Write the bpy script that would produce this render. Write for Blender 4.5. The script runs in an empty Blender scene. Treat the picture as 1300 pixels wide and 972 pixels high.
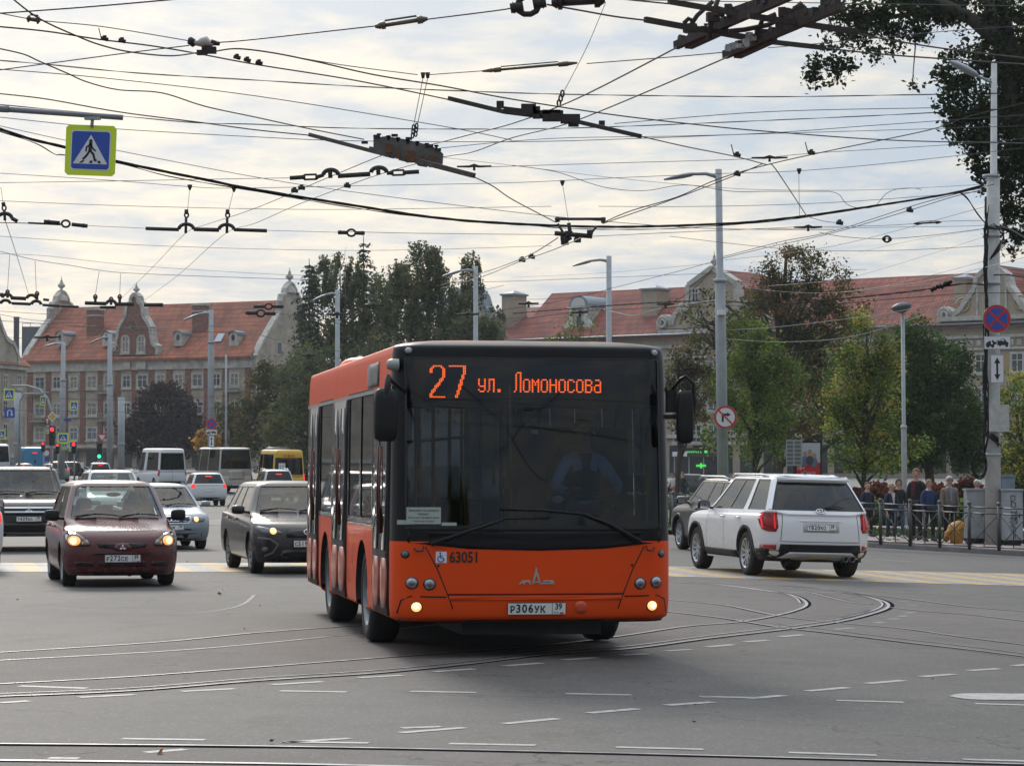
import bpy,bmesh,math,random
from mathutils import Vector,Matrix,noise
R = math.radians
random.seed(7)
col = bpy.context.scene.collection
F = 3430.0; CX = 650.0; CY = 486.0
PITCH = math.atan(112/F); CH = 1.68
def gz(x,y):
 "height of the ground: the street falls gently to the right and climbs far away"
 t = 0.0
 if x > 0: t = -0.026*min(x,16.0)*min(1,x/1.5 + .3 if x < 1.05 else 1)
 r = 0.011*(y - 140) if y > 140 else 0.0
 return t + min(r,2.4)
def ray(px,py):
 a = (px - CX)/F; b = -(py - CY)/F
 cp,sp = math.cos(PITCH),math.sin(PITCH)
 return Vector((a,cp - b*sp,sp + b*cp))
def at(px,py,Y):
 d = ray(px,py); return Vector((0,0,CH)) + d*(Y/d.y)
def G(px,py,dz=0.0):
 "ground point seen at a pixel of the photograph"
 d = ray(px,py); t = 40.0
 for _ in range(60):
  p = d*t; h = gz(p.x,p.y) + dz
  t2 = (h - CH)/d.z if d.z < -1e-4 else 400
  t = .5*t + .5*max(3,min(t2,500))
 p = Vector((0,0,CH)) + d*t
 p.z = gz(p.x,p.y) + dz
 return p
def gp(px,Y,dz=0.0):
 "ground point on the pixel column px at depth Y"
 x = (px - CX)/F*Y
 return Vector((x,Y,gz(x,Y) + dz))
def tag(o,label=None,cat=None,group=None,kind=None):
 if label: o['label'] = label
 if cat: o['category'] = cat
 if group: o['group'] = group
 if kind: o['kind'] = kind
 return o
def empty(name,loc=(0,0,0),rz=0.0,label=None,cat=None,group=None,tilt=False,sc=1.0):
 o = bpy.data.objects.new(name,None); col.objects.link(o)
 o.empty_display_size = .2
 loc = Vector(loc)
 m = Matrix.Rotation(rz,4, 'Z')
 if tilt:
  e = .8
  n = Vector((-(gz(loc.x + e,loc.y) - gz(loc.x - e,loc.y))/(2*e),-(gz(loc.x,loc.y + e) - gz(loc.x,loc.y - e))/(2*e),1)).normalized()
  m = Vector((0,0,1)).rotation_difference(n).to_matrix().to_4x4() @ m
 s = sc if hasattr(sc, '__len__') else (sc,sc,sc)
 o.matrix_world = Matrix.Translation(loc) @ m @ Matrix.Diagonal((s[0],s[1],s[2],1))
 tag(o,label,cat,group)
 return o
def kids(o): return [c for c in list(bpy.data.objects) if c.parent == o]
CH_CACHE = {}
def copy_tree(o,parent=None,depth=0):
 c = o.copy(); col.objects.link(c)
 if parent is not None: c.parent = parent
 for k in CH_CACHE.get(o.name,[]): copy_tree(k,c,depth + 1)
 return c
def cache_children():
 CH_CACHE.clear()
 for o in bpy.data.objects:
  if o.parent: CH_CACHE.setdefault(o.parent.name,[]).append(o)
class MB:
 def __init__(s,smooth=False):
  s.v = []; s.f = []; s.m = []; s.sm = []; s.smooth = smooth; s.cur = 0
 def add(s,vs,fs,smooth=None,mi=None):
  b = len(s.v); s.v += [tuple(v) for v in vs]
  sm = s.smooth if smooth is None else smooth
  for f in fs:
   s.f.append(tuple(i + b for i in f)); s.m.append(s.cur if mi is None else mi); s.sm.append(sm)
  return b
 def box(s,c,d,rz=0.0,M=None,mi=None):
  x,y,z = d[0]/2,d[1]/2,d[2]/2
  vs = [Vector((i*x,j*y,k*z)) for k in (-1,1) for j in (-1,1) for i in (-1,1)]
  if rz: 
   m = Matrix.Rotation(rz,3, 'Z'); vs = [m @ v for v in vs]
  if M is not None: vs = [M @ v for v in vs]
  vs = [v + Vector(c) for v in vs]
  s.add(vs,[(0,2,3,1),(4,5,7,6),(0,1,5,4),(2,6,7,3),(0,4,6,2),(1,3,7,5)],False,mi)
 def bbox(s,x0,x1,y0,y1,z0,z1,mi=None):
  s.box(((x0 + x1)/2,(y0 + y1)/2,(z0 + z1)/2),(x1 - x0,y1 - y0,z1 - z0),mi=mi)
 def bar(s,a,b,w,h,mi=None,up=(0,0,1)):
  a = Vector(a); b = Vector(b); d = b - a; L = d.length
  if L < 1e-6: return
  d.normalize(); u = Vector(up)
  sd = d.cross(u)
  if sd.length < 1e-3: sd = d.cross(Vector((1,0,0)))
  sd.normalize(); u = sd.cross(d)
  M = Matrix((sd,d,u)).transposed()
  s.box((a + b)/2,(w,L,h),M=M,mi=mi)
 def tube(s,pts,r,n=8,cap=True,smooth=True,mi=None):
  pts = [Vector(p) for p in pts]; k = len(pts)
  rs = r if hasattr(r, '__len__') else [r]*k
  d0 = (pts[1] - pts[0]).normalized()
  u = d0.orthogonal().normalized(); vs = []
  for i,p in enumerate(pts):
   a = pts[max(i - 1,0)]; b = pts[min(i + 1,k - 1)]
   d = (b - a).normalized() if (b - a).length > 1e-9 else d0
   u = (u - d*u.dot(d))
   u = u.normalized() if u.length > 1e-6 else d.orthogonal().normalized()
   w = d.cross(u)
   for j in range(n):
    t = 2*math.pi*j/n
    vs.append(p + (u*math.cos(t) + w*math.sin(t))*rs[i])
  fs = [(i*n + j,i*n + (j + 1) % n,(i + 1)*n + (j + 1) % n,(i + 1)*n + j) for i in range(k - 1) for j in range(n)]
  b = s.add(vs,fs,smooth,mi)
  if cap:
   s.f.append(tuple(b + j for j in range(n))[::-1]); s.m.append(s.cur if mi is None else mi); s.sm.append(False)
   s.f.append(tuple(b + (k - 1)*n + j for j in range(n))); s.m.append(s.cur if mi is None else mi); s.sm.append(False)
 def lathe(s,c,prof,n=16,axis='Z',smooth=True,mi=None,M=None):
  "prof: list of (radius, height)"
  vs = []
  for r,h in prof:
   for j in range(n):
    t = 2*math.pi*j/n
    p = Vector((r*math.cos(t),r*math.sin(t),h))
    if axis == 'X': p = Vector((p.z,p.x,p.y))
    elif axis == 'Y': p = Vector((p.x,p.z,-p.y))
    if M is not None: p = M @ p
    vs.append(p + Vector(c))
  k = len(prof)
  fs = [(i*n + j,i*n + (j + 1) % n,(i + 1)*n + (j + 1) % n,(i + 1)*n + j) for i in range(k - 1) for j in range(n)]
  s.add(vs,fs,smooth,mi)
 def prism(s,outline,M,t,mi=None,bev=0):
  "outline (x,z) polygon in the XZ plane, extruded along y by t, placed by matrix M"
  n = len(outline)
  vs = [M @ Vector((x,0,z)) for x,z in outline] + [M @ Vector((x,t,z)) for x,z in outline]
  fs = [tuple(range(n)),tuple(range(2*n - 1,n - 1,-1))] + [(i,n + i,n + (i + 1) % n,(i + 1) % n) for i in range(n)]
  s.add(vs,fs,False,mi)
 def build(s,name,mat,parent=None,**kw):
  me = bpy.data.meshes.new(name)
  me.from_pydata(s.v,[],s.f)
  mats = mat if isinstance(mat,(list,tuple)) else [mat]
  for m in mats: me.materials.append(m)
  if len(me.polygons) == len(s.m):
   me.polygons.foreach_set('material_index',s.m)
   me.polygons.foreach_set('use_smooth',s.sm)
  bm = bmesh.new(); bm.from_mesh(me)
  if kw.get('weld'): bmesh.ops.remove_doubles(bm,verts=bm.verts,dist=kw['weld'])
  if kw.get('recalc',True): bmesh.ops.recalc_face_normals(bm,faces=bm.faces)
  bm.to_mesh(me); bm.free()
  o = bpy.data.objects.new(name,me); col.objects.link(o)
  if parent is not None: o.parent = parent
  return o
def text_mb(mb,txt,size,M,mi=None,depth=0.0,sx=1.0,align='CENTER',bold=0.0):
 "adds flat lettering: text x -> local x, text y -> local z; M places it"
 cu = bpy.data.curves.new('t', 'FONT'); cu.body = txt; cu.size = size
 cu.align_x = align; cu.align_y = 'CENTER'; cu.resolution_u = 3
 if bold: cu.offset = bold
 ob = bpy.data.objects.new('t',cu); col.objects.link(ob)
 dg = bpy.context.evaluated_depsgraph_get(); dg.update()
 me = bpy.data.meshes.new_from_object(ob.evaluated_get(dg))
 vs = [M @ Vector((v.co.x*sx,0,v.co.y)) for v in me.vertices]
 fs = [tuple(p.vertices) for p in me.polygons]
 mb.add(vs,fs,False,mi)
 bpy.data.objects.remove(ob); bpy.data.curves.remove(cu); bpy.data.meshes.remove(me)
MATS = {}
def pmat(name,colr,rough=.6,metal=0.0,var=0.0,vscale=5.0,bump=0.0,bscale=30.0,coat=0.0,spec=.5,emit=None,estr=1.0,dirt=None,dirtamt=0.0,col2=None,detail=5.0,stretch=None):
 if name in MATS: return MATS[name]
 m = bpy.data.materials.new(name); m.use_nodes = True; nt = m.node_tree
 b = nt.nodes['Principled BSDF']
 c = (*colr,1) if len(colr) == 3 else colr
 b.inputs['Base Color'].default_value = c; b.inputs['Roughness'].default_value = rough
 b.inputs['Metallic'].default_value = metal; b.inputs['Specular IOR Level'].default_value = spec
 if coat: b.inputs['Coat Weight'].default_value = coat; b.inputs['Coat Roughness'].default_value = .06
 if emit: b.inputs['Emission Color'].default_value = (*emit,1); b.inputs['Emission Strength'].default_value = estr
 if var or bump or col2:
  tc = nt.nodes.new('ShaderNodeTexCoord')
  src = tc.outputs['Object']
  if stretch:
   mp = nt.nodes.new('ShaderNodeMapping'); mp.inputs['Scale'].default_value = stretch
   nt.links.new(src,mp.inputs['Vector']); src = mp.outputs['Vector']
 if var or col2:
  n = nt.nodes.new('ShaderNodeTexNoise'); n.inputs['Scale'].default_value = vscale; n.inputs['Detail'].default_value = detail; n.inputs['Roughness'].default_value = .62
  nt.links.new(src,n.inputs['Vector'])
  rp = nt.nodes.new('ShaderNodeValToRGB'); rp.color_ramp.elements[0].position = .32; rp.color_ramp.elements[1].position = .68
  lo = tuple(x*(1 - var) for x in c[:3]); hi = tuple(min(1,x*(1 + var)) for x in c[:3])
  if col2: lo,hi = c[:3],col2
  rp.color_ramp.elements[0].color = (*lo,1); rp.color_ramp.elements[1].color = (*hi,1)
  nt.links.new(n.outputs['Fac'],rp.inputs['Fac'])
  nt.links.new(rp.outputs['Color'],b.inputs['Base Color'])
  mr = nt.nodes.new('ShaderNodeMapRange'); mr.inputs['To Min'].default_value = max(0,rough - .08); mr.inputs['To Max'].default_value = min(1,rough + .1)
  nt.links.new(n.outputs['Fac'],mr.inputs['Value']); nt.links.new(mr.outputs['Result'],b.inputs['Roughness'])
 if bump:
  n2 = nt.nodes.new('ShaderNodeTexNoise'); n2.inputs['Scale'].default_value = bscale; n2.inputs['Detail'].default_value = 4
  nt.links.new(src,n2.inputs['Vector'])
  bp = nt.nodes.new('ShaderNodeBump'); bp.inputs['Strength'].default_value = bump; bp.inputs['Distance'].default_value = .02
  nt.links.new(n2.outputs['Fac'],bp.inputs['Height']); nt.links.new(bp.outputs['Normal'],b.inputs['Normal'])
 MATS[name] = m; return m
def paint(name,c,rough=.28,metal=0.0,dust=.18,coat=.3,spec=.5,dc=(.16,.14,.12)):
 "car paint: coat, a little uneven road dust that is heavier low down"
 if name in MATS: return MATS[name]
 m = bpy.data.materials.new(name); m.use_nodes = True; nt = m.node_tree; b = nt.nodes['Principled BSDF']
 b.inputs['Coat Weight'].default_value = coat; b.inputs['Coat Roughness'].default_value = .08; b.inputs['Specular IOR Level'].default_value = spec
 b.inputs['Metallic'].default_value = metal
 tc = nt.nodes.new('ShaderNodeTexCoord'); sp = nt.nodes.new('ShaderNodeSeparateXYZ')
 nt.links.new(tc.outputs['Object'],sp.inputs[0])
 mr = nt.nodes.new('ShaderNodeMapRange'); mr.inputs['From Min'].default_value = 1.0; mr.inputs['From Max'].default_value = .2
 mr.inputs['To Min'].default_value = .25; mr.inputs['To Max'].default_value = 1
 nt.links.new(sp.outputs['Z'],mr.inputs['Value'])
 n = nt.nodes.new('ShaderNodeTexNoise'); n.inputs['Scale'].default_value = 3.5; n.inputs['Detail'].default_value = 8; n.inputs['Roughness'].default_value = .7
 nt.links.new(tc.outputs['Object'],n.inputs['Vector'])
 mu = nt.nodes.new('ShaderNodeMath'); mu.operation = 'MULTIPLY'; nt.links.new(mr.outputs[0],mu.inputs[0]); nt.links.new(n.outputs['Fac'],mu.inputs[1])
 m2 = nt.nodes.new('ShaderNodeMath'); m2.operation = 'MULTIPLY'; m2.inputs[1].default_value = dust*1.6; nt.links.new(mu.outputs[0],m2.inputs[0])
 mx = nt.nodes.new('ShaderNodeMix'); mx.data_type = 'RGBA'
 mx.inputs['A'].default_value = (*c,1); mx.inputs['B'].default_value = (*dc,1)
 nt.links.new(m2.outputs[0],mx.inputs['Factor']); nt.links.new(mx.outputs['Result'],b.inputs['Base Color'])
 ra = nt.nodes.new('ShaderNodeMath'); ra.operation = 'ADD'; ra.inputs[1].default_value = rough; nt.links.new(m2.outputs[0],ra.inputs[0])
 nt.links.new(ra.outputs[0],b.inputs['Roughness'])
 MATS[name] = m; return m
def glassmat(name,tint,refl=1.0,rough=.02,base=.0,body=(.02,.025,.03),ior=1.52):
 "thin pane: fresnel gloss over a tinted see-through sheet"
 if name in MATS: return MATS[name]
 m = bpy.data.materials.new(name); m.use_nodes = True; nt = m.node_tree
 for n in list(nt.nodes): nt.nodes.remove(n)
 out = nt.nodes.new('ShaderNodeOutputMaterial'); gl = nt.nodes.new('ShaderNodeBsdfGlossy'); gl.inputs['Roughness'].default_value = rough
 gl.inputs['Color'].default_value = (refl,refl,refl,1)
 tr = nt.nodes.new('ShaderNodeBsdfTransparent'); tr.inputs['Color'].default_value = (*tint,1)
 df = nt.nodes.new('ShaderNodeBsdfDiffuse'); df.inputs['Color'].default_value = (*body,1)
 mb_ = nt.nodes.new('ShaderNodeMixShader'); mb_.inputs[0].default_value = base
 nt.links.new(tr.outputs[0],mb_.inputs[1]); nt.links.new(df.outputs[0],mb_.inputs[2])
 fr = nt.nodes.new('ShaderNodeFresnel'); fr.inputs['IOR'].default_value = ior
 mx = nt.nodes.new('ShaderNodeMixShader')
 nt.links.new(fr.outputs[0],mx.inputs[0]); nt.links.new(mb_.outputs[0],mx.inputs[1]); nt.links.new(gl.outputs[0],mx.inputs[2])
 nt.links.new(mx.outputs[0],out.inputs[0])
 MATS[name] = m; return m
M_BLACK = pmat('black_plastic',(.009,.009,.010),.5,var=.2,spec=.3)
M_TRIM = pmat('black_gloss_trim',(.008,.008,.009),.18)
M_RUB = pmat('tyre_rubber',(.022,.021,.021),.85,var=.35,vscale=9,bump=.2)
M_RIM = pmat('alloy_grey',(.42,.43,.45),.35,.7,var=.15)
M_CHR = pmat('chrome',(.75,.76,.78),.12,1.0)
M_DARK = pmat('dark_interior',(.02,.021,.023),.8,var=.3)
M_SEAT = pmat('seat_fabric',(.045,.045,.05),.9,var=.3)
M_PLATE = pmat('plate_white',(.72,.73,.72),.4,var=.06,vscale=8)
M_INK = pmat('plate_ink',(.012,.012,.012),.5)
M_LENS = pmat('lamp_lens',(.28,.29,.31),.12,.6,coat=1.0)
M_RED = pmat('red_lens',(.32,.008,.01),.15,coat=1.0)
M_REDON = pmat('red_lens_lit',(.6,.01,.01),.2,emit=(1,.03,.02),estr=1.0)
M_REDMID = pmat('red_lens_glow',(.16,.006,.007),.2,emit=(1,.02,.015),estr=.04)
M_ORL = pmat('orange_lens',(.55,.16,.02),.2,coat=1.0)
M_LAMPON = pmat('headlamp_lit',(1,.8,.5),.2,emit=(1,.46,.15),estr=1.25)
M_LAMPHOT = pmat('headlamp_core',(1,.9,.7),.2,emit=(1,.78,.42),estr=2.6)
M_STEEL = pmat('galvanised_steel',(.33,.35,.37),.5,.35,var=.15,vscale=3)
M_POLE = pmat('pole_paint',(.31,.33,.345),.6,0.0,var=.14,vscale=2.2,bump=.1)
M_GLASS = glassmat('windscreen_glass',(.55,.62,.60))
M_GLASSD = glassmat('tinted_glass',(.06,.072,.08),refl=.9)
M_GLASSB = glassmat('bus_glass',(.36,.40,.44),refl=.95,ior=1.55)
cam = bpy.data.cameras.new('camera'); co = bpy.data.objects.new('camera',cam); col.objects.link(co)
cam.sensor_width = 36; cam.sensor_fit = 'HORIZONTAL'; cam.lens = 36*F/1300; cam.clip_start = .5; cam.clip_end = 4000
co.location = (0,0,CH); co.rotation_euler = (R(90) + PITCH,0,0)
sc = bpy.context.scene; sc.camera = co
sc.view_settings.view_transform = 'Standard'; sc.view_settings.look = 'None'; sc.view_settings.gamma = 1; sc.view_settings.exposure = .12
sc.view_settings.use_curve_mapping = False
sc.cycles.max_bounces = 6; sc.cycles.transparent_max_bounces = 12; sc.cycles.caustics_reflective = False; sc.cycles.caustics_refractive = False
SE,SA = R(27),R(-14)      # sun height and bearing (from +Y,clockwise)
sd = Vector((math.sin(SA)*math.cos(SE),math.cos(SA)*math.cos(SE),math.sin(SE)))
sl = bpy.data.lights.new('sun', 'SUN'); sl.energy = 1.5; sl.angle = R(13); sl.color = (1,.93,.84)
so = bpy.data.objects.new('sun',sl); col.objects.link(so); so.rotation_euler = sd.to_track_quat('Z', 'Y').to_euler(); so.location = (0,0,60)
w = bpy.data.worlds.new('World'); sc.world = w; w.use_nodes = True; nt = w.node_tree; N = nt.nodes; Lk = nt.links
bg = N['Background']; bg.inputs['Strength'].default_value = 1.0
sky = N.new('ShaderNodeTexSky'); sky.sky_type = 'NISHITA'; sky.sun_disc = False; sky.sun_elevation = SE; sky.sun_rotation = SA; sky.air_density = 1.2; sky.dust_density = 2.5
def vm(op,a,b=None,s=None):
 n = N.new('ShaderNodeVectorMath'); n.operation = op
 for i,v in enumerate((a,b)):
  if v is None: continue
  if hasattr(v, 'links') or hasattr(v, 'is_linked'): Lk.new(v,n.inputs[i])
  else: n.inputs[i].default_value = v
 if s is not None: n.inputs['Scale'].default_value = s
 return n
def mt(op,a,b=None,clamp=False):
 n = N.new('ShaderNodeMath'); n.operation = op; n.use_clamp = clamp
 for i,v in enumerate((a,b)):
  if v is None: continue
  if hasattr(v, 'is_linked'): Lk.new(v,n.inputs[i])
  else: n.inputs[i].default_value = v
 return n.outputs[0]
tc = N.new('ShaderNodeTexCoord'); D = vm('NORMALIZE',tc.outputs['Generated']).outputs[0]
sp = N.new('ShaderNodeSeparateXYZ'); Lk.new(D,sp.inputs[0])
zz = mt('ADD',mt('ABSOLUTE',sp.outputs[2]),.075)
cb = N.new('ShaderNodeCombineXYZ'); Lk.new(mt('DIVIDE',sp.outputs[0],zz),cb.inputs[0]); Lk.new(mt('DIVIDE',sp.outputs[1],zz),cb.inputs[1])
def nz(scale,det,ro,off,dist=.0):
 mp = N.new('ShaderNodeMapping'); mp.inputs['Location'].default_value = off; mp.inputs['Scale'].default_value = (1.1,.85,1); Lk.new(cb.outputs[0],mp.inputs[0])
 n = N.new('ShaderNodeTexNoise'); n.inputs['Scale'].default_value = scale; n.inputs['Detail'].default_value = det; n.inputs['Roughness'].default_value = ro; n.inputs['Distortion'].default_value = dist
 Lk.new(mp.outputs[0],n.inputs['Vector']); return n.outputs['Fac']
n1 = nz(1.1,9,.58,(3.1,1.7,0),.35); n2 = nz(5.0,7,.6,(9.1,4.2,2),.4)
cl = mt('ADD',mt('MULTIPLY',n1,.62),mt('MULTIPLY',n2,.38))
r1 = N.new('ShaderNodeMapRange'); r1.inputs['From Min'].default_value = .44; r1.inputs['From Max'].default_value = .61; Lk.new(cl,r1.inputs[0])
mx = N.new('ShaderNodeMix'); mx.data_type = 'RGBA'; mx.inputs['A'].default_value = (.40,.53,.70,1); mx.inputs['B'].default_value = (.90,.84,.745,1); Lk.new(r1.outputs[0],mx.inputs['Factor'])
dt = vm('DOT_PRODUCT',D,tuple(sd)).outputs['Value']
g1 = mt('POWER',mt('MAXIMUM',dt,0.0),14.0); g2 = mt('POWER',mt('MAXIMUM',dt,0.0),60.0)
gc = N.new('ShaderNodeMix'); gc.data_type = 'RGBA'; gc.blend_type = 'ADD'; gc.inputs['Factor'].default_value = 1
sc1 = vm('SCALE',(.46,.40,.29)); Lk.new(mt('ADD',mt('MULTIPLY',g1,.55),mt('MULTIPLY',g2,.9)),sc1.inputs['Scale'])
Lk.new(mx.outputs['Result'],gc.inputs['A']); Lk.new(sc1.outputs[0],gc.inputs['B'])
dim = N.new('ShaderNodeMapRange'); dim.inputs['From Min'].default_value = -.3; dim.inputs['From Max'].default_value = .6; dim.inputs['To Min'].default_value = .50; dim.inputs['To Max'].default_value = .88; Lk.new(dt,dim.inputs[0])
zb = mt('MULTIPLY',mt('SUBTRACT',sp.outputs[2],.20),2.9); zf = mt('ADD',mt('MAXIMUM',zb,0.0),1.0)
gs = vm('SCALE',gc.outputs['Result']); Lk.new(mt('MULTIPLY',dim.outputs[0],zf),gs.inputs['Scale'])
ns = vm('SCALE',sky.outputs[0],s=.10)
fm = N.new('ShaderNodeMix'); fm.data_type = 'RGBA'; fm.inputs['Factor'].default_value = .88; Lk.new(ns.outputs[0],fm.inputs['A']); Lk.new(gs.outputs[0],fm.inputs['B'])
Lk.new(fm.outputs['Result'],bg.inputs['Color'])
def asphalt(name,a,b,rough=.7,sc_=1.0,warm=0):
 m = bpy.data.materials.new(name); m.use_nodes = True; nt = m.node_tree; B = nt.nodes['Principled BSDF']
 tc = nt.nodes.new('ShaderNodeTexCoord')
 def n(scale,det,st=(1,1,1),ro=.6):
  mp = nt.nodes.new('ShaderNodeMapping'); mp.inputs['Scale'].default_value = st; nt.links.new(tc.outputs['Object'],mp.inputs[0])
  x = nt.nodes.new('ShaderNodeTexNoise'); x.inputs['Scale'].default_value = scale; x.inputs['Detail'].default_value = det; x.inputs['Roughness'].default_value = ro; nt.links.new(mp.outputs[0],x.inputs['Vector']); return x.outputs['Fac']
 big = n(.16,6,(1,.6,1)); mid = n(1.3,8); fine = n(38,3,ro=.8)
 def ma(op,a_,b_):
  q = nt.nodes.new('ShaderNodeMath'); q.operation = op
  for i,v in enumerate((a_,b_)):
   if hasattr(v, 'is_linked'): nt.links.new(v,q.inputs[i])
   else: q.inputs[i].default_value = v
  return q.outputs[0]
 f = ma('ADD',ma('MULTIPLY',big,.40),ma('ADD',ma('MULTIPLY',mid,.3),ma('MULTIPLY',fine,.3)))
 rp = nt.nodes.new('ShaderNodeValToRGB'); rp.color_ramp.elements[0].position = .38; rp.color_ramp.elements[1].position = .62
 rp.color_ramp.elements[0].color = (*a,1); rp.color_ramp.elements[1].color = (*b,1); nt.links.new(f,rp.inputs[0])
 g = nt.nodes.new('ShaderNodeTexVoronoi'); g.inputs['Scale'].default_value = 55; nt.links.new(tc.outputs['Object'],g.inputs['Vector'])
 gr = nt.nodes.new('ShaderNodeValToRGB'); gr.color_ramp.interpolation = 'CONSTANT'; gr.color_ramp.elements[0].color = (0,0,0,1); gr.color_ramp.elements[1].position = .90; gr.color_ramp.elements[1].color = (1,1,1,1)
 sx = nt.nodes.new('ShaderNodeSeparateXYZ'); nt.links.new(g.outputs['Color'],sx.inputs[0]); nt.links.new(sx.outputs[0],gr.inputs[0])
 mxx = nt.nodes.new('ShaderNodeMix'); mxx.data_type = 'RGBA'; mxx.inputs['B'].default_value = (.30,.28,.26,1); nt.links.new(ma('MULTIPLY',gr.outputs[0],.22),mxx.inputs['Factor']); nt.links.new(rp.outputs[0],mxx.inputs['A'])
 nt.links.new(mxx.outputs['Result'],B.inputs['Base Color'])
 wv = nt.nodes.new('ShaderNodeTexVoronoi'); wv.feature = 'DISTANCE_TO_EDGE'; wv.inputs['Scale'].default_value = .42
 dn = nt.nodes.new('ShaderNodeTexNoise'); dn.inputs['Scale'].default_value = 2.2; dn.inputs['Detail'].default_value = 6; nt.links.new(tc.outputs['Object'],dn.inputs['Vector'])
 dm = nt.nodes.new('ShaderNodeVectorMath'); dm.operation = 'MULTIPLY_ADD'; dm.inputs[1].default_value = (.9,.9,.9); nt.links.new(dn.outputs['Color'],dm.inputs[0]); nt.links.new(tc.outputs['Object'],dm.inputs[2]); nt.links.new(dm.outputs[0],wv.inputs['Vector'])
 crk = ma('LESS_THAN',wv.outputs['Distance'],.007); msk = ma('GREATER_THAN',n(.3,3),.53); stain = ma('MULTIPLY',ma('GREATER_THAN',n(.9,9,(1,.5,1),.7),.60),.28)
 k_ = ma('MAXIMUM',ma('MULTIPLY',ma('MULTIPLY',crk,msk),.6),stain)
 m3 = nt.nodes.new('ShaderNodeMix'); m3.data_type = 'RGBA'; m3.inputs['B'].default_value = (.025,.024,.024,1); nt.links.new(k_,m3.inputs['Factor']); nt.links.new(mxx.outputs['Result'],m3.inputs['A']); nt.links.new(m3.outputs['Result'],B.inputs['Base Color'])
 B.inputs['Roughness'].default_value = rough; B.inputs['Specular IOR Level'].default_value = .2
 bp = nt.nodes.new('ShaderNodeBump'); bp.inputs['Strength'].default_value = .5; bp.inputs['Distance'].default_value = .012; nt.links.new(fine,bp.inputs['Height']); nt.links.new(bp.outputs[0],B.inputs['Normal'])
 return m
M_ASP = asphalt('asphalt',(.058,.0545,.0515),(.104,.098,.0925))
M_ASPT = asphalt('tramway_asphalt',(.072,.063,.059),(.130,.116,.108),.75)
M_ASPD = asphalt('asphalt_far',(.07,.068,.068),(.10,.098,.096))
def sheet(name,x0,x1,y0,y1,nx,ny,dz,mat,kind='structure'):
 mb = MB(True)
 vs = []
 for j in range(ny + 1):
  for i in range(nx + 1):
   x = x0 + (x1 - x0)*i/nx; y = y0 + (y1 - y0)*j/ny; vs.append((x,y,gz(x,y) + dz))
 mb.add(vs,[(j*(nx + 1) + i,j*(nx + 1) + i + 1,(j + 1)*(nx + 1) + i + 1,(j + 1)*(nx + 1) + i) for j in range(ny) for i in range(nx)])
 return tag(mb.build(name,mat),kind=kind)
def gridsheet(name,xs,ys,dz,mat):
 mb = MB(True); nx = len(xs) - 1; ny = len(ys) - 1
 vs = [(x,y,gz(x,y) + dz) for y in ys for x in xs]
 mb.add(vs,[(j*(nx + 1) + i,j*(nx + 1) + i + 1,(j + 1)*(nx + 1) + i + 1,(j + 1)*(nx + 1) + i) for j in range(ny) for i in range(nx)])
 return tag(mb.build(name,mat),kind='structure')
XS = [-1500,-400,-150,-60,-30,-12,-4,-1,0] + [.15*i for i in range(1,11)] + [2,3,4,6,8,10,13,16,20,30,60,150,400,1500]
YS = [-30,0,10,20,30,45,60,80,110,130,140,142,160,200,250,300,340,358.1,360,420,600,1200,3000]
gridsheet('ground',XS,YS,0,M_ASP)
def gpoly(pts,dz,seg=.35):
 "ribbon points on the ground"
 o = []
 for a,b in zip(pts,pts[1:]):
  k = max(1,int((Vector(b) - Vector(a)).length/seg))
  for j in range(k): o.append(Vector(a).lerp(Vector(b),j/k))
 o.append(Vector(pts[-1])); return [Vector((p.x,p.y,gz(p.x,p.y) + dz)) for p in o]
def smooth_px(px,n=10):
 P = [Vector((a,b,0)) for a,b in px]; o = []
 for i in range(len(P) - 1):
  p0 = P[max(i - 1,0)]; p1 = P[i]; p2 = P[i + 1]; p3 = P[min(i + 2,len(P) - 1)]
  for j in range(n):
   u = j/n; o.append(.5*((2*p1) + (p2 - p0)*u + (2*p0 - 5*p1 + 4*p2 - p3)*u*u + (3*p1 - p0 - 3*p2 + p3)*u ** 3))
 o.append(P[-1]); return [(p.x,p.y) for p in o]
def ribbon(mb,pts,w,off=0.0,dz=0.0,thick=0.0,mi=None):
 n = len(pts); vs = []
 for i,p in enumerate(pts):
  a = pts[max(0,i - 1)]; b = pts[min(n - 1,i + 1)]; d = (b - a); d.z = 0; d.normalize(); s = Vector((-d.y,d.x,0))
  for k in (-1,1):
   q = p + s*(off + k*w/2); vs.append(Vector((q.x,q.y,gz(q.x,q.y) + dz)))
 mb.add(vs,[(2*i,2*i + 1,2*i + 3,2*i + 2) for i in range(n - 1)],False,mi)
M_RAIL = pmat('rail_steel',(.36,.36,.37),.3,.35,var=.2,vscale=4)
M_GROOVE = pmat('rail_groove',(.016,.015,.018),1.0,spec=0)
def rail(px,side=1,name='tram_rail',wr=.06,wg=.06,ext=None):
 P = [G(a,b) for a,b in smooth_px(px,8)]
 if ext:
  if ext[0]: P = [P[0] + (P[0] - P[1]).normalized()*ext[0]] + P
  if ext[1]: P = P + [P[-1] + (P[-1] - P[-2]).normalized()*ext[1]]
 P = gpoly(P,0,.4)
 mb = MB(); ribbon(mb,P,wr,0,.0055,mi=0); ribbon(mb,P,wg,side*(wr/2 + wg/2),.0045,mi=1); ribbon(mb,P,.05,-side*(wr/2 + .025),.004,mi=2)
 return tag(mb.build(name,[M_RAIL,M_GROOVE,M_ASPT],recalc=False),kind='structure')
R1 = [(0,828),(200,815),(325,803),(460,793),(560,783)]
R2 = [(0,838),(200,827),(325,817),(470,802),(570,791)]
R3 = [(0,868),(163,859),(325,847),(440,838),(560,829),(700,818),(795,806),(870,795),(940,789),(990,780),(1015,773),(1024,767),(1018,760),(1000,754),(960,748),(910,742),(860,739)]
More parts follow.
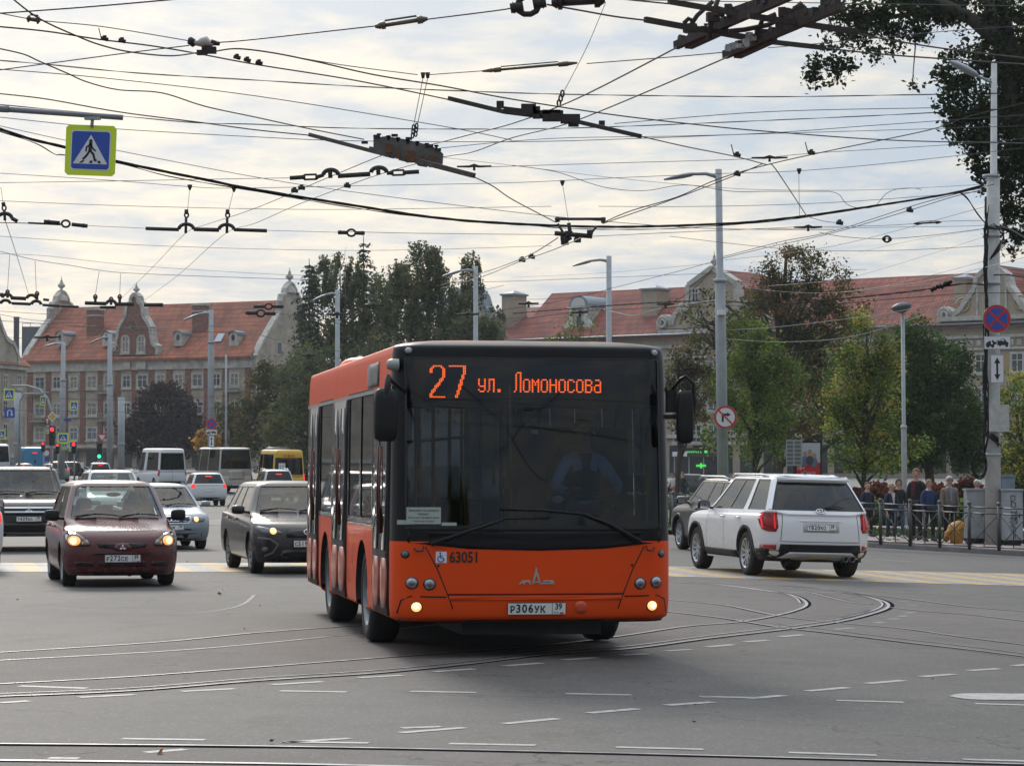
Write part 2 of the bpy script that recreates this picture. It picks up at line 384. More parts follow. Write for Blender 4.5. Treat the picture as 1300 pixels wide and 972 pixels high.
R4 = [(0,884),(163,877),(325,864),(480,854),(600,842),(700,830),(800,823),(900,810),(1010,797),(1070,788),(1110,778),(1127,771),(1124,764),(1100,757),(1060,750),(1030,746),(990,743)]
X1 = [(845,761),(920,768),(985,781),(1060,790),(1150,798),(1220,808),(1300,818)]
X2 = [(845,776),(915,784),(990,796),(1060,804),(1150,815),(1220,823),(1300,833)]
X3 = [(1090,753),(1160,761),(1230,770),(1300,776)]
X4 = [(1130,771),(1180,776),(1240,781),(1300,788)]
X5 = [(860,735),(920,740),(985,744),(1030,752),(1075,763),(1105,767)]
FR1 = [(0,944),(325,947),(650,953),(975,961),(1300,970)]
FR2 = [(0,965),(325,969),(650,976)]
def band(name,top,bot,mat,dz):
 A = [G(a,b) for a,b in smooth_px(top,6)]; B = [G(a,b) for a,b in smooth_px(bot,6)]
 n = 190
 def res(P):
  Ls = [0]
  for a,b in zip(P,P[1:]): Ls.append(Ls[-1] + (b - a).length)
  o = []
  for i in range(n + 1):
   t = Ls[-1]*i/n; k = 0
   while k < len(P) - 2 and Ls[k + 1] < t: k += 1
   u = (t - Ls[k])/max(1e-6,Ls[k + 1] - Ls[k]); o.append(P[k].lerp(P[k + 1],min(1,u)))
  return o
 A = res(A); B = res(B); mb = MB(); vs = []
 for a,b in zip(A,B):
  for u in (0,.25,.5,.75,1): q = a.lerp(b,u); vs.append(Vector((q.x,q.y,gz(q.x,q.y) + dz)))
 mb.add(vs,[(5*i + k,5*i + k + 1,5*i + k + 6,5*i + k + 5) for i in range(n) for k in range(4)])
 return tag(mb.build(name,mat,recalc=False),kind='structure')
band('tramway',[(-60,831),(325,802),(560,782),(700,765),(850,735),(1000,738),(1085,750),(1300,775),(1400,786)],[(-60,889),(325,866),(600,844),(800,825),(900,812),(1010,800),(1060,804),(1300,836),(1400,850)],M_ASPT,.0018)
band('tramway',[(-60,946),(650,954),(1360,972)],[(-60,1080),(650,1090),(1360,1110)],M_ASPT,.0018)
for px,s in ((R1,-1),(R2,1),(R3,-1),(R4,-1),(X1,-1),(X2,-1),(X3,-1),(X4,-1),(X5,1)):
 rail(px,s,ext=(2.5 if px[0][0] == 0 else 0,3 if px[-1][0] == 1300 else 0),wr=.042,wg=.055 if px in (R4,X2) else .04)
rail([(a,b - 3.5) for a,b in R4[:11]],-1,wr=.03,wg=.02,ext=(2.5,0)); rail([(a,b - 4) for a,b in X2[2:]],-1,wr=.03,wg=.02,ext=(0,3)); rail([(a - 8,b - 1.5) for a,b in R4[9:]],-1,wr=.03,wg=.02); rail([(a - 8,b - 1.5) for a,b in R3[11:]],-1,wr=.03,wg=.02)
rail(FR1,-1,wr=.045,wg=.08,ext=(2,2)); rail(FR2,-1,wr=.07,wg=.05,ext=(2,3))
def worn(name,c,lo=.3,hi=.5,under=(.062,.060,.060)):
 m = pmat(name,c,.6,var=.1); nt = m.node_tree; B = nt.nodes['Principled BSDF']
 n = nt.nodes.new('ShaderNodeTexNoise'); n.inputs['Scale'].default_value = 9; n.inputs['Detail'].default_value = 9; n.inputs['Roughness'].default_value = .75
 tc = nt.nodes.new('ShaderNodeTexCoord'); nt.links.new(tc.outputs['Object'],n.inputs['Vector'])
 rp = nt.nodes.new('ShaderNodeMapRange'); rp.inputs['From Min'].default_value = lo; rp.inputs['From Max'].default_value = hi; nt.links.new(n.outputs['Fac'],rp.inputs[0])
 mx = nt.nodes.new('ShaderNodeMix'); mx.data_type = 'RGBA'; mx.inputs['A'].default_value = (*under,1)
 src = B.inputs['Base Color'].links[0].from_socket; nt.links.new(src,mx.inputs['B']); nt.links.new(rp.outputs[0],mx.inputs['Factor']); nt.links.new(mx.outputs['Result'],B.inputs['Base Color']); return m
M_MARK = worn('road_paint_white',(.32,.315,.30),.30,.50); M_MARKY = worn('road_paint_yellow',(.40,.25,.075),.30,.50); M_MARKW = worn('road_paint_white_worn',(.25,.255,.26),.36,.60)
def dash(px0,py0,px1,py1,w=.12,mat=None,name='road_marking'):
 P = gpoly([G(px0,py0),G(px1,py1)],0,.3); mb = MB(); ribbon(mb,P,w,0,.0035)
 return tag(mb.build(name,mat or M_MARK,recalc=False),kind='structure')
DS = [(0,892,37,889.5),(100,885,171,881.5),(230,877.5,298,874),(345,869,410,865),(455,860,511,857),(550,852.5,602,849),(640,845,688,841.5),(715,837.5,758,834.5),(790,831.5,822,829.5),(845,826,878,824.2),(897,821,931,818),
 (945,814.5,975,812.5),(990,808,1020,805.5),(355,876.8,440,878.2),(521,877.3,605,879),(718,880.3,802,882),(888,884,965,885.5),(1062,888.8,1147,891.3),(1238,893,1330,895.5),
 (155,937.5,260,939),(358,941.5,468,943),(570,943.8,680,945.8),(782,948.3,893,951),(1001,955,1113,958.5),(1223,963.8,1330,966.5),
 (360,942.5,444,937),(508,930,590,923.5),(640,918.5,708,912),(748,905,810,899.5),(846,895,905,891),(890,884.5,905,884.6),(950,886.5,996,882.5),(1025,877,1076,872.5),(1100,867.5,1147,863.5),(1169,858.8,1211,855.5),(1230,851,1268,848.5),(1286,845,1320,842),(510,924,560,922.2),(185,955,235,951),(25,870.5,110,873.5),(62,962,100,962.5)]
for d in DS: dash(*d,w=.10 if d[1] < 900 else .09)
for d in [(1112,790.5,1122,789.5),(1127,786,1140,785),(1140,782.3,1152,781.3),(1150,778,1162,777),(1060,798.5,1082,797),(1141,763,1154,764),(1152,767.5,1164,768.5),(0,717,66,717.5),(225,717,420,718.5),(1000,751.5,1110,752.5),(1118,751,1190,753.5),(1200,754,1320,757.5),(1112,709.5,1158,713)]: dash(*d,w=.10,mat=M_MARKW)
th14 = R(12.5)
for i in range(-30,34):
 xc = i * .42 - .1
 y0,y1 = 45.3 - max(0,xc) * .02,49.6 + max(0,xc) * .14
 if xc > 0: y0 -= .2
 P = gpoly([Vector((xc + .9,y0,0)),Vector((xc + .9 - math.tan(th14)*(y1 - y0),y1,0))],0,.35)
 mb = MB(); ribbon(mb,P,.41,0,.0035); tag(mb.build('crossing_stripe',(M_MARKY if i % 2 else M_MARKW),recalc=False),kind='structure')
mb = MB(); o = [G(a,b) for a,b in smooth_px([(1205,883.5),(1215,881),(1240,880),(1300,880.5),(1340,881)],6)] + [G(a,b) for a,b in smooth_px([(1340,889),(1300,888.5),(1240,888),(1215,885.5),(1205,883.5)],6)]
mb.add([Vector((p.x,p.y,p.z + .0045)) for p in o],[tuple(range(len(o)))]); tag(mb.build('road_marking',M_MARK),kind='structure')
mb = MB(); o = [G(263,660),G(330,655),G(400,657),G(400,664),G(300,668),G(263,666)]; mb.add([p + Vector((0,0,.006)) for p in o],[tuple(range(6))]); tag(mb.build('cobbled_strip',pmat('cobbles',(.16,.155,.14),.8,var=.5,vscale=3,bump=.6,bscale=6)),kind='structure')
M_TAR = pmat('tar_patch',(.035,.034,.034),.6,var=.4,vscale=3)
for pts,wd in (([(60,770),(150,778),(230,780),(300,770),(323,755)],.05),([(255,729),(330,727)],.12),([(1150,803),(1220,806),(1280,808)],.25),([(860,727),(930,730),(990,738)],.12),([(1250,797),(1300,799)],.1)):
 mb = MB(); ribbon(mb,gpoly([G(a,b) for a,b in smooth_px(pts,8)],0),wd,0,.003); tag(mb.build('tar_seam',M_TAR,recalc=False),kind='structure')
M_LEAFD = pmat('dry_leaf',(.30,.13,.03),.7,var=.3)
for k,(a,b,s) in enumerate([(279,755,.12),(282,749,.05),(205,957,.14),(22,762,.06),(330,770,.05),(311,800,.05),(237,714,.09),(882,919,.05),(883,897,.04),(805,888,.04),(1185,864,.04),(345,943,.06)]):
 p = G(a,b); mb = MB(); q = Matrix.Translation(p + Vector((0,0,.02))) @ Matrix.Rotation(k*1.3,4, 'Z') @ Matrix.Rotation(R(70),4, 'X') @ Matrix.Rotation(k,4, 'Y')
 o = [(-.5,0),(-.2,.28),(.1,.2),(.5,0),(.15,-.25),(-.2,-.2)]
 mb.add([q @ Vector((x*s * .6,y*s * .6,.02*(i % 2))) for i,(x,y) in enumerate(o)],[(0,1,2),(0,2,3),(0,3,4),(0,4,5)]); tag(mb.build('fallen_leaf',M_LEAFD), 'curled orange-brown leaf lying on the asphalt', 'leaf', 'fallen leaves on the road')
def mono(xs,t):
 "monotone cubic through integer knots"
 n = len(xs); i = max(0,min(int(t),n - 2)); u = t - i
 d = lambda k: xs[k + 1] - xs[k]
 def m(k):
  if k <= 0: return d(0)
  if k >= n - 1: return d(n - 2)
  a,b = d(k - 1),d(k)
  return 0.0 if a*b <= 0 else 2*a*b/(a + b)
 m0,m1 = m(i),m(i + 1)
 u2,u3 = u*u,u*u*u
 return (2*u3 - 3*u2 + 1)*xs[i] + (u3 - 2*u2 + u)*m0 + (-2*u3 + 3*u2)*xs[i + 1] + (u3 - u2)*m1
class Shell:
 """A closed body made of horizontal rings. ring = (fy,fz,ry,rz,w,rf,rr,bf,br):
 front inset and height,rear inset and height,half width,corner radii,bow of the front and rear.
 Local frame: the front looks along -Y,the middle of the length is y = 0."""
 def __init__(s,L,rings,roof):
  s.L = L; s.rings = rings; s.n = len(rings); s.roof = roof; s.cols = list(zip(*rings)); s.c = {}
 def P(s,t):
  k = round(t,5)
  if k not in s.c:
   s.c[k] = [mono(c,t) for c in s.cols]
  return s.c[k]
 def zat(s,P,y):
  yf = -s.L/2 + P[0]; yr = s.L/2 - P[2]
  u = min(1,max(0,(y - yf)/max(yr - yf,.01)))
  return P[1] + (P[3] - P[1])*u
 def fy(s,P,x):
  w,rf = P[4],min(P[5],P[4]); ax = min(abs(x),w); o = 0
  if ax > w - rf:
   d = ax - (w - rf); o = rf - math.sqrt(max(0,rf*rf - d*d))
  return -s.L/2 + P[0] + o + P[7]*(ax/max(w,.01)) ** 2
 def ry(s,P,x):
  w,rr = P[4],min(P[6],P[4]); ax = min(abs(x),w); o = 0
  if ax > w - rr:
   d = ax - (w - rr); o = rr - math.sqrt(max(0,rr*rr - d*d))
  return s.L/2 - P[2] - o - P[8]*(ax/max(w,.01)) ** 2
 def pt(s,u,t):
  "u in 0..4 round the ring: front, +x side, rear, -x side"
  P = s.P(t); w = P[4]; k = int(u) % 4; v = u - int(u); A = .13; B = .06
  rf = min(P[5],w); rr = min(P[6],w)
  if k in (0,2):
   r = rf if k == 0 else rr
   if v < A: th = R(45)*(1 - v/A); x = -(w - r) - r*math.sin(th)
   elif v > 1 - A: th = R(45)*(1 - (1 - v)/A); x = (w - r) + r*math.sin(th)
   else: x = -(w - r) + 2*(w - r)*(v - A)/(1 - 2*A)
   if k == 2: x = -x
   y = s.fy(P,x) if k == 0 else s.ry(P,x)
  else:
   if k == 3: v = 1 - v
   yf = -s.L/2 + P[0] + rf + P[7]; yr = s.L/2 - P[2] - rr - P[8]
   if v < B:
    th = R(45)*(1 - v/B); x = w - rf + rf*math.cos(th); y = yf - rf*math.sin(th)
    y -= P[7]*(1 - (x/max(w,.01)) ** 2)
   elif v > 1 - B:
    th = R(45)*(1 - (1 - v)/B); x = w - rr + rr*math.cos(th); y = yr + rr*math.sin(th)
    y += P[8]*(1 - (x/max(w,.01)) ** 2)
   else: x = w; y = yf + (yr - yf)*(v - B)/(1 - 2*B)
   if k == 3: x = -x
  return Vector((x,y,s.zat(P,y)))
 def _t(s,z,yf,lo=0.0,hi=None):
  hi = s.roof if hi is None else hi
  for _ in range(15):
   m = (lo + hi)/2; P = s.P(round(m,4))
   if s.zat(P,yf(P)) < z: lo = m
   else: hi = m
  return round((lo + hi)/2,4)
 def front(s,x,z):
  t = s._t(z,lambda P: s.fy(P,x)); P = s.P(t); return Vector((x if abs(x) < P[4] else math.copysign(P[4],x),s.fy(P,x),z))
 def rear(s,x,z):
  t = s._t(z,lambda P: s.ry(P,x)); P = s.P(t); return Vector((x if abs(x) < P[4] else math.copysign(P[4],x),s.ry(P,x),z))
 def side(s,sg):
  def f(y,z):
   t = s._t(z,lambda P: y); P = s.P(t); w = P[4]; rf = min(P[5],w); rr = min(P[6],w); x = w
   yf = -s.L/2 + P[0] + rf + P[7] * .85; yr = s.L/2 - P[2] - rr - P[8] * .85
   if y < yf: d = min(rf,yf - y); x = w - rf + math.sqrt(max(0,rf*rf - d*d))
   elif y > yr: d = min(rr,y - yr); x = w - rr + math.sqrt(max(0,rr*rr - d*d))
   return Vector((sg*x,y,z))
  return f
 def nrm(s,f,a,b,outward):
  e = .006
  p = f(a,b); n = (f(a + e,b) - p).cross(f(a,b + e) - p)
  if n.length < 1e-12: n = Vector(outward)
  n.normalize()
  return n if n.dot(Vector(outward)) > 0 else -n
 def proj(s,which):
  if which == 'F': return s.front,(0,-1,0)
  if which == 'B': return s.rear,(0,1,0)
  if which == 'R': return s.side(1),(1,0,0)
  return s.side(-1),(-1,0,0)
 def holes_mesh(s,holes,arches,us,ts,ra):
  "body mesh without the window cells and wheel arches"
  us = sorted(set([round(u,4) for u in us] + [round(h[i] % 4,4) for h in holes for i in (0,1)]))
  ts = sorted(set([round(t,4) for t in ts] + [round(h[i],4) for h in holes for i in (2,3)]))
  nu = len(us); mb = MB(True); vs = [s.pt(u,t) for t in ts for u in us]
  fs = []
  for j in range(len(ts) - 1):
   tm = (ts[j] + ts[j + 1])/2
   for i in range(nu):
    u0 = us[i]; u1 = us[(i + 1) % nu] + (4 if i == nu - 1 else 0); um = ((u0 + u1)/2) % 4
    if any(h[0] < um < h[1] and h[2] < tm < h[3] for h in holes): continue
    fs.append((j*nu + i,j*nu + (i + 1) % nu,(j + 1)*nu + (i + 1) % nu,(j + 1)*nu + i))
  def ins(v): return any(abs(v.x) > .45*s.rings[2][4] and math.hypot(v.y - yc,v.z - zc) < ra for yc,zc in arches)
  flag = [ins(v) for v in vs]
  fs = [f for f in fs if not all(flag[i] for i in f)]
  for i,v in enumerate(vs):
   if flag[i]:
    for yc,zc in arches:
     d = math.hypot(v.y - yc,v.z - zc)
     if d < ra and d > 1e-5: v.y = yc + (v.y - yc)*ra/d; v.z = zc + (v.z - zc)*ra/d
  mb.add(vs,fs)
  fl = [s.pt(u,0) for u in us]; cen = [Vector((0,p.y * .98,p.z)) for p in fl]
  mb.add(fl + cen,[(i,nu + i,nu + (i + 1) % nu,(i + 1) % nu) for i in range(nu)],False)
  return mb
 def pane(s,h,off,name,mat,parent,nu=14,nt=6,pad=0.0):
  mb = MB(True); vs = []
  for j in range(nt + 1):
   for i in range(nu + 1):
    u = h[0] + (h[1] - h[0])*i/nu; t = h[2] + (h[3] - h[2])*j/nt
    p = s.pt(u % 4,t); e = .004
    n = (s.pt((u + e) % 4,t) - p).cross(s.pt(u % 4,t + e) - p)
    n = n.normalized() if n.length > 0 else Vector((0,0,1))
    vs.append(p + n*off)
  mb.add(vs,[(j*(nu + 1) + i,j*(nu + 1) + i + 1,(j + 1)*(nu + 1) + i + 1,(j + 1)*(nu + 1) + i) for j in range(nt) for i in range(nu)])
  return mb.build(name,mat,parent,recalc=False)
 def seal(s,h,wu,wt,off,name,mat,parent,nu=20,nt=8):
  "dark band round a window hole"
  loop_in = []; loop_out = []
  def P(u,t):
   p = s.pt(u % 4,t); e = .004
   n = (s.pt((u + e) % 4,t) - p).cross(s.pt(u % 4,t + e) - p).normalized()
   return p + n*off
  a,b,c,d = h
  path = [(a + (b - a)*i/nu,c,0,-1) for i in range(nu)] + [(b,c + (d - c)*i/nt,1,0) for i in range(nt)] + [(b - (b - a)*i/nu,d,0,1) for i in range(nu)] + [(a,d - (d - c)*i/nt,-1,0) for i in range(nt)]
  n = len(path); vs = []
  for u,t,dx,dy in path: vs.append(P(u + (wu * .3 if u == a else -wu * .3 if u == b else 0),t + (wt * .3 if t == c else -wt * .3 if t == d else 0)))
  for u,t,dx,dy in path:
   uu = u + (-wu if u == a else wu if u == b else 0); tt = t + (-wt if t == c else wt if t == d else 0)
   vs.append(P(uu,tt))
  mb = MB(True); mb.add(vs,[(i,(i + 1) % n,n + (i + 1) % n,n + i) for i in range(n)])
  return mb.build(name,mat,parent,recalc=False)
def chaikin(pts,k=2,q=.22):
 for _ in range(k):
  o = []
  for i in range(len(pts)):
   a,b = pts[i],pts[(i + 1) % len(pts)]
   o.append((a[0] + (b[0] - a[0])*q,a[1] + (b[1] - a[1])*q)); o.append((a[0] + (b[0] - a[0])*(1 - q),a[1] + (b[1] - a[1])*(1 - q)))
  pts = o
 return pts
def dens(pts,m):
 o = []
 for i in range(len(pts)):
  a,b = pts[i],pts[(i + 1) % len(pts)]; L = math.hypot(b[0] - a[0],b[1] - a[1]); k = max(1,int(math.ceil(L/m)))
  for j in range(k): o.append((a[0] + (b[0] - a[0])*j/k,a[1] + (b[1] - a[1])*j/k))
 return o
def rect(x0,x1,z0,z1): return [(x0,z0),(x1,z0),(x1,z1),(x0,z1)]
def circ(x,z,r,n=18,rz=None): return [(x + r*math.cos(2*math.pi*i/n),z + (rz or r)*math.sin(2*math.pi*i/n)) for i in range(n)]
def mirx(o): return [(-x,z) for x,z in o][::-1]
def patch(sh,which,outline,off,name,mat,parent,thick=.012,rnd=0,m=.09,rings=(0,.5,1.0),dome=0.0,mb=None,mi=None):
 f,out = sh.proj(which)
 o = chaikin(outline,rnd) if rnd else outline
 o = dens(o,m); n = len(o)
 cx = sum(p[0] for p in o)/n; cz = sum(p[1] for p in o)/n
 own = mb is None
 if own: mb = MB(True)
 vs = []; fs = []
 rr = list(rings) + [1.0]
 for ri,r in enumerate(rr):
  for p in o:
   a = cx + (p[0] - cx)*r; b = cz + (p[1] - cz)*r
   N = sh.nrm(f,a,b,out)
   d = off + dome*(1 - r*r)
   if ri == len(rr) - 1: d = off - thick
   vs.append(f(a,b) + N*d)
 k = len(rr)
 for i in range(k - 1):
  for j in range(n): fs.append((i*n + j,i*n + (j + 1) % n,(i + 1)*n + (j + 1) % n,(i + 1)*n + j))
 mb.add(vs,fs,True,mi)
 if own: return mb.build(name,mat,parent,weld=1e-5)
def strip(sh,which,pts,w,off,mb,closed=False,mi=None,m=.08):
 "thin line that lies on the surface"
 f,out = sh.proj(which); P = []
 q = pts + ([pts[0]] if closed else [])
 for i in range(len(q) - 1):
  a,b = q[i],q[i + 1]; k = max(1,int(math.hypot(b[0] - a[0],b[1] - a[1])/m))
  for j in range(k): P.append((a[0] + (b[0] - a[0])*j/k,a[1] + (b[1] - a[1])*j/k))
 P.append(q[-1]); vs = []
 for i,p in enumerate(P):
  a = P[max(0,i - 1)]; b = P[min(len(P) - 1,i + 1)]
  dx,dz = b[0] - a[0],b[1] - a[1]; L = math.hypot(dx,dz) or 1; nx,nz = -dz/L*w/2,dx/L*w/2
  N = sh.nrm(f,p[0],p[1],out)
  vs.append(f(p[0] + nx,p[1] + nz) + N*off); vs.append(f(p[0] - nx,p[1] - nz) + N*off)
 mb.add(vs,[(2*i,2*i + 1,2*i + 3,2*i + 2) for i in range(len(P) - 1)],True,mi)
def wheel_mesh(r,wd,style,seg=36):
 "tyre lies round the X axis; outer face at +x"
 t = MB(True); h = wd/2; ri = r * .66
 prof = [(ri,-h * .8),(ri + .02,-h),(r * .86,-h*1.03),(r * .965,-h * .86),(r,-h * .6),(r,h * .6),(r * .965,h * .86),(r * .86,h*1.03),(ri + .02,h),(ri,h * .8),(ri - .02,h * .4),(ri - .02,-h * .4),(ri,-h * .8)]
 t.lathe((0,0,0),prof,seg, 'X')
 g = MB(True)
 for off in (-.45,-.15,.15,.45):
  t.lathe((off*h*1.2,0,0),[(r + .0015,-.006),(r + .0015,.006)],seg, 'X')
 g.lathe((0,0,0),[(ri + .004,h * .98),(ri - .015,h * .9),(ri - .03,h * .55),(ri - .045,-h * .3)],seg, 'X')
 hub = ri * .2
 if style == 'alloy' or style == 'alloy10':
  n = 5 if style == 'alloy' else 10
  for k in range(n):
   a = 2*math.pi*k/n; da = .16 if n == 5 else .11
   for sg in ((-1,1) if n == 5 else (0,)):
    a1 = a + sg*da * .5; a2 = a + sg*da*1.35; w2 = .05 if n == 5 else .07
    p = [Vector((h * .62,math.cos(a1)*hub*1.0,math.sin(a1)*hub)),Vector((h * .86,math.cos(a2)*(ri - .02),math.sin(a2)*(ri - .02)))]
    g.bar(p[0],p[1],ri * .16,.02,up=(1,0,0))
  g.lathe((0,0,0),[(hub*1.5,h * .5),(hub*1.3,h * .68),(0.001,h * .72)],16, 'X')
  bk = 'dark'
 elif style == 'steel':
  g.lathe((0,0,0),[(ri - .03,h * .35),(ri * .75,h * .28),(ri * .6,h * .6),(ri * .3,h * .62),(ri * .22,h * .9),(.001,h * .9)],seg, 'X')
 else:  # cover
  g.lathe((0,0,0),[(ri - .02,h * .8),(ri * .8,h * .88),(ri * .35,h * .8),(ri * .15,h * .9),(.001,h * .9)],seg, 'X')
 d = MB(True)
 d.lathe((0,0,0),[(ri - .03,h * .1),(.001,h * .1)],seg, 'X')
 return t,g,d
WCACHE = {}
def add_wheel(parent,x,y,r,wd,style,rimmat,steer=0.0):
 key = (round(r,3),wd,style,rimmat.name)
 sg = 1 if x > 0 else -1
 if key not in WCACHE:
  t,g,d = wheel_mesh(r,wd,style)
  a = t.build('wheel',M_RUB); b = g.build('rim',rimmat); c = d.build('brake_disc',M_DARK)
  WCACHE[key] = (a.data,b.data,c.data)
  for o in (a,b,c): bpy.data.objects.remove(o)
 ms = WCACHE[key]
 o = bpy.data.objects.new('wheel',ms[0]); col.objects.link(o); o.parent = parent
 o.location = (x,y,r); o.rotation_euler = (random.uniform(0,1)*sg,0,(0 if sg > 0 else math.pi) + steer)
 for nm,me in (('rim',ms[1]),('brake_disc',ms[2])):
  k = bpy.data.objects.new(nm,me); col.objects.link(k); k.parent = o
 return o
def plate(parent,M,txt,reg,name='number_plate',w=.52,h=.112,simple=False):
 "Russian plate: letters, region box"
 mb = MB()
 mb.prism(chaikin(rect(-w/2,w/2,-h/2,h/2),1,.06),M,.008,mi=1)
 e = .006
 mb.prism(rect(-w/2 + e,w/2 - e,-h/2 + e,h/2 - e),M @ Matrix.Translation((0,-.002,0)),.003,mi=0)
 T = M @ Matrix.Translation((0,-.0035,0)); s = w / .52
 if not simple:
  xs = -w/2 + .045*s
  for i,c in enumerate(txt):
   small = c.isalpha()
   text_mb(mb,c,(.082 if small else .104)*s,T @ Matrix.Translation((xs,0,-.009*s if small else -.001)),1,sx=.86,bold=.0028)
   xs += (.052 if small else .0545)*s
  text_mb(mb,reg,.075*s,T @ Matrix.Translation((w/2 - .068*s,0,.017*s)),1,sx=.85,bold=.002)
  text_mb(mb, 'RUS',.026*s,T @ Matrix.Translation((w/2 - .088*s,0,-.035*s)),1)
  mb.prism(rect(w/2 - .125*s,w/2 - .121*s,-h/2 + e,h/2 - e),T,.001,mi=1)
  for k,mi in enumerate((2,3,4)):
   mb.prism(rect(w/2 - .055*s,w/2 - .022*s,-.031*s - .008*k*s,-.024*s - .008*k*s),T,.0008,mi=(0,2,3)[k])
 o = mb.build(name,[M_PLATE,M_INK,pmat('flag_blue',(.02,.06,.4),.5),pmat('flag_red',(.5,.02,.02),.5)],parent,recalc=False)
 return o
def mat_on(sh,which,x,z,off,scale=1.0):
 "matrix of a small plane lying on the surface at (x,z), looking outwards"
 f,out = sh.proj(which); n = sh.nrm(f,x,z,out); p = f(x,z) + n*off
 up = Vector((0,0,1)); y = -n; xx = y.cross(up).normalized(); zz = xx.cross(y).normalized()
 return Matrix.Translation(p) @ Matrix((xx,y,zz)).transposed().to_4x4()
def seat(mb,x,y,z,w=.5,hh=.62):
 mb.lathe((x,y,z),[(.001,-.1),(w/2,-.1),(w/2,.04),(w/2 * .8,.08),(.001,.08)],10)
 o = chaikin([(-w/2,0),(w/2,0),(w/2 * .85,hh),(-w/2 * .85,hh)],2)
 mb.prism(o,Matrix.Translation((x,y + .2,z)) @ Matrix.Rotation(R(-14),4, 'X'),.12)
 o = chaikin([(-.13,hh + .04),(.13,hh + .04),(.11,hh + .2),(-.11,hh + .2)],2)
 mb.prism(o,Matrix.Translation((x,y + .22,z)) @ Matrix.Rotation(R(-12),4, 'X'),.09)
def mirror_part(parent,p,sg,sz=(.2,.12,.15),mat=None):
 mb = MB(True); w,d,h = sz
 prof = [(0.001,-w/2),(.32,-w/2 * .96),(.46,-w/2 * .7),(.5,0),(.47,w/2 * .7),(.34,w/2 * .95),(.001,w/2)]
 vs = []; n = 14
 for r,hx in prof:
  for j in range(n):
   t = 2*math.pi*j/n; c,s_ = math.cos(t),math.sin(t)
   e = .55
   vs.append(Vector((hx,math.copysign(abs(c) ** e,c)*r*2*d/2,math.copysign(abs(s_) ** e,s_)*r*2*h/2)) + Vector(p) + Vector((sg*w * .62,0,0)))
 k = len(prof); mb.add(vs,[(i*n + j,i*n + (j + 1) % n,(i + 1)*n + (j + 1) % n,(i + 1)*n + j) for i in range(k - 1) for j in range(n)])
 mb.bar(Vector(p) + Vector((-sg * .05,0,-h * .3)),Vector(p) + Vector((sg*w * .3,0,-h * .25)),.05,.04)
 o = mb.build('door_mirror',mat or M_BLACK,parent)
 g = MB(); g.box(Vector(p) + Vector((sg*w * .62,d * .45,0)),(w * .78,.012,h * .74)); g.build('mirror_glass',M_CHR,o)
 return o
def handles(parent,sh,ys,z,mat,sides='LR'):
 for w in sides:
  f = sh.side(1 if w == 'R' else -1); sg = 1 if w == 'R' else -1
  for y in ys:
   p = f(y,z); mb = MB(True)
   mb.tube([p + Vector((sg * .0,-.09,0)),p + Vector((sg * .03,-.07,0)),p + Vector((sg * .032,.07,0)),p + Vector((0,.09,0))],[.012,.014,.014,.012],8)
   mb.build('door_handle',mat,parent)
def wipers(parent,sh,arr,which='F'):
 for (x0,z0,x1,z1) in arr:
  f,out = sh.proj(which); mb = MB(True); pts = []
  for i in range(9):
   u = i/8; x = x0 + (x1 - x0)*u; z = z0 + (z1 - z0)*u + .03*math.sin(math.pi*u)
   pts.append(f(x,z) + sh.nrm(f,x,z,out) * .028)
  mb.tube(pts,.009,6)
  mb.bar(f(x0,z0) + Vector((0,-.02 if which == 'F' else .02,0)),pts[4] + Vector((0,-.015 if which == 'F' else .015,.01)),.018,.014)
  mb.build('wiper',M_BLACK,parent)
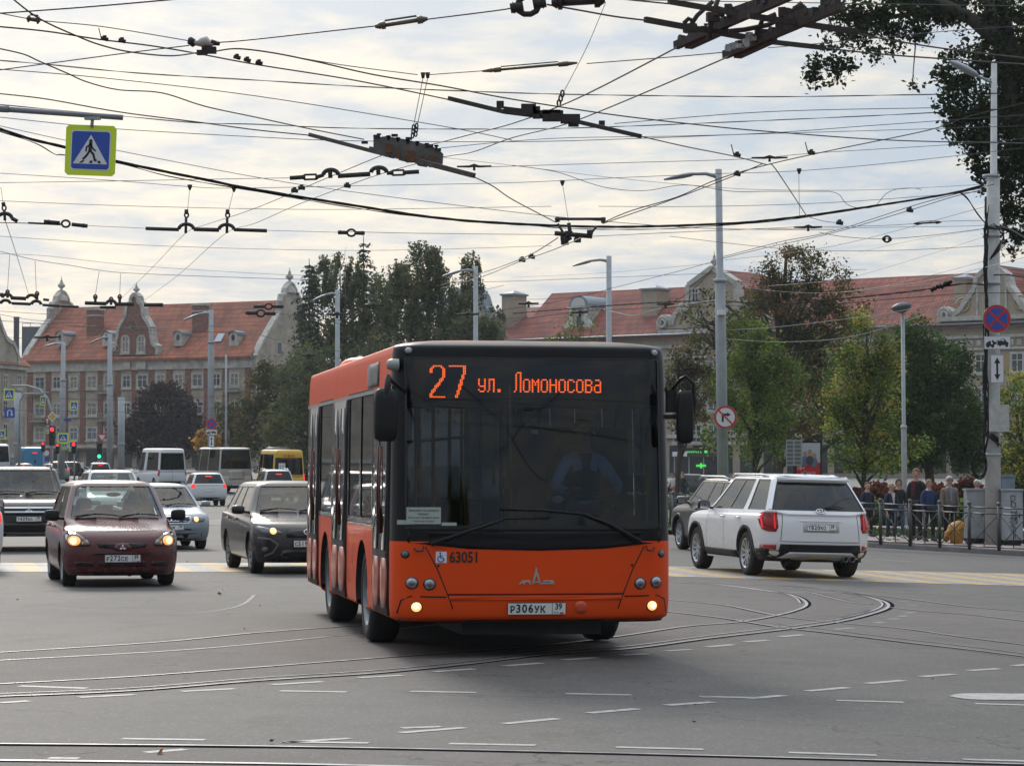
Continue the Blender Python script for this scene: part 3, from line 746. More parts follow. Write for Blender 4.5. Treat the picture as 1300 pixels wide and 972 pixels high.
def vehicle(name,label,cat,L,rings,roof,wheels,paintm,loc,rz,holes,group=None,sc=1.0,dens_=1.0,style='alloy',rimm=None,rw=.32,ww=.2,track=None,archmat=None,inter=True,see=None,archr=.055):
 root = empty(name,loc,rz,label,cat,group,tilt=True,sc=sc)
 sh = Shell(L,rings,roof)
 nf = int(22*dens_); nsd = int(56*dens_)
 us = [i/nf for i in range(nf)] + [1 + i/nsd for i in range(nsd)] + [2 + i/nf for i in range(nf)] + [3 + i/nsd for i in range(nsd)]
 for k in (0,1,2,3):
  A = .13 if k % 2 == 0 else .06
  us += [k + A*i/5 for i in range(6)] + [k + 1 - A*i/5 for i in range(1,6)]
 n = len(rings) - 1; per = max(2,int(5*dens_))
 ts = [i/per for i in range(n*per + 1)]
 H = []
 for h in holes: H.append((h[0],h[1],h[2],h[3]))
 ra = rw + archr
 body = sh.holes_mesh(H,[(y,rw) for y in wheels],us,ts,ra).build('body',paintm,root,weld=1e-4)
 for i,h in enumerate(holes):
  nm = h[4]; gm = h[5]
  g = sh.pane(h[:4],-.006,nm,gm,root)
  sh.seal(h[:4],.012 if nm != 'side_window' else .006,.05,.003, 'window_seal',M_TRIM,g)
 w = rings[2][4]
 tr = track if track else w - ww/2 - .03
 for y in wheels:
  for sg in (-1,1):
   f = sh.side(sg); mb = MB(True); vs = []; k = 15
   for j in range(k + 1):
    a = R(-18) + (math.pi + R(36))*j/k; yy = y + ra*math.cos(a); zz = rw + ra*math.sin(a)
    zz = max(zz,rings[1][1] + .02); p = f(yy,max(zz,.1))
    vs += [(p.x - sg * .004,yy,zz),(sg*(w - .42),yy,zz)]
   mb.add(vs,[(2*j,2*j + 1,2*j + 3,2*j + 2) for j in range(k)])
   c = [(sg*(w - .42),y + ra*math.cos(2*math.pi*j/16),max(rw + ra*math.sin(2*math.pi*j/16),rings[1][1] + .02)) for j in range(16)]
   mb.add(c,[tuple(range(16))],False)
   mb.build('wheel_arch_liner',M_DARK,root,recalc=False)
   if archmat:
    mb = MB(True); vs = []; k = 18
    for j in range(k + 1):
     a = R(-8) + (math.pi + R(16))*j/k
     for rr_,of in ((ra - .004,-.01),(ra,.014),(ra + .055,.014),(ra + .062,-.002)):
      yy = y + rr_*math.cos(a); zz = rw + rr_*math.sin(a); p = f(yy,max(zz,.16)); vs.append((p.x + sg*of,yy,zz))
    mb.add(vs,[(4*j + q,4*j + q + 1,4*j + q + 5,4*j + q + 4) for j in range(k) for q in range(3)])
    mb.build('wheel_arch',archmat,root)
   add_wheel(root,sg*tr,y,rw,ww,style,rimm or M_RIM)
 if inter:
  tb = see or 7
  P = sh.P(tb); y0 = -L/2 + P[0]; y1 = L/2 - P[2]; zb = P[1]
  mb = MB(True); mb.bbox(-P[4] + .12,P[4] - .12,y0 + .12,y0 + .5,zb - .3,zb - .04); mb.build('dashboard',M_DARK,root)
  mb = MB(True)
  for x in (-.36,.36): seat(mb,x,y0 + 1.1,zb - .5)
  mb.build('front_seats',M_SEAT,root)
  if y1 - y0 > 2.2:
   mb = MB(True)
   for x in (-.42,0,.42): seat(mb,x,y0 + 1.95,zb - .5,.44,.5)
   mb.build('rear_seats',M_SEAT,root)
  mb = MB(True); 
  pts = [Vector((.36 + .18*math.cos(a*math.pi/6),y0 + .62 + .05*math.sin(a*math.pi/6),zb - .02 + .17*math.sin(a*math.pi/6))) for a in range(13)]
  mb.tube(pts,.014,6); mb.build('steering_wheel',M_BLACK,root)
  mb = MB(True); mb.lathe((0,y0 + .62,mono([r_[1] for r_ in rings],roof) - .16),[(.001,-.02),(.1,-.02),(.1,.02),(.001,.02)],12, 'Y',M=Matrix.Diagonal((1.1,1,.32))); mb.build('inner_mirror',M_BLACK,root)
 return root,sh
def lamp(root,sh,which,outl,mat,name='headlight',off=.006,dome=.012,both=True,rnd=2,core=None,corem=None,lab=None):
 for sgn in ((1,-1) if both else (1,)):
  o = outl if sgn == 1 else mirx(outl)
  p = patch(sh,which,o,off,name,mat,root,rnd=rnd,dome=dome,m=.06)
  if lab: p['label'] = lab
  if core:
   cc = circ(sgn*core[0],core[1],core[2],14,core[3] if len(core) > 3 else None)
   patch(sh,which,cc,off + dome + .002, 'bulb',corem or M_LAMPHOT,p,dome=.01,m=.05)
def car_rings(W,zb,zh,zc,H,ci,ri,rbi,rri,wr,zrh=None,rf=.32,bf=.13,rr=.24,br=.06,hood=.42,deck=None,tumble=.085):
 w = W/2; zrh = zrh or zc - .06; deck = deck if deck is not None else .05
 return [(.13,zb,.13,zb + .05,w - .09,rf - .05,rr - .03,bf * .7,br),
   (.035,zb + .07,.04,zb + .11,w - .035,rf,rr,bf,br),
   (.0,zb + (zh - zb) * .42,.0,zb + (zrh - zb) * .4,w - .006,rf,rr,bf,br),
   (.015,zb + (zh - zb) * .68,.012,zb + (zrh - zb) * .66,w,rf,rr,bf,br),
   (.06,zh - .085,.03,zrh - .12,w - .006,rf,rr,bf,br),
   (.17,zh,.06,zrh,w - .028,rf * .9,rr,bf,br),
   (hood,zh + (zc - zh) * .4,deck,zrh + (zc - zrh) * .45,w - .055,rf * .8,rr,bf,br),
   (ci,zc,rbi,zc + .03,w - tumble,.16,.15,.07,br),
   (ri,H - .085,rri,H - .085,wr,.14,.14,.06,br),
   (ri + .1,H - .04,rri + .09,H - .04,wr - .06,.14,.14,.05,.04),
   (ri + .3,H - .008,rri + .28,H - .01,wr - .25,.1,.1,.02,.02),
   (ri + .42,H,rri + .4,H,.01,.005,.005,0,0)]
def sides(spans,t0,t1,gm,nm='side_window'):
 o = []
 for a,b in spans:
  o.append((a,b,t0,t1,nm,gm)); o.append((5 - b,5 - a,t0,t1,nm,gm))
 return o
M_ORANGE = paint('bus_orange',(.78,.064,.0),.4,dust=.22,coat=.12,spec=.2,dc=(.22,.055,.02))
M_BUSBLK = pmat('bus_black_panel',(.0045,.0045,.006),.3,coat=0,var=.2,spec=.22)
M_WHITE = pmat('white_paint_plain',(.75,.75,.74),.5)
M_LED = pmat('led_amber',(1,.2,.03),.4,emit=(1,.13,.015),estr=3.6)
M_BLUEP = pmat('sign_blue',(.01,.08,.42),.4)
bus_r = [(.08,.33,.05,.33,1.19,.22,.12,.10,.02),(.02,.37,.02,.37,1.24,.24,.14,.11,.02),(0,.56,0,.56,1.25,.24,.14,.11,.02),
  (0,.93,0,.93,1.25,.24,.14,.11,.02),(.012,1.16,0,1.16,1.25,.24,.14,.11,.02),(.10,2.44,.03,2.44,1.235,.22,.14,.11,.02),
  (.135,2.70,.05,2.70,1.225,.2,.14,.11,.02),(.16,2.795,.07,2.795,1.212,.2,.14,.11,.02),(.23,2.825,.13,2.825,1.15,.2,.14,.09,.02),
  (.5,2.865,.4,2.865,.8,.2,.14,.03,.0),(1.0,2.875,.9,2.875,.01,.005,.005,0,0)]
BL = 8.65
def bu(d): return 1.06 + (d - .36)/(BL - .36 - .18) * .88
bus_loc = Vector((-.50,28.65,0)); bus_loc.z = gz(bus_loc.x,bus_loc.y)
bh = [(.045,.955,4.04,5.93, 'windscreen',M_GLASSB)]
for a,b in ((1.78,2.75),(2.85,3.88),(5.62,6.95)):
 bh.append((5 - bu(b),5 - bu(a),4.08,5.0, 'side_window',M_GLASSD))
for a,b in ((.5,1.7),(1.8,3.2),(3.3,4.7),(4.8,6.2),(6.3,8.0)):
 bh.append((bu(a),bu(b),4.08,5.0, 'side_window',M_GLASSD))
bh.append((2.1,2.9,4.2,5.0, 'rear_window',M_GLASSD))
bus,bsh = vehicle('city_bus', 'orange low floor bus with black front and lit amber number 27 sign', 'bus',BL,bus_r,7,
 (-BL/2 + 2.62,-BL/2 + 6.3),M_ORANGE,bus_loc,R(9.6),bh,rw=.47,ww=.29,track=1.06,style='steel',rimm=pmat('steel_rim',(.22,.22,.23),.5,.5),inter=False,dens_=1.5,archr=.06,sc=(1.033,1.0,1.005))
body = [k for k in kids(bus) if k.name.startswith('body')][0]
body.data.materials.append(M_BUSBLK)
for p in body.data.polygons:
 c = p.center
 if c.y < -BL/2 + .44 and c.z > 1.05 and c.z < 2.875: p.material_index = 1
 if abs(c.x) > 1.1 and 1.16 < c.z < 2.42 and c.y > -BL/2 + .25: p.material_index = 1
patch(bsh, 'F',[(-1.12,1.13),(-1.12,1.035),(-.6,.98),(0,.965),(.6,.98),(1.12,1.035),(1.12,1.13)],.006, 'black_mask',M_BUSBLK,bus,thick=.01,m=.1,rings=(0,.3,.6,.8,1))
B0 = -BL/2
mb = MB(); mb.bbox(-1.08,1.08,B0 + .30,B0 + .62,2.25,2.72); dbox = mb.build('display_box',pmat('display_housing',(.006,.006,.007),.6),bus)
mb = MB(); mb.bbox(-.93,.90,B0 + .285,B0 + .30,2.32,2.635); dpan = mb.build('display_panel',pmat('display_panel',(.045,.052,.06),.35),dbox)
led = MB(); q = .0132
def dot(x,z,s=.0092): 
 led.add([(x - s/2,B0 + .282,z - s/2),(x + s/2,B0 + .282,z - s/2),(x + s/2,B0 + .282,z + s/2),(x - s/2,B0 + .282,z + s/2)],[(0,1,2,3)])
def poly_dots(pts,ox,oz,wd=2):
 S = set()
 for (x0,y0),(x1,y1) in zip(pts,pts[1:]):
  k = int(max(abs(x1 - x0),abs(y1 - y0))*2) + 1
  for i in range(k + 1):
   x = x0 + (x1 - x0)*i/k; y = y0 + (y1 - y0)*i/k
   for dx in range(wd): S.add((round(x) + dx,round(y)))
 for a,b in S: dot(ox + a*q*1.06,oz + b*q*1.06,.0105)
poly_dots([(0,16),(0,18),(2,20),(6,20),(8,18),(8,13),(0,2),(0,0),(8,0)],-.905,2.342)
poly_dots([(0,20),(9,20),(9,16),(4,0)],-.735,2.342)
FONT = {'у': ['1...1', '1...1', '1...1', '1...1', '.1111', '....1', '1...1', '.111.'], 'л': ['.1111', '.1..1', '.1..1', '.1..1', '.1..1', '.1..1', '.1..1', '1...1'],
  '.': ['.....']*6 + ['.11..', '.11..'], ' ': ['.....']*8, 'о': ['.111.'] + ['1...1']*6 + ['.111.'], 'м': ['1...1', '11.11', '1.1.1', '1.1.1'] + ['1...1']*4,
  'н': ['1...1']*3 + ['11111'] + ['1...1']*4, 'с': ['.111.', '1...1', '1....', '1....', '1....', '1....', '1...1', '.111.'],
  'в': ['1111.', '1...1', '1...1', '1111.', '1...1', '1...1', '1...1', '1111.'], 'а': ['.111.', '....1', '....1', '.1111', '1...1', '1...1', '1...1', '.1111'],
  'Л': ['..111', '.1..1'] + ['.1..1']*9 + ['1...1']}
x = -.475
for ch in 'ул. Ломоносова':
 g = FONT[ch]
 for r,row in enumerate(g):
  for c,b in enumerate(row):
   if b == '1':
    for s in (0,.45): dot(x + (c + s)*q,2.395 + (len(g) - 1 - r)*q*1.18,.0085)
 x += q*6.05
led.build('led_lettering',M_LED,dbox,recalc=False)
mb = MB()
for sg in (1,-1):
 strip(bsh, 'F',[(sg * .97,1.0),(sg * .92,.9),(sg * .86,.78),(sg * .77,.55),(sg * .735,.45),(sg * .72,.345)],.010,.003,mb)
 strip(bsh, 'F',[(sg*1.2,.40),(sg*1.17,.52),(sg*1.1,.555),(sg * .79,.55)],.012,.0035,mb)
strip(bsh, 'F',[(-.775,.572),(.775,.572)],.016,.003,mb)
mb.build('panel_seam',M_TRIM,bus,recalc=False)
patch(bsh, 'F',rect(-.765,.765,.52,.562),.006, 'bumper_step',M_ORANGE,bus,thick=.03)
patch(bsh, 'F',rect(-1.18,1.18,.315,.345),.002, 'lower_lip',M_BLACK,bus,thick=.02)
for sg in (1,-1):
 for hx,hz in ((1.085,.675),(.935,.665)):
  b_ = patch(bsh, 'F',circ(sg*hx,hz,.056,20),.004, 'headlight',M_TRIM,bus,dome=.002,m=.04)
  patch(bsh, 'F',circ(sg*hx,hz,.046,20),.01, 'lens',M_LENS,b_,dome=.014,m=.04)
  patch(bsh, 'F',circ(sg*hx,hz,.022,14),.026, 'projector',pmat('lens_dark',(.1,.11,.12),.08,coat=1),b_,dome=.006,m=.03)
 b_ = patch(bsh, 'F',circ(sg*1.045,.462,.052,20),.003, 'fog_light',M_TRIM,bus,m=.04)
 patch(bsh, 'F',circ(sg*1.045,.462,.042,20),.012, 'lens',M_LAMPON,b_,dome=.012,m=.03)
 patch(bsh, 'F',circ(sg*1.045,.462,.018,12),.027, 'bulb',M_LAMPHOT,b_,dome=.004,m=.03)
 b_ = patch(bsh, 'F',circ(sg*1.14,.93,.036,16),.004, 'position_lamp',M_TRIM,bus,m=.04)
 patch(bsh, 'F',circ(sg*1.14,.93,.024,12),.008, 'lens',pmat('lens_grey',(.12,.12,.12),.2),b_,m=.03,dome=.006)
 b_ = patch(bsh, 'F',circ(sg*1.10,2.755,.036,16),.006, 'marker_lamp',M_TRIM,bus,m=.04)
 patch(bsh, 'F',circ(sg*1.10,2.755,.026,12),.012, 'lens',pmat('lens_pale',(.3,.31,.3),.2),b_,m=.03,dome=.008)
 patch(bsh, 'F',circ(sg * .86,.83,.012,10),.006, 'bolt',M_TRIM,bus,m=.02)
patch(bsh, 'F',circ(.395,.455,.056,22),.008, 'tow_cap',paint('bus_orange_cap',(.62,.06,.01),.4),bus,m=.04,dome=.004)
plate(bus,mat_on(bsh, 'F',0,.445,.012), 'Р306УК', '39')
mb = MB(); M = mat_on(bsh, 'F',.0,.665,.006)
for o in ([(-.16,0),(-.125,.035),(-.06,.035),(-.05,0),(-.065,0),(-.075,.018),(-.1,.018),(-.105,0),(-.12,0),(-.125,.012),(-.14,0)],
  [(-.045,0),(-.012,.12),(-.012,.145),(.003,.145),(.003,.12),(.04,0),(.022,0),(-.003,.085),(-.028,0)],
  [(.04,0),(.16,0),(.145,.035),(.06,.035),(.052,.022),(.12,.022),(.122,.014),(.045,.014)],
  [(-.04,.012),(.035,.012),(.035,.024),(-.04,.024)]):
 mb.prism(o,M,.008)
mb.build('emblem',pmat('emblem_alloy',(.5,.48,.46),.3,.8),bus)
M = mat_on(bsh, 'F',-.835,.905,.003)
mb = MB(); mb.prism(rect(-.047,.047,-.05,.05),M,.002); ws = mb.build('wheelchair_sign',pmat('sticker_white',(.7,.75,.8),.4),bus)
mb = MB(); T = M @ Matrix.Translation((0,-.002,0))
pts = [T @ Vector((.027*math.cos(a) - .004,0,.027*math.sin(a) - .014)) for a in [R(100 + 20*i) for i in range(13)]]
mb.tube(pts,.0045,6)
mb.tube([T @ Vector(p) for p in ((-.008,0,.026),(-.006,0,-.005),(.018,0,-.006),(.026,0,-.03))],.005,6)
mb.lathe(T @ Vector((-.009,0,.037)),[(.001,-.003),(.008,-.003),(.008,.003),(.001,.003)],10, 'Y'); mb.tube([T @ Vector((-.006,0,.012)),T @ Vector((.014,0,.012))],.004,6)
mb.build('wheelchair_mark',M_BLUEP,ws)
mb = MB(); text_mb(mb, '63051',.135,mat_on(bsh, 'F',-.635,.90,.003),sx=.78,bold=.004)
for k in range(5):  pass
mb.build('fleet_number',M_INK,bus,recalc=False)
mb = MB(); M = mat_on(bsh, 'F',-.985,1.275,.004)
mb.prism(rect(-.15,.15,-.075,.075),M,.002); nt_ = mb.build('paper_notice',pmat('paper',(.34,.38,.35),.7),bus)
mb = MB()
for i,(s,t_) in enumerate(((.036, 'Внимание пассажирам'),(.036, 'маршрут'),(.03, 'Вход через переднюю дверь'),(.03, 'оплата при посадке'))):
 text_mb(mb,t_,s * .8,M @ Matrix.Translation((0,-.003,.047 - .032*i)),sx=.8)
mb.build('notice_lettering',M_INK,nt_,recalc=False)
mb = MB(); mb.prism(rect(-.14,.02,-.02,.02),mat_on(bsh, 'F',-1.08,1.215,.004),.002); mb.prism(rect(0,.13,-.014,.014),mat_on(bsh, 'F',-.83,1.20,.004),.002)
mb.build('window_sticker',pmat('paper',(.24,.27,.25)),bus)
def wiper_bus(p):
 f,out = bsh.proj('F'); mb = MB(True)
 P = [f(a,b) + Vector((0,-.045,0)) for a,b in p[0]]; mb.tube(P,[.022,.016,.012][:len(P)] if len(P) == 3 else .015,6)
 Q = [f(a,b) + Vector((0,-.025,0)) for a,b in p[1]]; mb.tube(Q,.012,6)
 mb.build('wiper',M_BLACK,bus)
wiper_bus(([(-.93,1.02),(-.6,1.14),(-.3,1.24)],[(-.5,1.19),(-.28,1.25),(.12,1.26)]))
wiper_bus(([(.93,1.04),(.65,1.2),(.42,1.29)],[(-.32,1.335),(.05,1.325),(.42,1.29),(.55,1.275)]))
for sg in (-1,1):
 mb = MB(True); f,o_ = bsh.proj('F'); mb.tube([f(sg * .99,1.0) + Vector((0,-.01,0)),f(sg*1.0,.965) + Vector((0,-.03,0)),f(sg*1.05,.96) + Vector((0,-.03,0)),f(sg*1.07,.985) + Vector((0,-.01,0))],.008,6); mb.build('hose_hook',M_TRIM,bus)
for sg in (-1,1):
 mb = MB(True); c = Vector((sg*1.335,B0 - .02,2.17)) if sg < 0 else Vector((1.33,B0 + .02,2.17))
 w,d,h = (.21,.16,.47) if sg < 0 else (.15,.14,.48)
 vs = []; n = 18; prof = [(.001,-h/2),(.6,-h/2),(.92,-h/2 * .88),(1,-h * .2),(.97,h * .25),(.88,h/2 * .86),(.6,h/2),(.001,h/2)]
 for r,z in prof:
  for j in range(n):
   t = 2*math.pi*j/n; cc,ss = math.cos(t),math.sin(t)
   vs.append(c + Vector((math.copysign(abs(cc) ** .6,cc)*r*w/2,math.copysign(abs(ss) ** .6,ss)*r*d/2,z)))
 mb.add(vs,[(i*n + j,i*n + (j + 1) % n,(i + 1)*n + (j + 1) % n,(i + 1)*n + j) for i in range(len(prof) - 1) for j in range(n)])
 if sg < 0:
  mb.tube([c + Vector((.02,0,-.06)),c + Vector((.0,-.05,.2)),c + Vector((.015,-.03,h/2 + .02)),c + Vector((.02,.0,h/2 + .12))],[.03,.026,.03,.022],8)
  mb.tube([c + Vector((.02,.0,h/2 + .1)),c + Vector((.12,.06,h/2 + .02)),c + Vector((.2,.2,h/2 - .02))],.02,8)
 else:
  mb.tube([c + Vector((-.10,.1,.24)),c + Vector((-.04,0,.34)),c + Vector((.0,-.03,.37)),c + Vector((.07,-.03,.3)),c + Vector((.08,-.02,.1)),c + Vector((.05,0,-.05))],.016,8)
  mb.box(c + Vector((-.11,.08,.14)),(.08,.1,.2)); mb.box(c + Vector((-.12,.05,.0)),(.12,.04,.04))
 o = mb.build('wing_mirror',M_BLACK,bus)
 g = MB(); g.box(c + Vector((0,d/2 + .003,0)),(w * .8,.01,h * .82)); g.build('mirror_glass',M_CHR,o)
mb = MB(True); p = bsh.side(-1)(B0 + .30,2.63); mb.lathe(p + Vector((-.045,0,0)),[(.001,-.06),(.04,-.05),(.055,-.01),(.055,.05)],14, 'X'); mb.build('corner_lamp',pmat('lens_pale',(.3,.31,.3)),bus)
lv = patch(bsh, 'L',rect(B0 + 1.35,B0 + 2.3,2.47,2.70),.004, 'vent_louvre',pmat('louvre',(.09,.09,.09),.5),bus,m=.2)
mb = MB(); 
for k in range(9): strip(bsh, 'L',[(B0 + 1.42 + k * .1,2.49),(B0 + 1.42 + k * .1,2.68)],.03,.016,mb)
mb.build('louvre_slat',pmat('louvre_slat',(.35,.33,.32),.5),lv,recalc=False)
mb = MB(); strip(bsh, 'L',[(B0 + .35,2.425),(BL/2 - .2,2.425)],.035,.012,mb,m=.4); strip(bsh, 'R',[(B0 + .35,2.425),(BL/2 - .2,2.425)],.035,.012,mb,m=.4)
mb.build('gutter_rail',pmat('gutter_grey',(.3,.3,.3),.4,.3),bus,recalc=False)
mb = MB(True); o = chaikin(rect(-.52,.52,-.35,.35),2)
vs = [(.12 + x*s,B0 + 2.1 + y*s,2.83 + z) for s,z in ((1,0),(1,.05),(.94,.085),(.6,.10),(.01,.10)) for x,y in o]; n = len(o)
mb.add(vs,[(i*n + j,i*n + (j + 1) % n,(i + 1)*n + (j + 1) % n,(i + 1)*n + j) for i in range(4) for j in range(n)])
mb.build('roof_hatch',pmat('hatch_grey',(.30,.32,.26),.6,var=.3,vscale=6),bus)
mb = MB(True); o = chaikin(rect(-.75,.75,-.9,.9),2)
vs = [(x*s - .25,BL/2 - 1.5 + y*s,2.82 + z) for s,z in ((1,0),(.97,.1),(.9,.14),(.01,.15)) for x,y in o]; n = len(o)
mb.add(vs,[(i*n + j,i*n + (j + 1) % n,(i + 1)*n + (j + 1) % n,(i + 1)*n + j) for i in range(3) for j in range(n)])
mb.build('roof_air_unit',M_ORANGE,bus)
M_DG = pmat('door_glass',(.008,.01,.011),.05,spec=.6)
for a,b in ((.40,1.62),(4.02,5.5),(7.05,8.28)):
 A,Bq = B0 + a,B0 + b
 dr = patch(bsh, 'L',rect(A,Bq,.37,2.42),.012, 'passenger_door',M_BLACK,bus,thick=.02,m=.2)
 mid = (A + Bq)/2
 for x0,x1 in ((A + .05,mid - .03),(mid + .03,Bq - .05)):
  patch(bsh, 'L',rect(x0 + .03,x1 - .03,.95,2.33),.018, 'door_pane',M_DG,dr,thick=.006,rnd=1,m=.2)
  patch(bsh, 'L',rect(x0 + .03,x1 - .03,.42,.88),.018, 'door_panel',paint('door_orange_dusty',(.45,.07,.03),.35,dust=.3),dr,thick=.006,rnd=1,m=.2)
 mb = MB(True)
 for x in (mid - .08,mid + .08):
  p = bsh.side(-1)(x,1.2); mb.tube([p + Vector((-.02,0,-.1)),p + Vector((-.03,0,.3)),p + Vector((-.02,0,.7))],.008,6)
 mb.build('door_rail',pmat('rail_red',(.14,.03,.02),.4),dr)
mb = MB()
for d in (1.68,3.4,5.55,7.0): strip(bsh, 'L',[(B0 + d,.4),(B0 + d,1.14)],.008,.002,mb,m=.2)
strip(bsh, 'L',[(B0 + 1.7,1.15),(B0 + 4.0,1.15)],.02,.003,mb,m=.2)
mb.build('side_seam',M_TRIM,bus,recalc=False)
for d,z in ((3.45,.75),(3.6,.55),(5.9,.8)): mb = MB(); strip(bsh, 'L',rect(B0 + d,B0 + d + .12,z,z + .16),.01,.003,mb,True); mb.build('side_hatch',M_TRIM,bus,recalc=False)
for d in (1.75,3.9,5.6,8.4): mb = MB(); strip(bsh, 'L',[(B0 + d,.62),(B0 + d + .06,.62)],.04,.006,mb); mb.build('side_marker',pmat('lens_orange_dull',(.3,.12,.03),.5),bus,recalc=False)
mb = MB(); mb.bbox(-.62,.62,B0 + .25,BL/2 - .3,.2,.36); mb.bbox(-.85,.85,B0 + 3.3,B0 + 5.6,.2,.345); mb.build('underbody',M_DARK,bus)
mb = MB(); mb.bbox(-1.15,1.15,B0 + .4,BL/2 - .2,.36,.40); mb.bbox(-1.14,1.14,BL/2 - .35,BL/2 - .3,.4,1.3); mb.build('cabin_floor',M_DARK,bus)
mb = MB(); mb.bbox(-1.1,1.1,B0 + .7,BL/2 - .2,2.66,2.70); mb.build('cabin_ceiling',pmat('ceiling_grey',(.14,.15,.16),.7),bus)
mb = MB(); mb.bbox(-1.16,1.16,B0 + .2,B0 + .52,.95,1.17); mb.bbox(.1,1.0,B0 + .3,B0 + .72,1.1,1.27); mb.build('dashboard',M_DARK,bus)
mb = MB(); mb.bbox(.0,1.15,B0 + 1.65,B0 + 1.69,.4,2.1); mb.bbox(-.02,.02,B0 + .9,B0 + 1.69,.4,1.5); mb.build('driver_partition',pmat('partition',(.05,.055,.07),.5),bus)
mb = MB(True)
for y in (1.9,3.0,4.2,5.6,7.0):
 for x in (-.35,.35): mb.tube([(x,B0 + y,.4),(x,B0 + y,2.62)],.018,6)
mb.tube([(-.35,B0 + 1.9,2.0),(-.35,B0 + 7,2.0)],.016,6); mb.build('grab_pole',pmat('pole_yellow',(.5,.3,.03),.4),bus)
mb = MB(True)
for y in (2.3,3.1,5.8,6.6):
 for x in (-.9,.9): seat(mb,x,B0 + y,.85,.42,.6)
mb.build('passenger_seats',pmat('seat_blue',(.02,.05,.12),.8),bus)
mb = MB(True); mb.tube([Vector((.6 + .23*math.cos(a*math.pi/8),B0 + .62 + .1*math.sin(a*math.pi/8),1.3 + .17*math.sin(a*math.pi/8))) for a in range(17)],.016,6); mb.build('steering_wheel',M_BLACK,bus)
mb = MB(True); mb.lathe(bsh.front(.2,1.42) + Vector((0,.06,0)),[(.001,-.02),(.05,-.02),(.05,.02),(.001,.02)],16, 'Y',M=Matrix.Diagonal((1,1,.7))); mb.build('windscreen_camera',M_WHITE,bus)
mb = MB(); mb.box(bsh.front(-.0,2.03) + Vector((0,.08,0)),(.06,.04,.04)); mb.build('windscreen_sensor',M_WHITE,bus)
def veh_xy(px,py,x_off=0.0): 
 p = G(px,py); return p
def from_wheel(px,py,th,xl,yl):
 "vehicle origin when the wheel at local (xl, yl) touches the ground seen at (px, py)"
 p = G(px,py); c,s = math.cos(th),math.sin(th)
 o = Vector((p.x - (xl*c - yl*s),p.y - (xl*s + yl*c),0)); o.z = gz(o.x,o.y); return o
def seams(root,sh,ys,z0,z1,extra=None,sd='LR',slope=.0):
 mb = MB()
 for w in sd:
  for y in ys: strip(sh,w,[(y - slope,z0),(y,(z0 + z1)/2),(y,z1)],.008,.0025,mb,m=.1)
 for w,pts in (extra or []): strip(sh,w,pts,.008,.0025,mb,m=.1)
 mb.build('panel_seam',M_TRIM,root,recalc=False)
def diamond(mb,M,s):
 for k in range(3):
  a = R(90 + 120*k); d = Vector((math.cos(a),0,math.sin(a))); n = Vector((-math.sin(a),0,math.cos(a)))
  q = [d * .02*s,d * .5*s + n * .29*s,d*s,d * .5*s - n * .29*s]
  mb.prism([(v.x,v.z) for v in q],M,.008)
P_RED = paint('red_paint',(.085,.006,.010),.22,dust=.07)
r = car_rings(1.695,.17,.80,.97,1.55,.78,1.42,.10,.34,.60,rf=.34,bf=.16)
o = from_wheel(209,742,R(14),.70,-3.87/2 + .78)
hs = [(.05,.95,7.08,7.93, 'windscreen',M_GLASS),(2.08,2.92,7.2,7.9, 'rear_window',M_GLASS)] + sides([(1.10,1.47),(1.51,1.90)],7.1,7.9,M_GLASSD)
c1,s1 = vehicle('parked_car', 'dark red hatchback with both headlamps lit, nearest car left of the bus', 'car',3.87,r,8.5,(-3.87/2 + .78,3.87/2 - .62),P_RED,o,R(14),hs,rw=.30,ww=.2,style='cover',rimm=pmat('hub_cover',(.3,.3,.31),.5,.3),dens_=1.2)
lamp(c1,s1, 'F',[(.43,.585),(.52,.70),(.645,.785),(.79,.80),(.775,.60)],glassmat('lamp_cover',(.8,.75,.68)),core=None,dome=.02,off=.01)
lamp(c1,s1, 'F',circ(.68,.675,.085,16,.07),M_LAMPON, 'lamp_reflector',off=.004,dome=.004,core=(.69,.67,.045))
lamp(c1,s1, 'F',circ(.53,.645,.05,14),M_LENS, 'turn_reflector',off=.004,dome=.004)
patch(s1, 'F',[(-.37,.635),(-.33,.575),(-.15,.56),(.15,.56),(.33,.575),(.37,.635),(0,.645)],.004, 'grille',M_TRIM,c1,thick=.01)
b_ = patch(s1, 'F',[(-.14,.53),(-.1,.625),(0,.65),(.1,.625),(.14,.53)],.012, 'emblem_base',P_RED,c1,rnd=1,thick=.02)
mb = MB(); diamond(mb,mat_on(s1, 'F',0,.575,.022),.052); mb.build('emblem',M_CHR,b_)
patch(s1, 'F',rect(-.80,.80,.455,.495),.008, 'bumper_strip',M_BLACK,c1,thick=.016)
patch(s1, 'F',[(-.34,.30),(-.36,.38),(.36,.38),(.34,.30)],.003, 'lower_grille',M_TRIM,c1,thick=.01)
for sg in (1,-1): patch(s1, 'F',[(sg * .42,.31),(sg * .42,.37),(sg * .68,.375),(sg * .66,.30)],.003, 'side_intake',M_TRIM,c1,thick=.01)
patch(s1, 'F',rect(-.76,.76,.17,.215),.004, 'lower_lip',M_BLACK,c1)
mb = MB()
for k in range(3): strip(s1, 'F',[(-.34,.318 + k * .022),(.34,.318 + k * .022)],.007,.007,mb)
mb.build('grille_bars',P_RED,c1,recalc=False)
plate(c1,mat_on(s1, 'F',0,.42,.02), 'Р272СЕ', '39')
for sg in (1,-1): mirror_part(c1,Vector((sg * .80,-3.87/2 + 1.1,1.03)),sg,(.22,.13,.17))
wipers(c1,s1,[(-.62,.99,.02,1.0),(.02,.985,.62,1.0)])
handles(c1,s1,(.15,1.0),.86,P_RED)
seams(c1,s1,(-.72,.42,1.25),.28,.95,[('F',[(-.66,.80),(-.5,.82),(-.2,.81),(.2,.81),(.5,.82),(.66,.80)])])
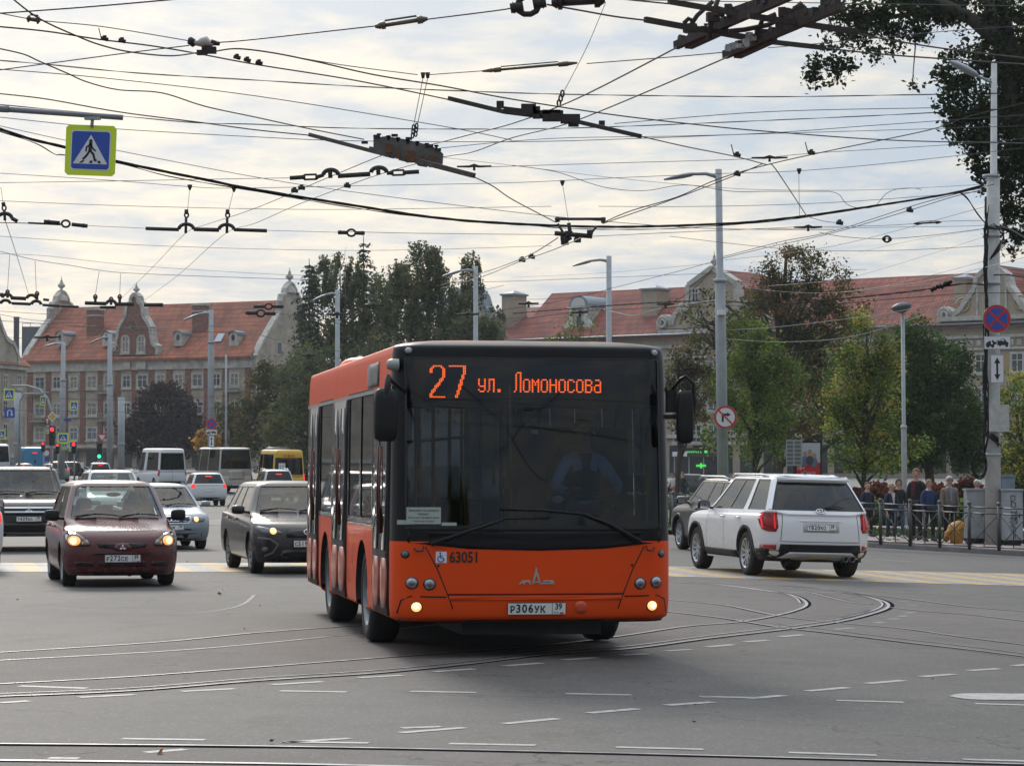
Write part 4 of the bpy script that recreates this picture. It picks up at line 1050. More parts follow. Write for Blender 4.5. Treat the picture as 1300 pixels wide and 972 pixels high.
lamp(c1,s1, 'B',[(.55,.9),(.76,.9),(.74,1.35),(.6,1.35)],M_RED, 'tail_light')
P_BLK = paint('black_paint',(.008,.009,.012),.2,dust=.05)
r = car_rings(1.875,.33,1.06,1.22,1.86,1.15,1.72,.06,.22,.70,rf=.26,bf=.09,tumble=.09)
o = from_wheel(62,702,R(14),.80,-4.9/2 + .8); o = Vector((gp(37,56.5).x - .59,58.9,0)); o.z = gz(o.x,o.y)
hs = [(.05,.95,7.07,7.93, 'windscreen',M_GLASS),(2.08,2.92,7.1,7.9, 'rear_window',M_GLASSD)] + sides([(1.08,1.36),(1.39,1.66),(1.69,1.92)],7.1,7.9,M_GLASSD)
c2,s2 = vehicle('off_road_car', 'black off-road car with a two-bar chrome grille, behind the red hatchback', 'car',4.9,r,8.5,(-4.9/2 + .82,4.9/2 - 1.25),P_BLK,o,R(14),hs,rw=.38,ww=.26,sc=(1,1,.96),archmat=P_BLK)
M_SGL = pmat('clear_lamp',(.12,.13,.14),.25,0,coat=.3)
lamp(c2,s2, 'F',[(.56,.82),(.58,1.02),(.84,1.03),(.86,.84)],M_SGL,dome=.015)
g_ = patch(s2, 'F',[(-.5,.80),(-.53,1.02),(.53,1.02),(.5,.80)],.004, 'grille',M_TRIM,c2,thick=.01)
mb = MB()
for z in (.865,.955): strip(s2, 'F',[(-.50,z),(.50,z)],.035,.016,mb)
mb.build('grille_bar',M_CHR,g_,recalc=False)
mb = MB(); diamond(mb,mat_on(s2, 'F',0,.895,.028),.105); mb.build('emblem',M_CHR,g_)
patch(s2, 'F',rect(-.6,.6,.42,.62),.004, 'lower_grille',M_TRIM,c2)
patch(s2, 'F',rect(-.88,.88,.34,.42),.012, 'bumper_guard',pmat('guard_grey',(.10,.10,.105),.5),c2)
plate(c2,mat_on(s2, 'F',0,.71,.02), 'Т439КА', '39')
wipers(c2,s2,[(-.7,1.25,-.02,1.26),(.0,1.245,.68,1.26)])
for sg in (1,-1): mirror_part(c2,Vector((sg * .90,-4.9/2 + 1.5,1.30)),sg,(.24,.14,.22),P_BLK)
mb = MB(True)
for sg in (1,-1): mb.tube([(sg * .60,-.6,1.82),(sg * .62,-.5,1.90),(sg * .62,1.6,1.91),(sg * .60,1.9,1.83)],.02,6)
mb.build('roof_rail',M_RIM,c2)
seams(c2,s2,(-.75,.3,1.2),.45,1.2,[('F',[(-.8,1.075),(-.4,1.09),(.4,1.09),(.8,1.075)])])
lamp(c2,s2, 'B',rect(.72,.9,.9,1.2),M_RED, 'tail_light')
P_SIL = paint('silver_blue_paint',(.25,.29,.33),.3,.35,dust=.15)
r = car_rings(1.733,.19,.74,.90,1.42,1.05,1.75,.62,1.22,.57,zrh=.90,deck=.35,rf=.3,bf=.15,hood=.5)
o = Vector((gp(218,57.8).x - .54,60.0,0)); o.z = gz(o.x,o.y)
hs = [(.05,.95,7.08,7.93, 'windscreen',M_GLASS),(2.06,2.94,7.1,7.93, 'rear_window',M_GLASS)] + sides([(1.09,1.47),(1.51,1.88)],7.1,7.9,M_GLASSD)
c3,s3 = vehicle('saloon_car', 'silver saloon with four linked rings on its grille, right of the red hatchback', 'car',4.48,r,8.5,(-4.48/2 + .85,4.48/2 - 1.0),P_SIL,o,R(14),hs,rw=.31,ww=.2)
lamp(c3,s3, 'F',[(.46,.575),(.44,.70),(.72,.71),(.76,.60)],M_SGL,dome=.012,core=(.54,.64,.05),corem=M_LAMPON)
g_ = patch(s3, 'F',[(-.37,.57),(-.42,.705),(.42,.705),(.37,.57)],.004, 'grille',M_TRIM,c3,thick=.01)
mb = MB(); strip(s3, 'F',[(-.37,.57),(-.42,.705),(.42,.705),(.37,.57)],.02,.012,mb,True); mb.build('grille_surround',M_CHR,g_,recalc=False)
mb = MB(); M = mat_on(s3, 'F',0,.64,.022)
for k in range(4): mb.tube([M @ Vector(((k - 1.5) * .082 + .052*math.cos(a),0,.052*math.sin(a))) for a in [2*math.pi*i/18 for i in range(19)]],.008,6,cap=False)
mb.build('emblem',M_CHR,g_)
patch(s3, 'F',rect(-.82,.82,.42,.455),.006, 'bumper_strip',M_BLACK,c3)
patch(s3, 'F',rect(-.66,.66,.22,.36),.004, 'lower_grille',M_TRIM,c3)
plate(c3,mat_on(s3, 'F',0,.475,.03), 'О495МК', '39')
for sg in (1,-1): mirror_part(c3,Vector((sg * .80,-4.48/2 + 1.45,.97)),sg,(.2,.12,.13),P_SIL)
wipers(c3,s3,[(-.62,.92,.0,.93),(.0,.915,.6,.93)])
seams(c3,s3,(-.6,.35,1.2),.25,.88,[('F',[(-.7,.755),(.7,.755)])])
lamp(c3,s3, 'B',rect(.5,.8,.68,.84),M_RED, 'tail_light')
P_BRN = paint('brown_grey_paint',(.020,.016,.018),.22,.1,dust=.06)
r = car_rings(1.764,.19,.81,.98,1.52,1.0,1.68,.14,.50,.60,zrh=.98,rf=.36,bf=.2,hood=.5)
o = from_wheel(324,727,R(14),-.76,-4.41/2 + .84)
hs = [(.05,.95,7.08,7.93, 'windscreen',M_GLASS),(2.06,2.94,7.1,7.93, 'rear_window',M_GLASS)] + sides([(1.09,1.42),(1.455,1.72),(1.76,1.93)],7.1,7.9,M_GLASSD)
c4,s4 = vehicle('estate_car', 'dark brown-grey car with lit headlamps, half hidden behind the rear of the bus', 'car',4.41,r,8.5,(-4.41/2 + .84,4.41/2 - .94),P_BRN,o,R(14),hs,rw=.32,ww=.2,rimm=pmat('dark_alloy',(.2,.2,.21),.4,.6))
lamp(c4,s4, 'F',[(.40,.67),(.52,.725),(.72,.775),(.83,.785),(.80,.67),(.6,.635)],M_SGL,dome=.01,core=(.57,.70,.05),corem=M_LAMPON)
g_ = patch(s4, 'F',[(-.36,.60),(-.38,.73),(.38,.73),(.36,.60)],.004, 'grille',M_TRIM,c4)
mb = MB(); M = mat_on(s4, 'F',0,.68,.02); mb.tube([M @ Vector((.085*math.cos(a),0,.05*math.sin(a))) for a in [2*math.pi*i/20 for i in range(21)]],.009,6,cap=False)
mb.tube([M @ Vector(p) for p in ((-.05,0,-.01),(.0,0,.03),(.02,0,-.02),(.055,0,.02))],.01,6); mb.build('emblem',M_CHR,g_)
patch(s4, 'F',[(-.5,.25),(-.42,.40),(.42,.40),(.5,.25)],.004, 'lower_grille',M_TRIM,c4)
mb = MB()
for sg in (1,-1): strip(s4, 'F',[(sg * .80,.60),(sg * .62,.58),(sg * .50,.49),(sg * .58,.36),(sg * .70,.30)],.03,.008,mb)
mb.build('bumper_crease',pmat('crease_grey',(.20,.19,.19),.3,.4),c4,recalc=False)
for sg in (1,-1):
 b_ = patch(s4, 'F',circ(sg * .70,.40,.055,14),.004, 'fog_light',M_TRIM,c4,m=.05); patch(s4, 'F',circ(sg * .70,.40,.035,12),.01, 'lens',M_SGL,b_,m=.05)
plate(c4,mat_on(s4, 'F',0,.50,.02), 'С519МР', '39')
for sg in (1,-1): mirror_part(c4,Vector((sg * .84,-4.41/2 + 1.35,1.04)),sg,(.22,.13,.15),P_BRN)
wipers(c4,s4,[(-.65,1.0,-.02,1.01),(.0,.995,.6,1.01)])
handles(c4,s4,(.1,.98),.88,P_BRN)
seams(c4,s4,(-.72,.3,1.15),.28,.96,[('F',[(-.75,.86),(-.4,.87),(.4,.87),(.75,.86)])])
lamp(c4,s4, 'B',rect(.62,.82,.8,1.2),M_RED, 'tail_light')
P_WHT = paint('white_paint',(.74,.74,.76),.22,dust=.10)
r = car_rings(1.975,.30,.98,1.11,1.76,1.25,2.05,.09,.50,.67,zrh=1.05,rf=.34,bf=.16,rr=.40,br=.11)
th = R(193); o = from_wheel(1072,732,th,-.84,4.98/2 - 1.15)
hs = [(.05,.95,7.08,7.93, 'windscreen',M_GLASSD),(2.055,2.945,7.08,7.90, 'rear_window',M_GLASSD)] + sides([(1.09,1.36),(1.38,1.60),(1.68,1.945)],7.08,7.87,M_GLASSD)
c5,s5 = vehicle('large_suv', 'big white seven-seat car seen from behind with tall red tail lamps, right of the bus', 'car',4.98,r,8.5,(-4.98/2 + .93,4.98/2 - 1.15),P_WHT,o,th,hs,rw=.385,ww=.245,archmat=M_BLACK,style='alloy10',dens_=1.3,track=.85,rimm=M_RIM)
lamp(c5,s5, 'B',[(.73,.78),(.745,1.14),(.82,1.16),(.975,1.14),(.965,.84),(.9,.78)],M_REDMID, 'tail_light',dome=.018,rnd=1,off=.008)
mb = MB()
for sg in (1,-1):
 for q in ([(sg * .93,.84),(sg * .94,1.11)],[(sg * .775,.83),(sg * .78,1.10)]): mb = MB(); strip(s5, 'B',q,.02,.03,mb); mb.build('tail_light_bar',pmat('red_bar',(.5,.01,.01),.2,emit=(1,.02,.02),estr=.45),c5,recalc=False)
patch(s5, 'B',[(-.72,.45),(-.7,.575),(.7,.575),(.72,.45)],.022, 'bumper_panel',M_BLACK,c5,thick=.04,m=.07,rings=(0,.35,.7,1))
patch(s5, 'B',rect(-.975,.975,.28,.47),.016, 'bumper_lower',M_BLACK,c5,thick=.04,m=.07,rings=(0,.35,.7,1))
for w in 'LR': patch(s5,w,rect(-4.98/2 + 1.45,4.98/2 - 1.65,.28,.42),.012, 'sill_trim',M_BLACK,c5); patch(s5,w,rect(4.98/2 - .72,4.98/2 - .1,.28,.49),.01, 'corner_trim',M_BLACK,c5)
mb = MB()
for w in 'LR': strip(s5,w,[(-1.0,.275),(.8,.275)],.03,.03,mb)
mb.build('sill_bright_strip',M_CHR,c5,recalc=False)
patch(s5, 'B',[(-.72,.34),(-.55,.45),(.55,.45),(.72,.34),(.62,.32),(.5,.33),(-.5,.33),(-.62,.32)],.045, 'skid_plate',pmat('skid_silver',(.42,.42,.42),.35,.6),c5,thick=.03,m=.1)
mb = MB(True)
for x in (-.56,-.44): mb.lathe((x,4.98/2 - .02,.34),[(.055,-.15),(.055,.02),(.043,.02),(.043,-.1),(.001,-.1)],14, 'Y')
mb.build('exhaust_pipe',pmat('exhaust',(.12,.12,.12),.3,.8),c5)
lamp(c5,s5, 'B',[(.76,.48),(.76,.57),(.96,.57),(.96,.49)],M_RED, 'rear_reflector',rnd=0)
mb = MB(); strip(s5, 'B',[(-.66,1.06),(-.70,.62),(.70,.62),(.66,1.06)],.009,.003,mb); strip(s5, 'B',[(-.66,1.05),(-.72,1.13)],.008,.003,mb); strip(s5, 'B',[(.66,1.05),(.72,1.13)],.008,.003,mb)
mb.build('tailgate_seam',M_TRIM,c5,recalc=False)
T = mat_on(s5, 'B',0,.86,.012)
patch(s5, 'B',rect(-.32,.32,.78,.96),.002, 'plate_recess',pmat('recess_grey',(.5,.5,.51),.4),c5)
plate(c5,T, 'Т820КО', '39')
mb = MB(); strip(s5, 'B',[(-.38,.975),(.38,.975)],.018,.02,mb); mb.build('tailgate_handle',M_CHR,c5,recalc=False)
mb = MB(); text_mb(mb, 'P A L I S A D E',.06,mat_on(s5, 'B',0,1.0,.012)); M = mat_on(s5, 'B',0,1.13,.012)
mb.tube([M @ Vector((.085*math.cos(a),0,.045*math.sin(a))) for a in [2*math.pi*i/20 for i in range(21)]],.008,6,cap=False)
mb.tube([M @ Vector(p) for p in ((-.03,0,-.035),(-.025,0,.03))],.008,6); mb.tube([M @ Vector(p) for p in ((.025,0,-.03),(.03,0,.035))],.008,6); mb.tube([M @ Vector(p) for p in ((-.03,0,-.008),(.03,0,.008))],.008,6)
mb.build('emblem',M_CHR,c5,recalc=False)
mb = MB(True)
for sg in (1,-1): mb.tube([(sg * .64,-.5,1.685),(sg * .65,-.35,1.73),(sg * .65,1.2,1.735),(sg * .64,1.6,1.69)],.02,6)
mb.build('roof_rail',M_RIM,c5)
mb = MB(); mb.prism([(0,0),(.16,0),(.13,.07),(.09,.075)],Matrix.Translation((0.01,1.45,1.74)) @ Matrix.Rotation(R(90),4, 'Z'),.025); mb.build('roof_aerial',M_TRIM,c5)
patch(s5, 'B',[(-.62,1.62),(-.60,1.67),(.60,1.67),(.62,1.62)],.07, 'spoiler',P_WHT,c5,thick=.08)
for sg in (1,-1): mirror_part(c5,Vector((sg * .93,-4.98/2 + 1.65,1.17)),sg,(.22,.14,.18),M_BLACK)
wipers(c5,s5,[(-.05,1.17,-.42,1.18)], 'B')
handles(c5,s5,(.02,.92),.99,M_CHR)
seams(c5,s5,(-.92,.12,1.05),.42,1.1,sd='LR')
P_CHA = paint('charcoal_paint',(.022,.024,.027),.28,.3,dust=.08)
r = car_rings(1.85,.27,.93,1.08,1.66,1.1,1.75,.10,.36,.64,rf=.3)
o = from_wheel(867,697,th,.78,-4.5/2 + .9)
hs = [(.05,.95,7.08,7.93, 'windscreen',M_GLASSD),(2.08,2.92,7.1,7.9, 'rear_window',M_GLASSD)] + sides([(1.09,1.46),(1.50,1.72),(1.76,1.92)],7.1,7.9,M_GLASSD)
c6,s6 = vehicle('crossover_car', 'charcoal crossover with roof rails, just ahead of the big white car', 'car',4.5,r,8.5,(-4.5/2 + .9,4.5/2 - .9),P_CHA,o,th,hs,rw=.36,ww=.23,archmat=M_BLACK)
for sg in (1,-1): mirror_part(c6,Vector((sg * .88,-4.5/2 + 1.45,1.12)),sg,(.22,.13,.16))
mb = MB(True)
for sg in (1,-1): mb.tube([(sg * .62,-.7,1.60),(sg * .63,-.5,1.68),(sg * .63,1.2,1.68),(sg * .61,1.5,1.62)],.025,6)
mb.build('roof_rail',M_RIM,c6)
handles(c6,s6,(0.,.9),.95,P_CHA); seams(c6,s6,(-.8,.15,1.0),.35,1.05)
lamp(c6,s6, 'B',rect(.65,.9,.9,1.1),M_RED, 'tail_light')
def simple_rear(root,sh,hb,lit=True,w=.8,hl=.2,wl=.2,txt=None,brake=None):
 lamp(root,sh, 'B',[(w - wl,hb),(w - wl * .8,hb + hl),(w,hb + hl),(w,hb)],M_REDON if lit else M_RED, 'tail_light',rnd=1)
 plate(root,mat_on(sh, 'B',0,hb - .12,.015),txt or 'О000ОО', '39',simple=txt is None)
 if brake: patch(sh, 'B',rect(-.16,.16,brake,brake + .05),.02, 'brake_light',M_REDON,root)
far = 'cars queuing up the street on the left'
def far_car(label,L,W,H,loc,rz,pm,kind='suv',zc=1.05,lit=True,hb=.85,brake=1.45,rails=False,front=False,name='hatchback_car',rw=.33):
 if kind == 'saloon': r = car_rings(W,.2,.78,zc,H,1.0,1.7,.6,1.2,W/2 - .28,zrh=.95,deck=.35)
 else: r = car_rings(W,.25,.85,zc,H,1.05,1.7,.09,.34,W/2 - .26)
 hs = [(.05,.95,7.08,7.93, 'windscreen',M_GLASSD),(2.08,2.92,7.1,7.9, 'rear_window',M_GLASSD)] + sides([(1.09,1.46),(1.50,1.90)],7.1,7.9,M_GLASSD)
 c,s = vehicle(name,label, 'car',L,r,8.5,(-L/2 + .85,L/2 - .85),pm,loc,rz,hs,rw=rw,ww=.21,dens_=.7,inter=False)
 simple_rear(c,s,hb,lit,W/2 - .04,brake=brake)
 patch(s, 'B',rect(-W/2 + .1,W/2 - .1,.25,.42),.006, 'bumper_lower',M_BLACK,c,m=.2)
 lamp(c,s, 'F',[(W/2 - .42,.66),(W/2 - .4,.8),(W/2 - .1,.82),(W/2 - .08,.68)],M_SGL)
 patch(s, 'F',rect(-.4,.4,.5,.7),.004, 'grille',M_TRIM,c,m=.2)
 for sg in (1,-1): mirror_part(c,Vector((sg*(W/2 - .06),-L/2 + 1.45,zc + .06)),sg,(.2,.12,.15),M_BLACK)
 if rails:
  mb = MB(True)
  for sg in (1,-1): mb.tube([(sg*(W/2 - .3),-.6,H - .07),(sg*(W/2 - .29),-.4,H + .03),(sg*(W/2 - .29),1.1,H + .03),(sg*(W/2 - .3),1.4,H - .06)],.025,6)
  mb.build('roof_rail',M_RIM,c)
 return c,s
P_W2 = paint('white_paint_far',(.62,.64,.66),.25,dust=.1)
P_SB = paint('silver_beige_paint',(.30,.28,.26),.3,.4)
P_DR = paint('dark_red_far',(.12,.02,.02),.3)
far_car('white crossover with lit brake lamps, rear to the camera beside the pale minibus',4.1,1.8,1.62,gp(259,133),R(194),P_W2,hb=.88,brake=1.40)
far_car('pale grey estate car with roof rails, in front of the yellow minibus',4.4,1.8,1.72,gp(347,146),R(194),paint('pale_grey_paint',(.36,.38,.40),.3,.3),rails=True,brake=1.45)
far_car('silver beige crossover with lit tail lamps, in front of the blue van',4.4,1.8,1.65,gp(73,214),R(192),P_SB,hb=.95)
far_car('low dark red car ahead of the silver beige crossover, mostly hidden',4.3,1.75,1.55,gp(30,208),R(192),P_DR, 'saloon',name='saloon_car')
far_car('small pale car with lit brake lamp, under the green traffic light',4.1,1.75,1.7,gp(126,196),R(192),P_SB,brake=1.5)
far_car('dark hatchback crossing the far junction, beside the people at the kerb',4.2,1.75,1.5,gp(96,232),R(100),paint('navy_paint',(.02,.025,.035),.3),lit=False,brake=None)
far_car('dark car parked in front of the pharmacy, beyond the charcoal crossover',4.3,1.75,1.5,gp(884,168),R(80),paint('navy_paint',(.02,.025,.035),.3), 'saloon',lit=False,brake=None,name='saloon_car')
far_car('white car cut off by the left edge, nearer than the black off-road car',4.4,1.8,1.6,gp(-16,46) + Vector((-.93,1.0,0)),R(194),P_W2,hb=.8)
r = car_rings(1.80,.22,.88,1.08,1.72,.9,1.6,.08,.28,.66)
hs = [(.05,.95,7.08,7.93, 'windscreen',M_GLASS),(2.08,2.92,7.1,7.9, 'rear_window',M_GLASS)] + sides([(1.09,1.46),(1.50,1.90)],7.1,7.9,M_GLASSD)
c,s = vehicle('people_carrier', 'white people carrier with a thin roof aerial, showing above the red hatchback', 'car',4.5,r,8.5,(-4.5/2 + .85,4.5/2 - .9),P_W2,gp(140,82),R(14),hs,rw=.32,ww=.2,dens_=.8)
lamp(c,s, 'F',[(.46,.68),(.5,.82),(.8,.84),(.82,.7)],M_SGL); patch(s, 'F',rect(-.4,.4,.5,.7),.004, 'grille',M_TRIM,c,m=.2)
plate(c,mat_on(s, 'F',0,.45,.015), 'О000ОО', '39',simple=True)
for sg in (1,-1): mirror_part(c,Vector((sg * .84,-.9,1.12)),sg,(.2,.12,.15),P_W2)
mb = MB(); mb.tube([(.0,-.7,1.70),(.0,-.55,2.25)],.008,5); mb.build('roof_aerial',M_BLACK,c)
for yr_ in (0,):
 mb = MB(True)
 for sg in (1,-1): mb.tube([(sg * .62,-.5,1.66),(sg * .63,-.4,1.72),(sg * .63,1.5,1.72),(sg * .62,1.6,1.66)],.015,6)
 mb.build('roof_rail',P_W2,c)
def van(label,L,W,H,loc,rz,pm,win,rear,name='van',zc=1.2,ci=.75,ri=1.35,twin=7.72,rw=.35,hb=.95,lit=False,raised=True,cat='van',tail=.35,rwin=(2.1,2.9,7.15,7.7)):
 r = car_rings(W,.32,.95,zc,H,ci,ri,.04,.12,W/2 - .16,zrh=1.1,rf=.26,bf=.1,rr=.12,br=.03,tumble=.05)
 hs = [(.05,.95,7.05,7.66, 'windscreen',M_GLASSD)] + sides(win,7.1,twin,M_GLASSD) + [rwin + ('rear_window',M_GLASSD)]
 c,s = vehicle(name,label,cat,L,r,8.6,(-L/2 + .95,L/2 - 1.1),pm,loc,rz,hs,rw=rw,ww=.22,dens_=.8,inter=False,style='steel')
 lamp(c,s, 'B',[(W/2 - .14,hb),(W/2 - .14,hb + tail),(W/2 - .01,hb + tail),(W/2 - .01,hb)],M_REDON if lit else M_RED, 'tail_light',rnd=1)
 plate(c,mat_on(s, 'B',-.0,hb - .2,.012), 'О000ОО', '39',simple=True)
 patch(s, 'B',rect(-W/2 + .06,W/2 - .06,.3,.5),.02, 'rear_bumper',M_BLACK,c,m=.2)
 lamp(c,s, 'F',[(W/2 - .4,.7),(W/2 - .38,.95),(W/2 - .08,1.0),(W/2 - .06,.75)],M_SGL); patch(s, 'F',rect(-.4,.4,.55,.85),.004, 'grille',M_TRIM,c,m=.2)
 for sg in (1,-1): mirror_part(c,Vector((sg*W/2,-L/2 + 1.25,zc + .25)),sg,(.2,.14,.32),M_BLACK)
 mb = MB()
 if rear == 'doors': strip(s, 'B',[(0,.5),(0,H - .25)],.014,.004,mb)
 for w in 'LR': strip(s,w,[(-L/2 + 1.5,.4),(-L/2 + 1.5,H - .5)],.012,.004,mb); strip(s,w,[(-L/2 + 2.7,.4),(-L/2 + 2.7,H - .4)],.012,.004,mb)
 mb.build('panel_seam',M_TRIM,c,recalc=False)
 return c,s
P_W3 = paint('white_van_paint',(.70,.73,.77),.35,dust=.12)
c,s = van('tall white van with black side and rear windows, left of the pale minibus',5.8,2.06,2.75,gp(204,188),R(204),P_W3,[(1.07,1.26),(1.40,1.93)], 'doors')
lamp(c,s, 'B',rect(.93,1.02,.85,1.35),M_RED, 'side_lamp',rnd=0)
P_PALE = paint('pale_bus_paint',(.47,.45,.41),.4,dust=.12)
c,s = van('pale grey minibus with a wide dark rear window, right of the white van',6.9,2.2,2.85,gp(283,171),R(200),P_PALE,[(1.05,1.17),(1.2,1.5),(1.53,1.94)], 'plain',name='minibus',zc=1.35,ci=.3,ri=.8,twin=7.86,rw=.4,cat='minibus',rwin=(2.06,2.94,7.22,7.84),hb=.75,tail=.45)
patch(s, 'B',rect(-.55,.45,.85,1.45),.006, 'rear_hatch',paint('pale_bus_paint2',(.42,.40,.36),.4),c,m=.2)
P_YEL = paint('yellow_taxi_paint',(.62,.38,.025),.35,dust=.1)
c,s = van('yellow route minibus with a white sheet in its rear window, beside the bus',5.9,2.0,2.75,gp(355,163),R(196),P_YEL,[(1.07,1.26),(1.30,1.93)], 'doors',name='minibus',lit=True,cat='minibus',rwin=(2.07,2.93,7.1,7.6))
mb = MB(); mb.prism(rect(-.2,.2,-.28,.28),mat_on(s, 'B',.42,1.66,.012),.004); q_ = mb.build('paper_sheet',pmat('paper_white',(.65,.66,.68),.7),c)
mb = MB(); text_mb(mb, '13',.3,mat_on(s, 'B',.42,1.7,.02)); mb.build('sheet_lettering',pmat('ink_grey',(.15,.15,.16),.6),q_,recalc=False)
mb = MB(); text_mb(mb, '59-38-58',.17,mat_on(s, 'B',0,2.36,.02),bold=.004); text_mb(mb, 'ТАКСИ МАРШРУТНОЕ',.10,mat_on(s, 'B',0,2.2,.02)); mb.build('phone_lettering',pmat('letter_red',(.45,.04,.02),.5),c,recalc=False)
mb = MB(True); mb.lathe((0,-.6,2.78),[(.9,-.05),(.85,.06),(.7,.1),(.001,.1)],16,M=Matrix.Diagonal((.8,1,1))); mb.build('roof_unit',pmat('roof_unit_dark',(.08,.08,.09),.5),c)
P_BLU = paint('blue_van_paint',(.02,.20,.36),.35,dust=.1)
c,s = van('bright blue delivery van with a red brake lamp, at the far left junction',5.8,2.0,2.75,gp(37,222),R(200),P_BLU,[(1.07,1.2)], 'doors',rwin=(2.48,2.52,7.3,7.32)); patch(s, 'B',rect(-.2,.2,2.25,2.33),.02, 'brake_light',M_REDON,c)
c,s = van('white bus cut off by the left edge, beyond the blue van',9,2.4,3.0,gp(-13,228),R(198),P_W3,[(1.05,1.5),(1.53,1.94)], 'plain',name='coach',zc=1.35,ci=.3,ri=.6,twin=7.8,rw=.45,cat='bus',rwin=(2.06,2.94,7.22,7.8))
class Fac:
 "a facade plane through two ground columns; s runs along it, d goes into the building"
 def __init__(s,px0,Y0,px1,Y1):
  s.A = Vector(((px0 - CX)/F*Y0,Y0,0)); B = Vector(((px1 - CX)/F*Y1,Y1,0))
  s.u = (B - s.A).normalized(); s.n = Vector((-s.u.y,s.u.x,0)); s.L = (B - s.A).length
  s.rot = math.atan2(s.u.y,s.u.x); s.g = min(gz(s.A.x,s.A.y),gz(B.x,B.y)) - .3
 def sz(s,px,py,d=0.0):
  r = ray(px,py); o = Vector((0,0,CH)); P = s.A + s.n*d
  t = (P - o).dot(s.n)/r.dot(s.n); q = o + r*t
  return ((q - s.A).dot(s.u),q.z)
 def root(s,name,label,cat='building',group=None):
  s.z0 = s.g
  return empty(name,(s.A.x,s.A.y,0),s.rot,label,cat,group)
def T(x=0,y=0,z=0): return Matrix.Translation((x,y,z))
def tilemat(name,a,b,step=.42):
 m = bpy.data.materials.new(name); m.use_nodes = True; nt = m.node_tree; B = nt.nodes['Principled BSDF']; B.inputs['Roughness'].default_value = .75
 tc = nt.nodes.new('ShaderNodeTexCoord'); br = nt.nodes.new('ShaderNodeTexBrick'); br.inputs['Scale'].default_value = 1
 br.inputs['Brick Width'].default_value = .34; br.inputs['Row Height'].default_value = step; br.inputs['Mortar Size'].default_value = .06; br.inputs['Mortar Smooth'].default_value = .6
 mp = nt.nodes.new('ShaderNodeCombineXYZ'); sp = nt.nodes.new('ShaderNodeSeparateXYZ'); nt.links.new(tc.outputs['Object'],sp.inputs[0]); nt.links.new(sp.outputs[0],mp.inputs[0]); nt.links.new(sp.outputs[2],mp.inputs[1]); nt.links.new(mp.outputs[0],br.inputs['Vector'])
 br.inputs['Color1'].default_value = (*a,1); br.inputs['Color2'].default_value = (*b,1); br.inputs['Mortar'].default_value = tuple(x * .25 for x in a) + (1,)
 n = nt.nodes.new('ShaderNodeTexNoise'); n.inputs['Scale'].default_value = .35; n.inputs['Detail'].default_value = 7; nt.links.new(tc.outputs['Object'],n.inputs['Vector'])
 hv = nt.nodes.new('ShaderNodeHueSaturation'); mr = nt.nodes.new('ShaderNodeMapRange'); mr.inputs['To Min'].default_value = .2; mr.inputs['To Max'].default_value = 1.75; nt.links.new(n.outputs['Fac'],mr.inputs[0]); nt.links.new(mr.outputs[0],hv.inputs['Value']); nt.links.new(br.outputs[0],hv.inputs['Color'])
 nt.links.new(hv.outputs[0],B.inputs['Base Color']); return m
M_TILE = tilemat('roof_tiles',(.40,.115,.05),(.22,.06,.03),.6); M_TILE2 = tilemat('roof_tiles_red',(.32,.075,.042),(.18,.042,.026),.6)
M_CREAM = pmat('cream_render',(.36,.31,.245),.85,var=.32,vscale=.6,bump=.1); M_BEIGE = pmat('beige_render',(.34,.28,.21),.85,var=.16,vscale=.5)
M_STONE = pmat('pale_stone',(.43,.41,.37),.8,var=.3,vscale=1.5); M_BRICK = pmat('dark_brick',(.19,.085,.062),.85,var=.35,vscale=2.5)
M_ZINC = pmat('zinc_roof',(.20,.23,.26),.5,.4,var=.2); M_WGL = pmat('window_glass_dark',(.035,.045,.055),.08,spec=.7,var=.5,vscale=.7)
M_WFR = pmat('window_frame_white',(.55,.55,.52),.6); M_SHOP = pmat('shop_glass',(.03,.035,.04),.1)
PANES = [M_WGL,M_WGL,pmat('window_glass_pale',(.12,.14,.16),.08,spec=.7,var=.5,vscale=1.5),pmat('window_curtain',(.24,.22,.19),.25,var=.4,vscale=3)]
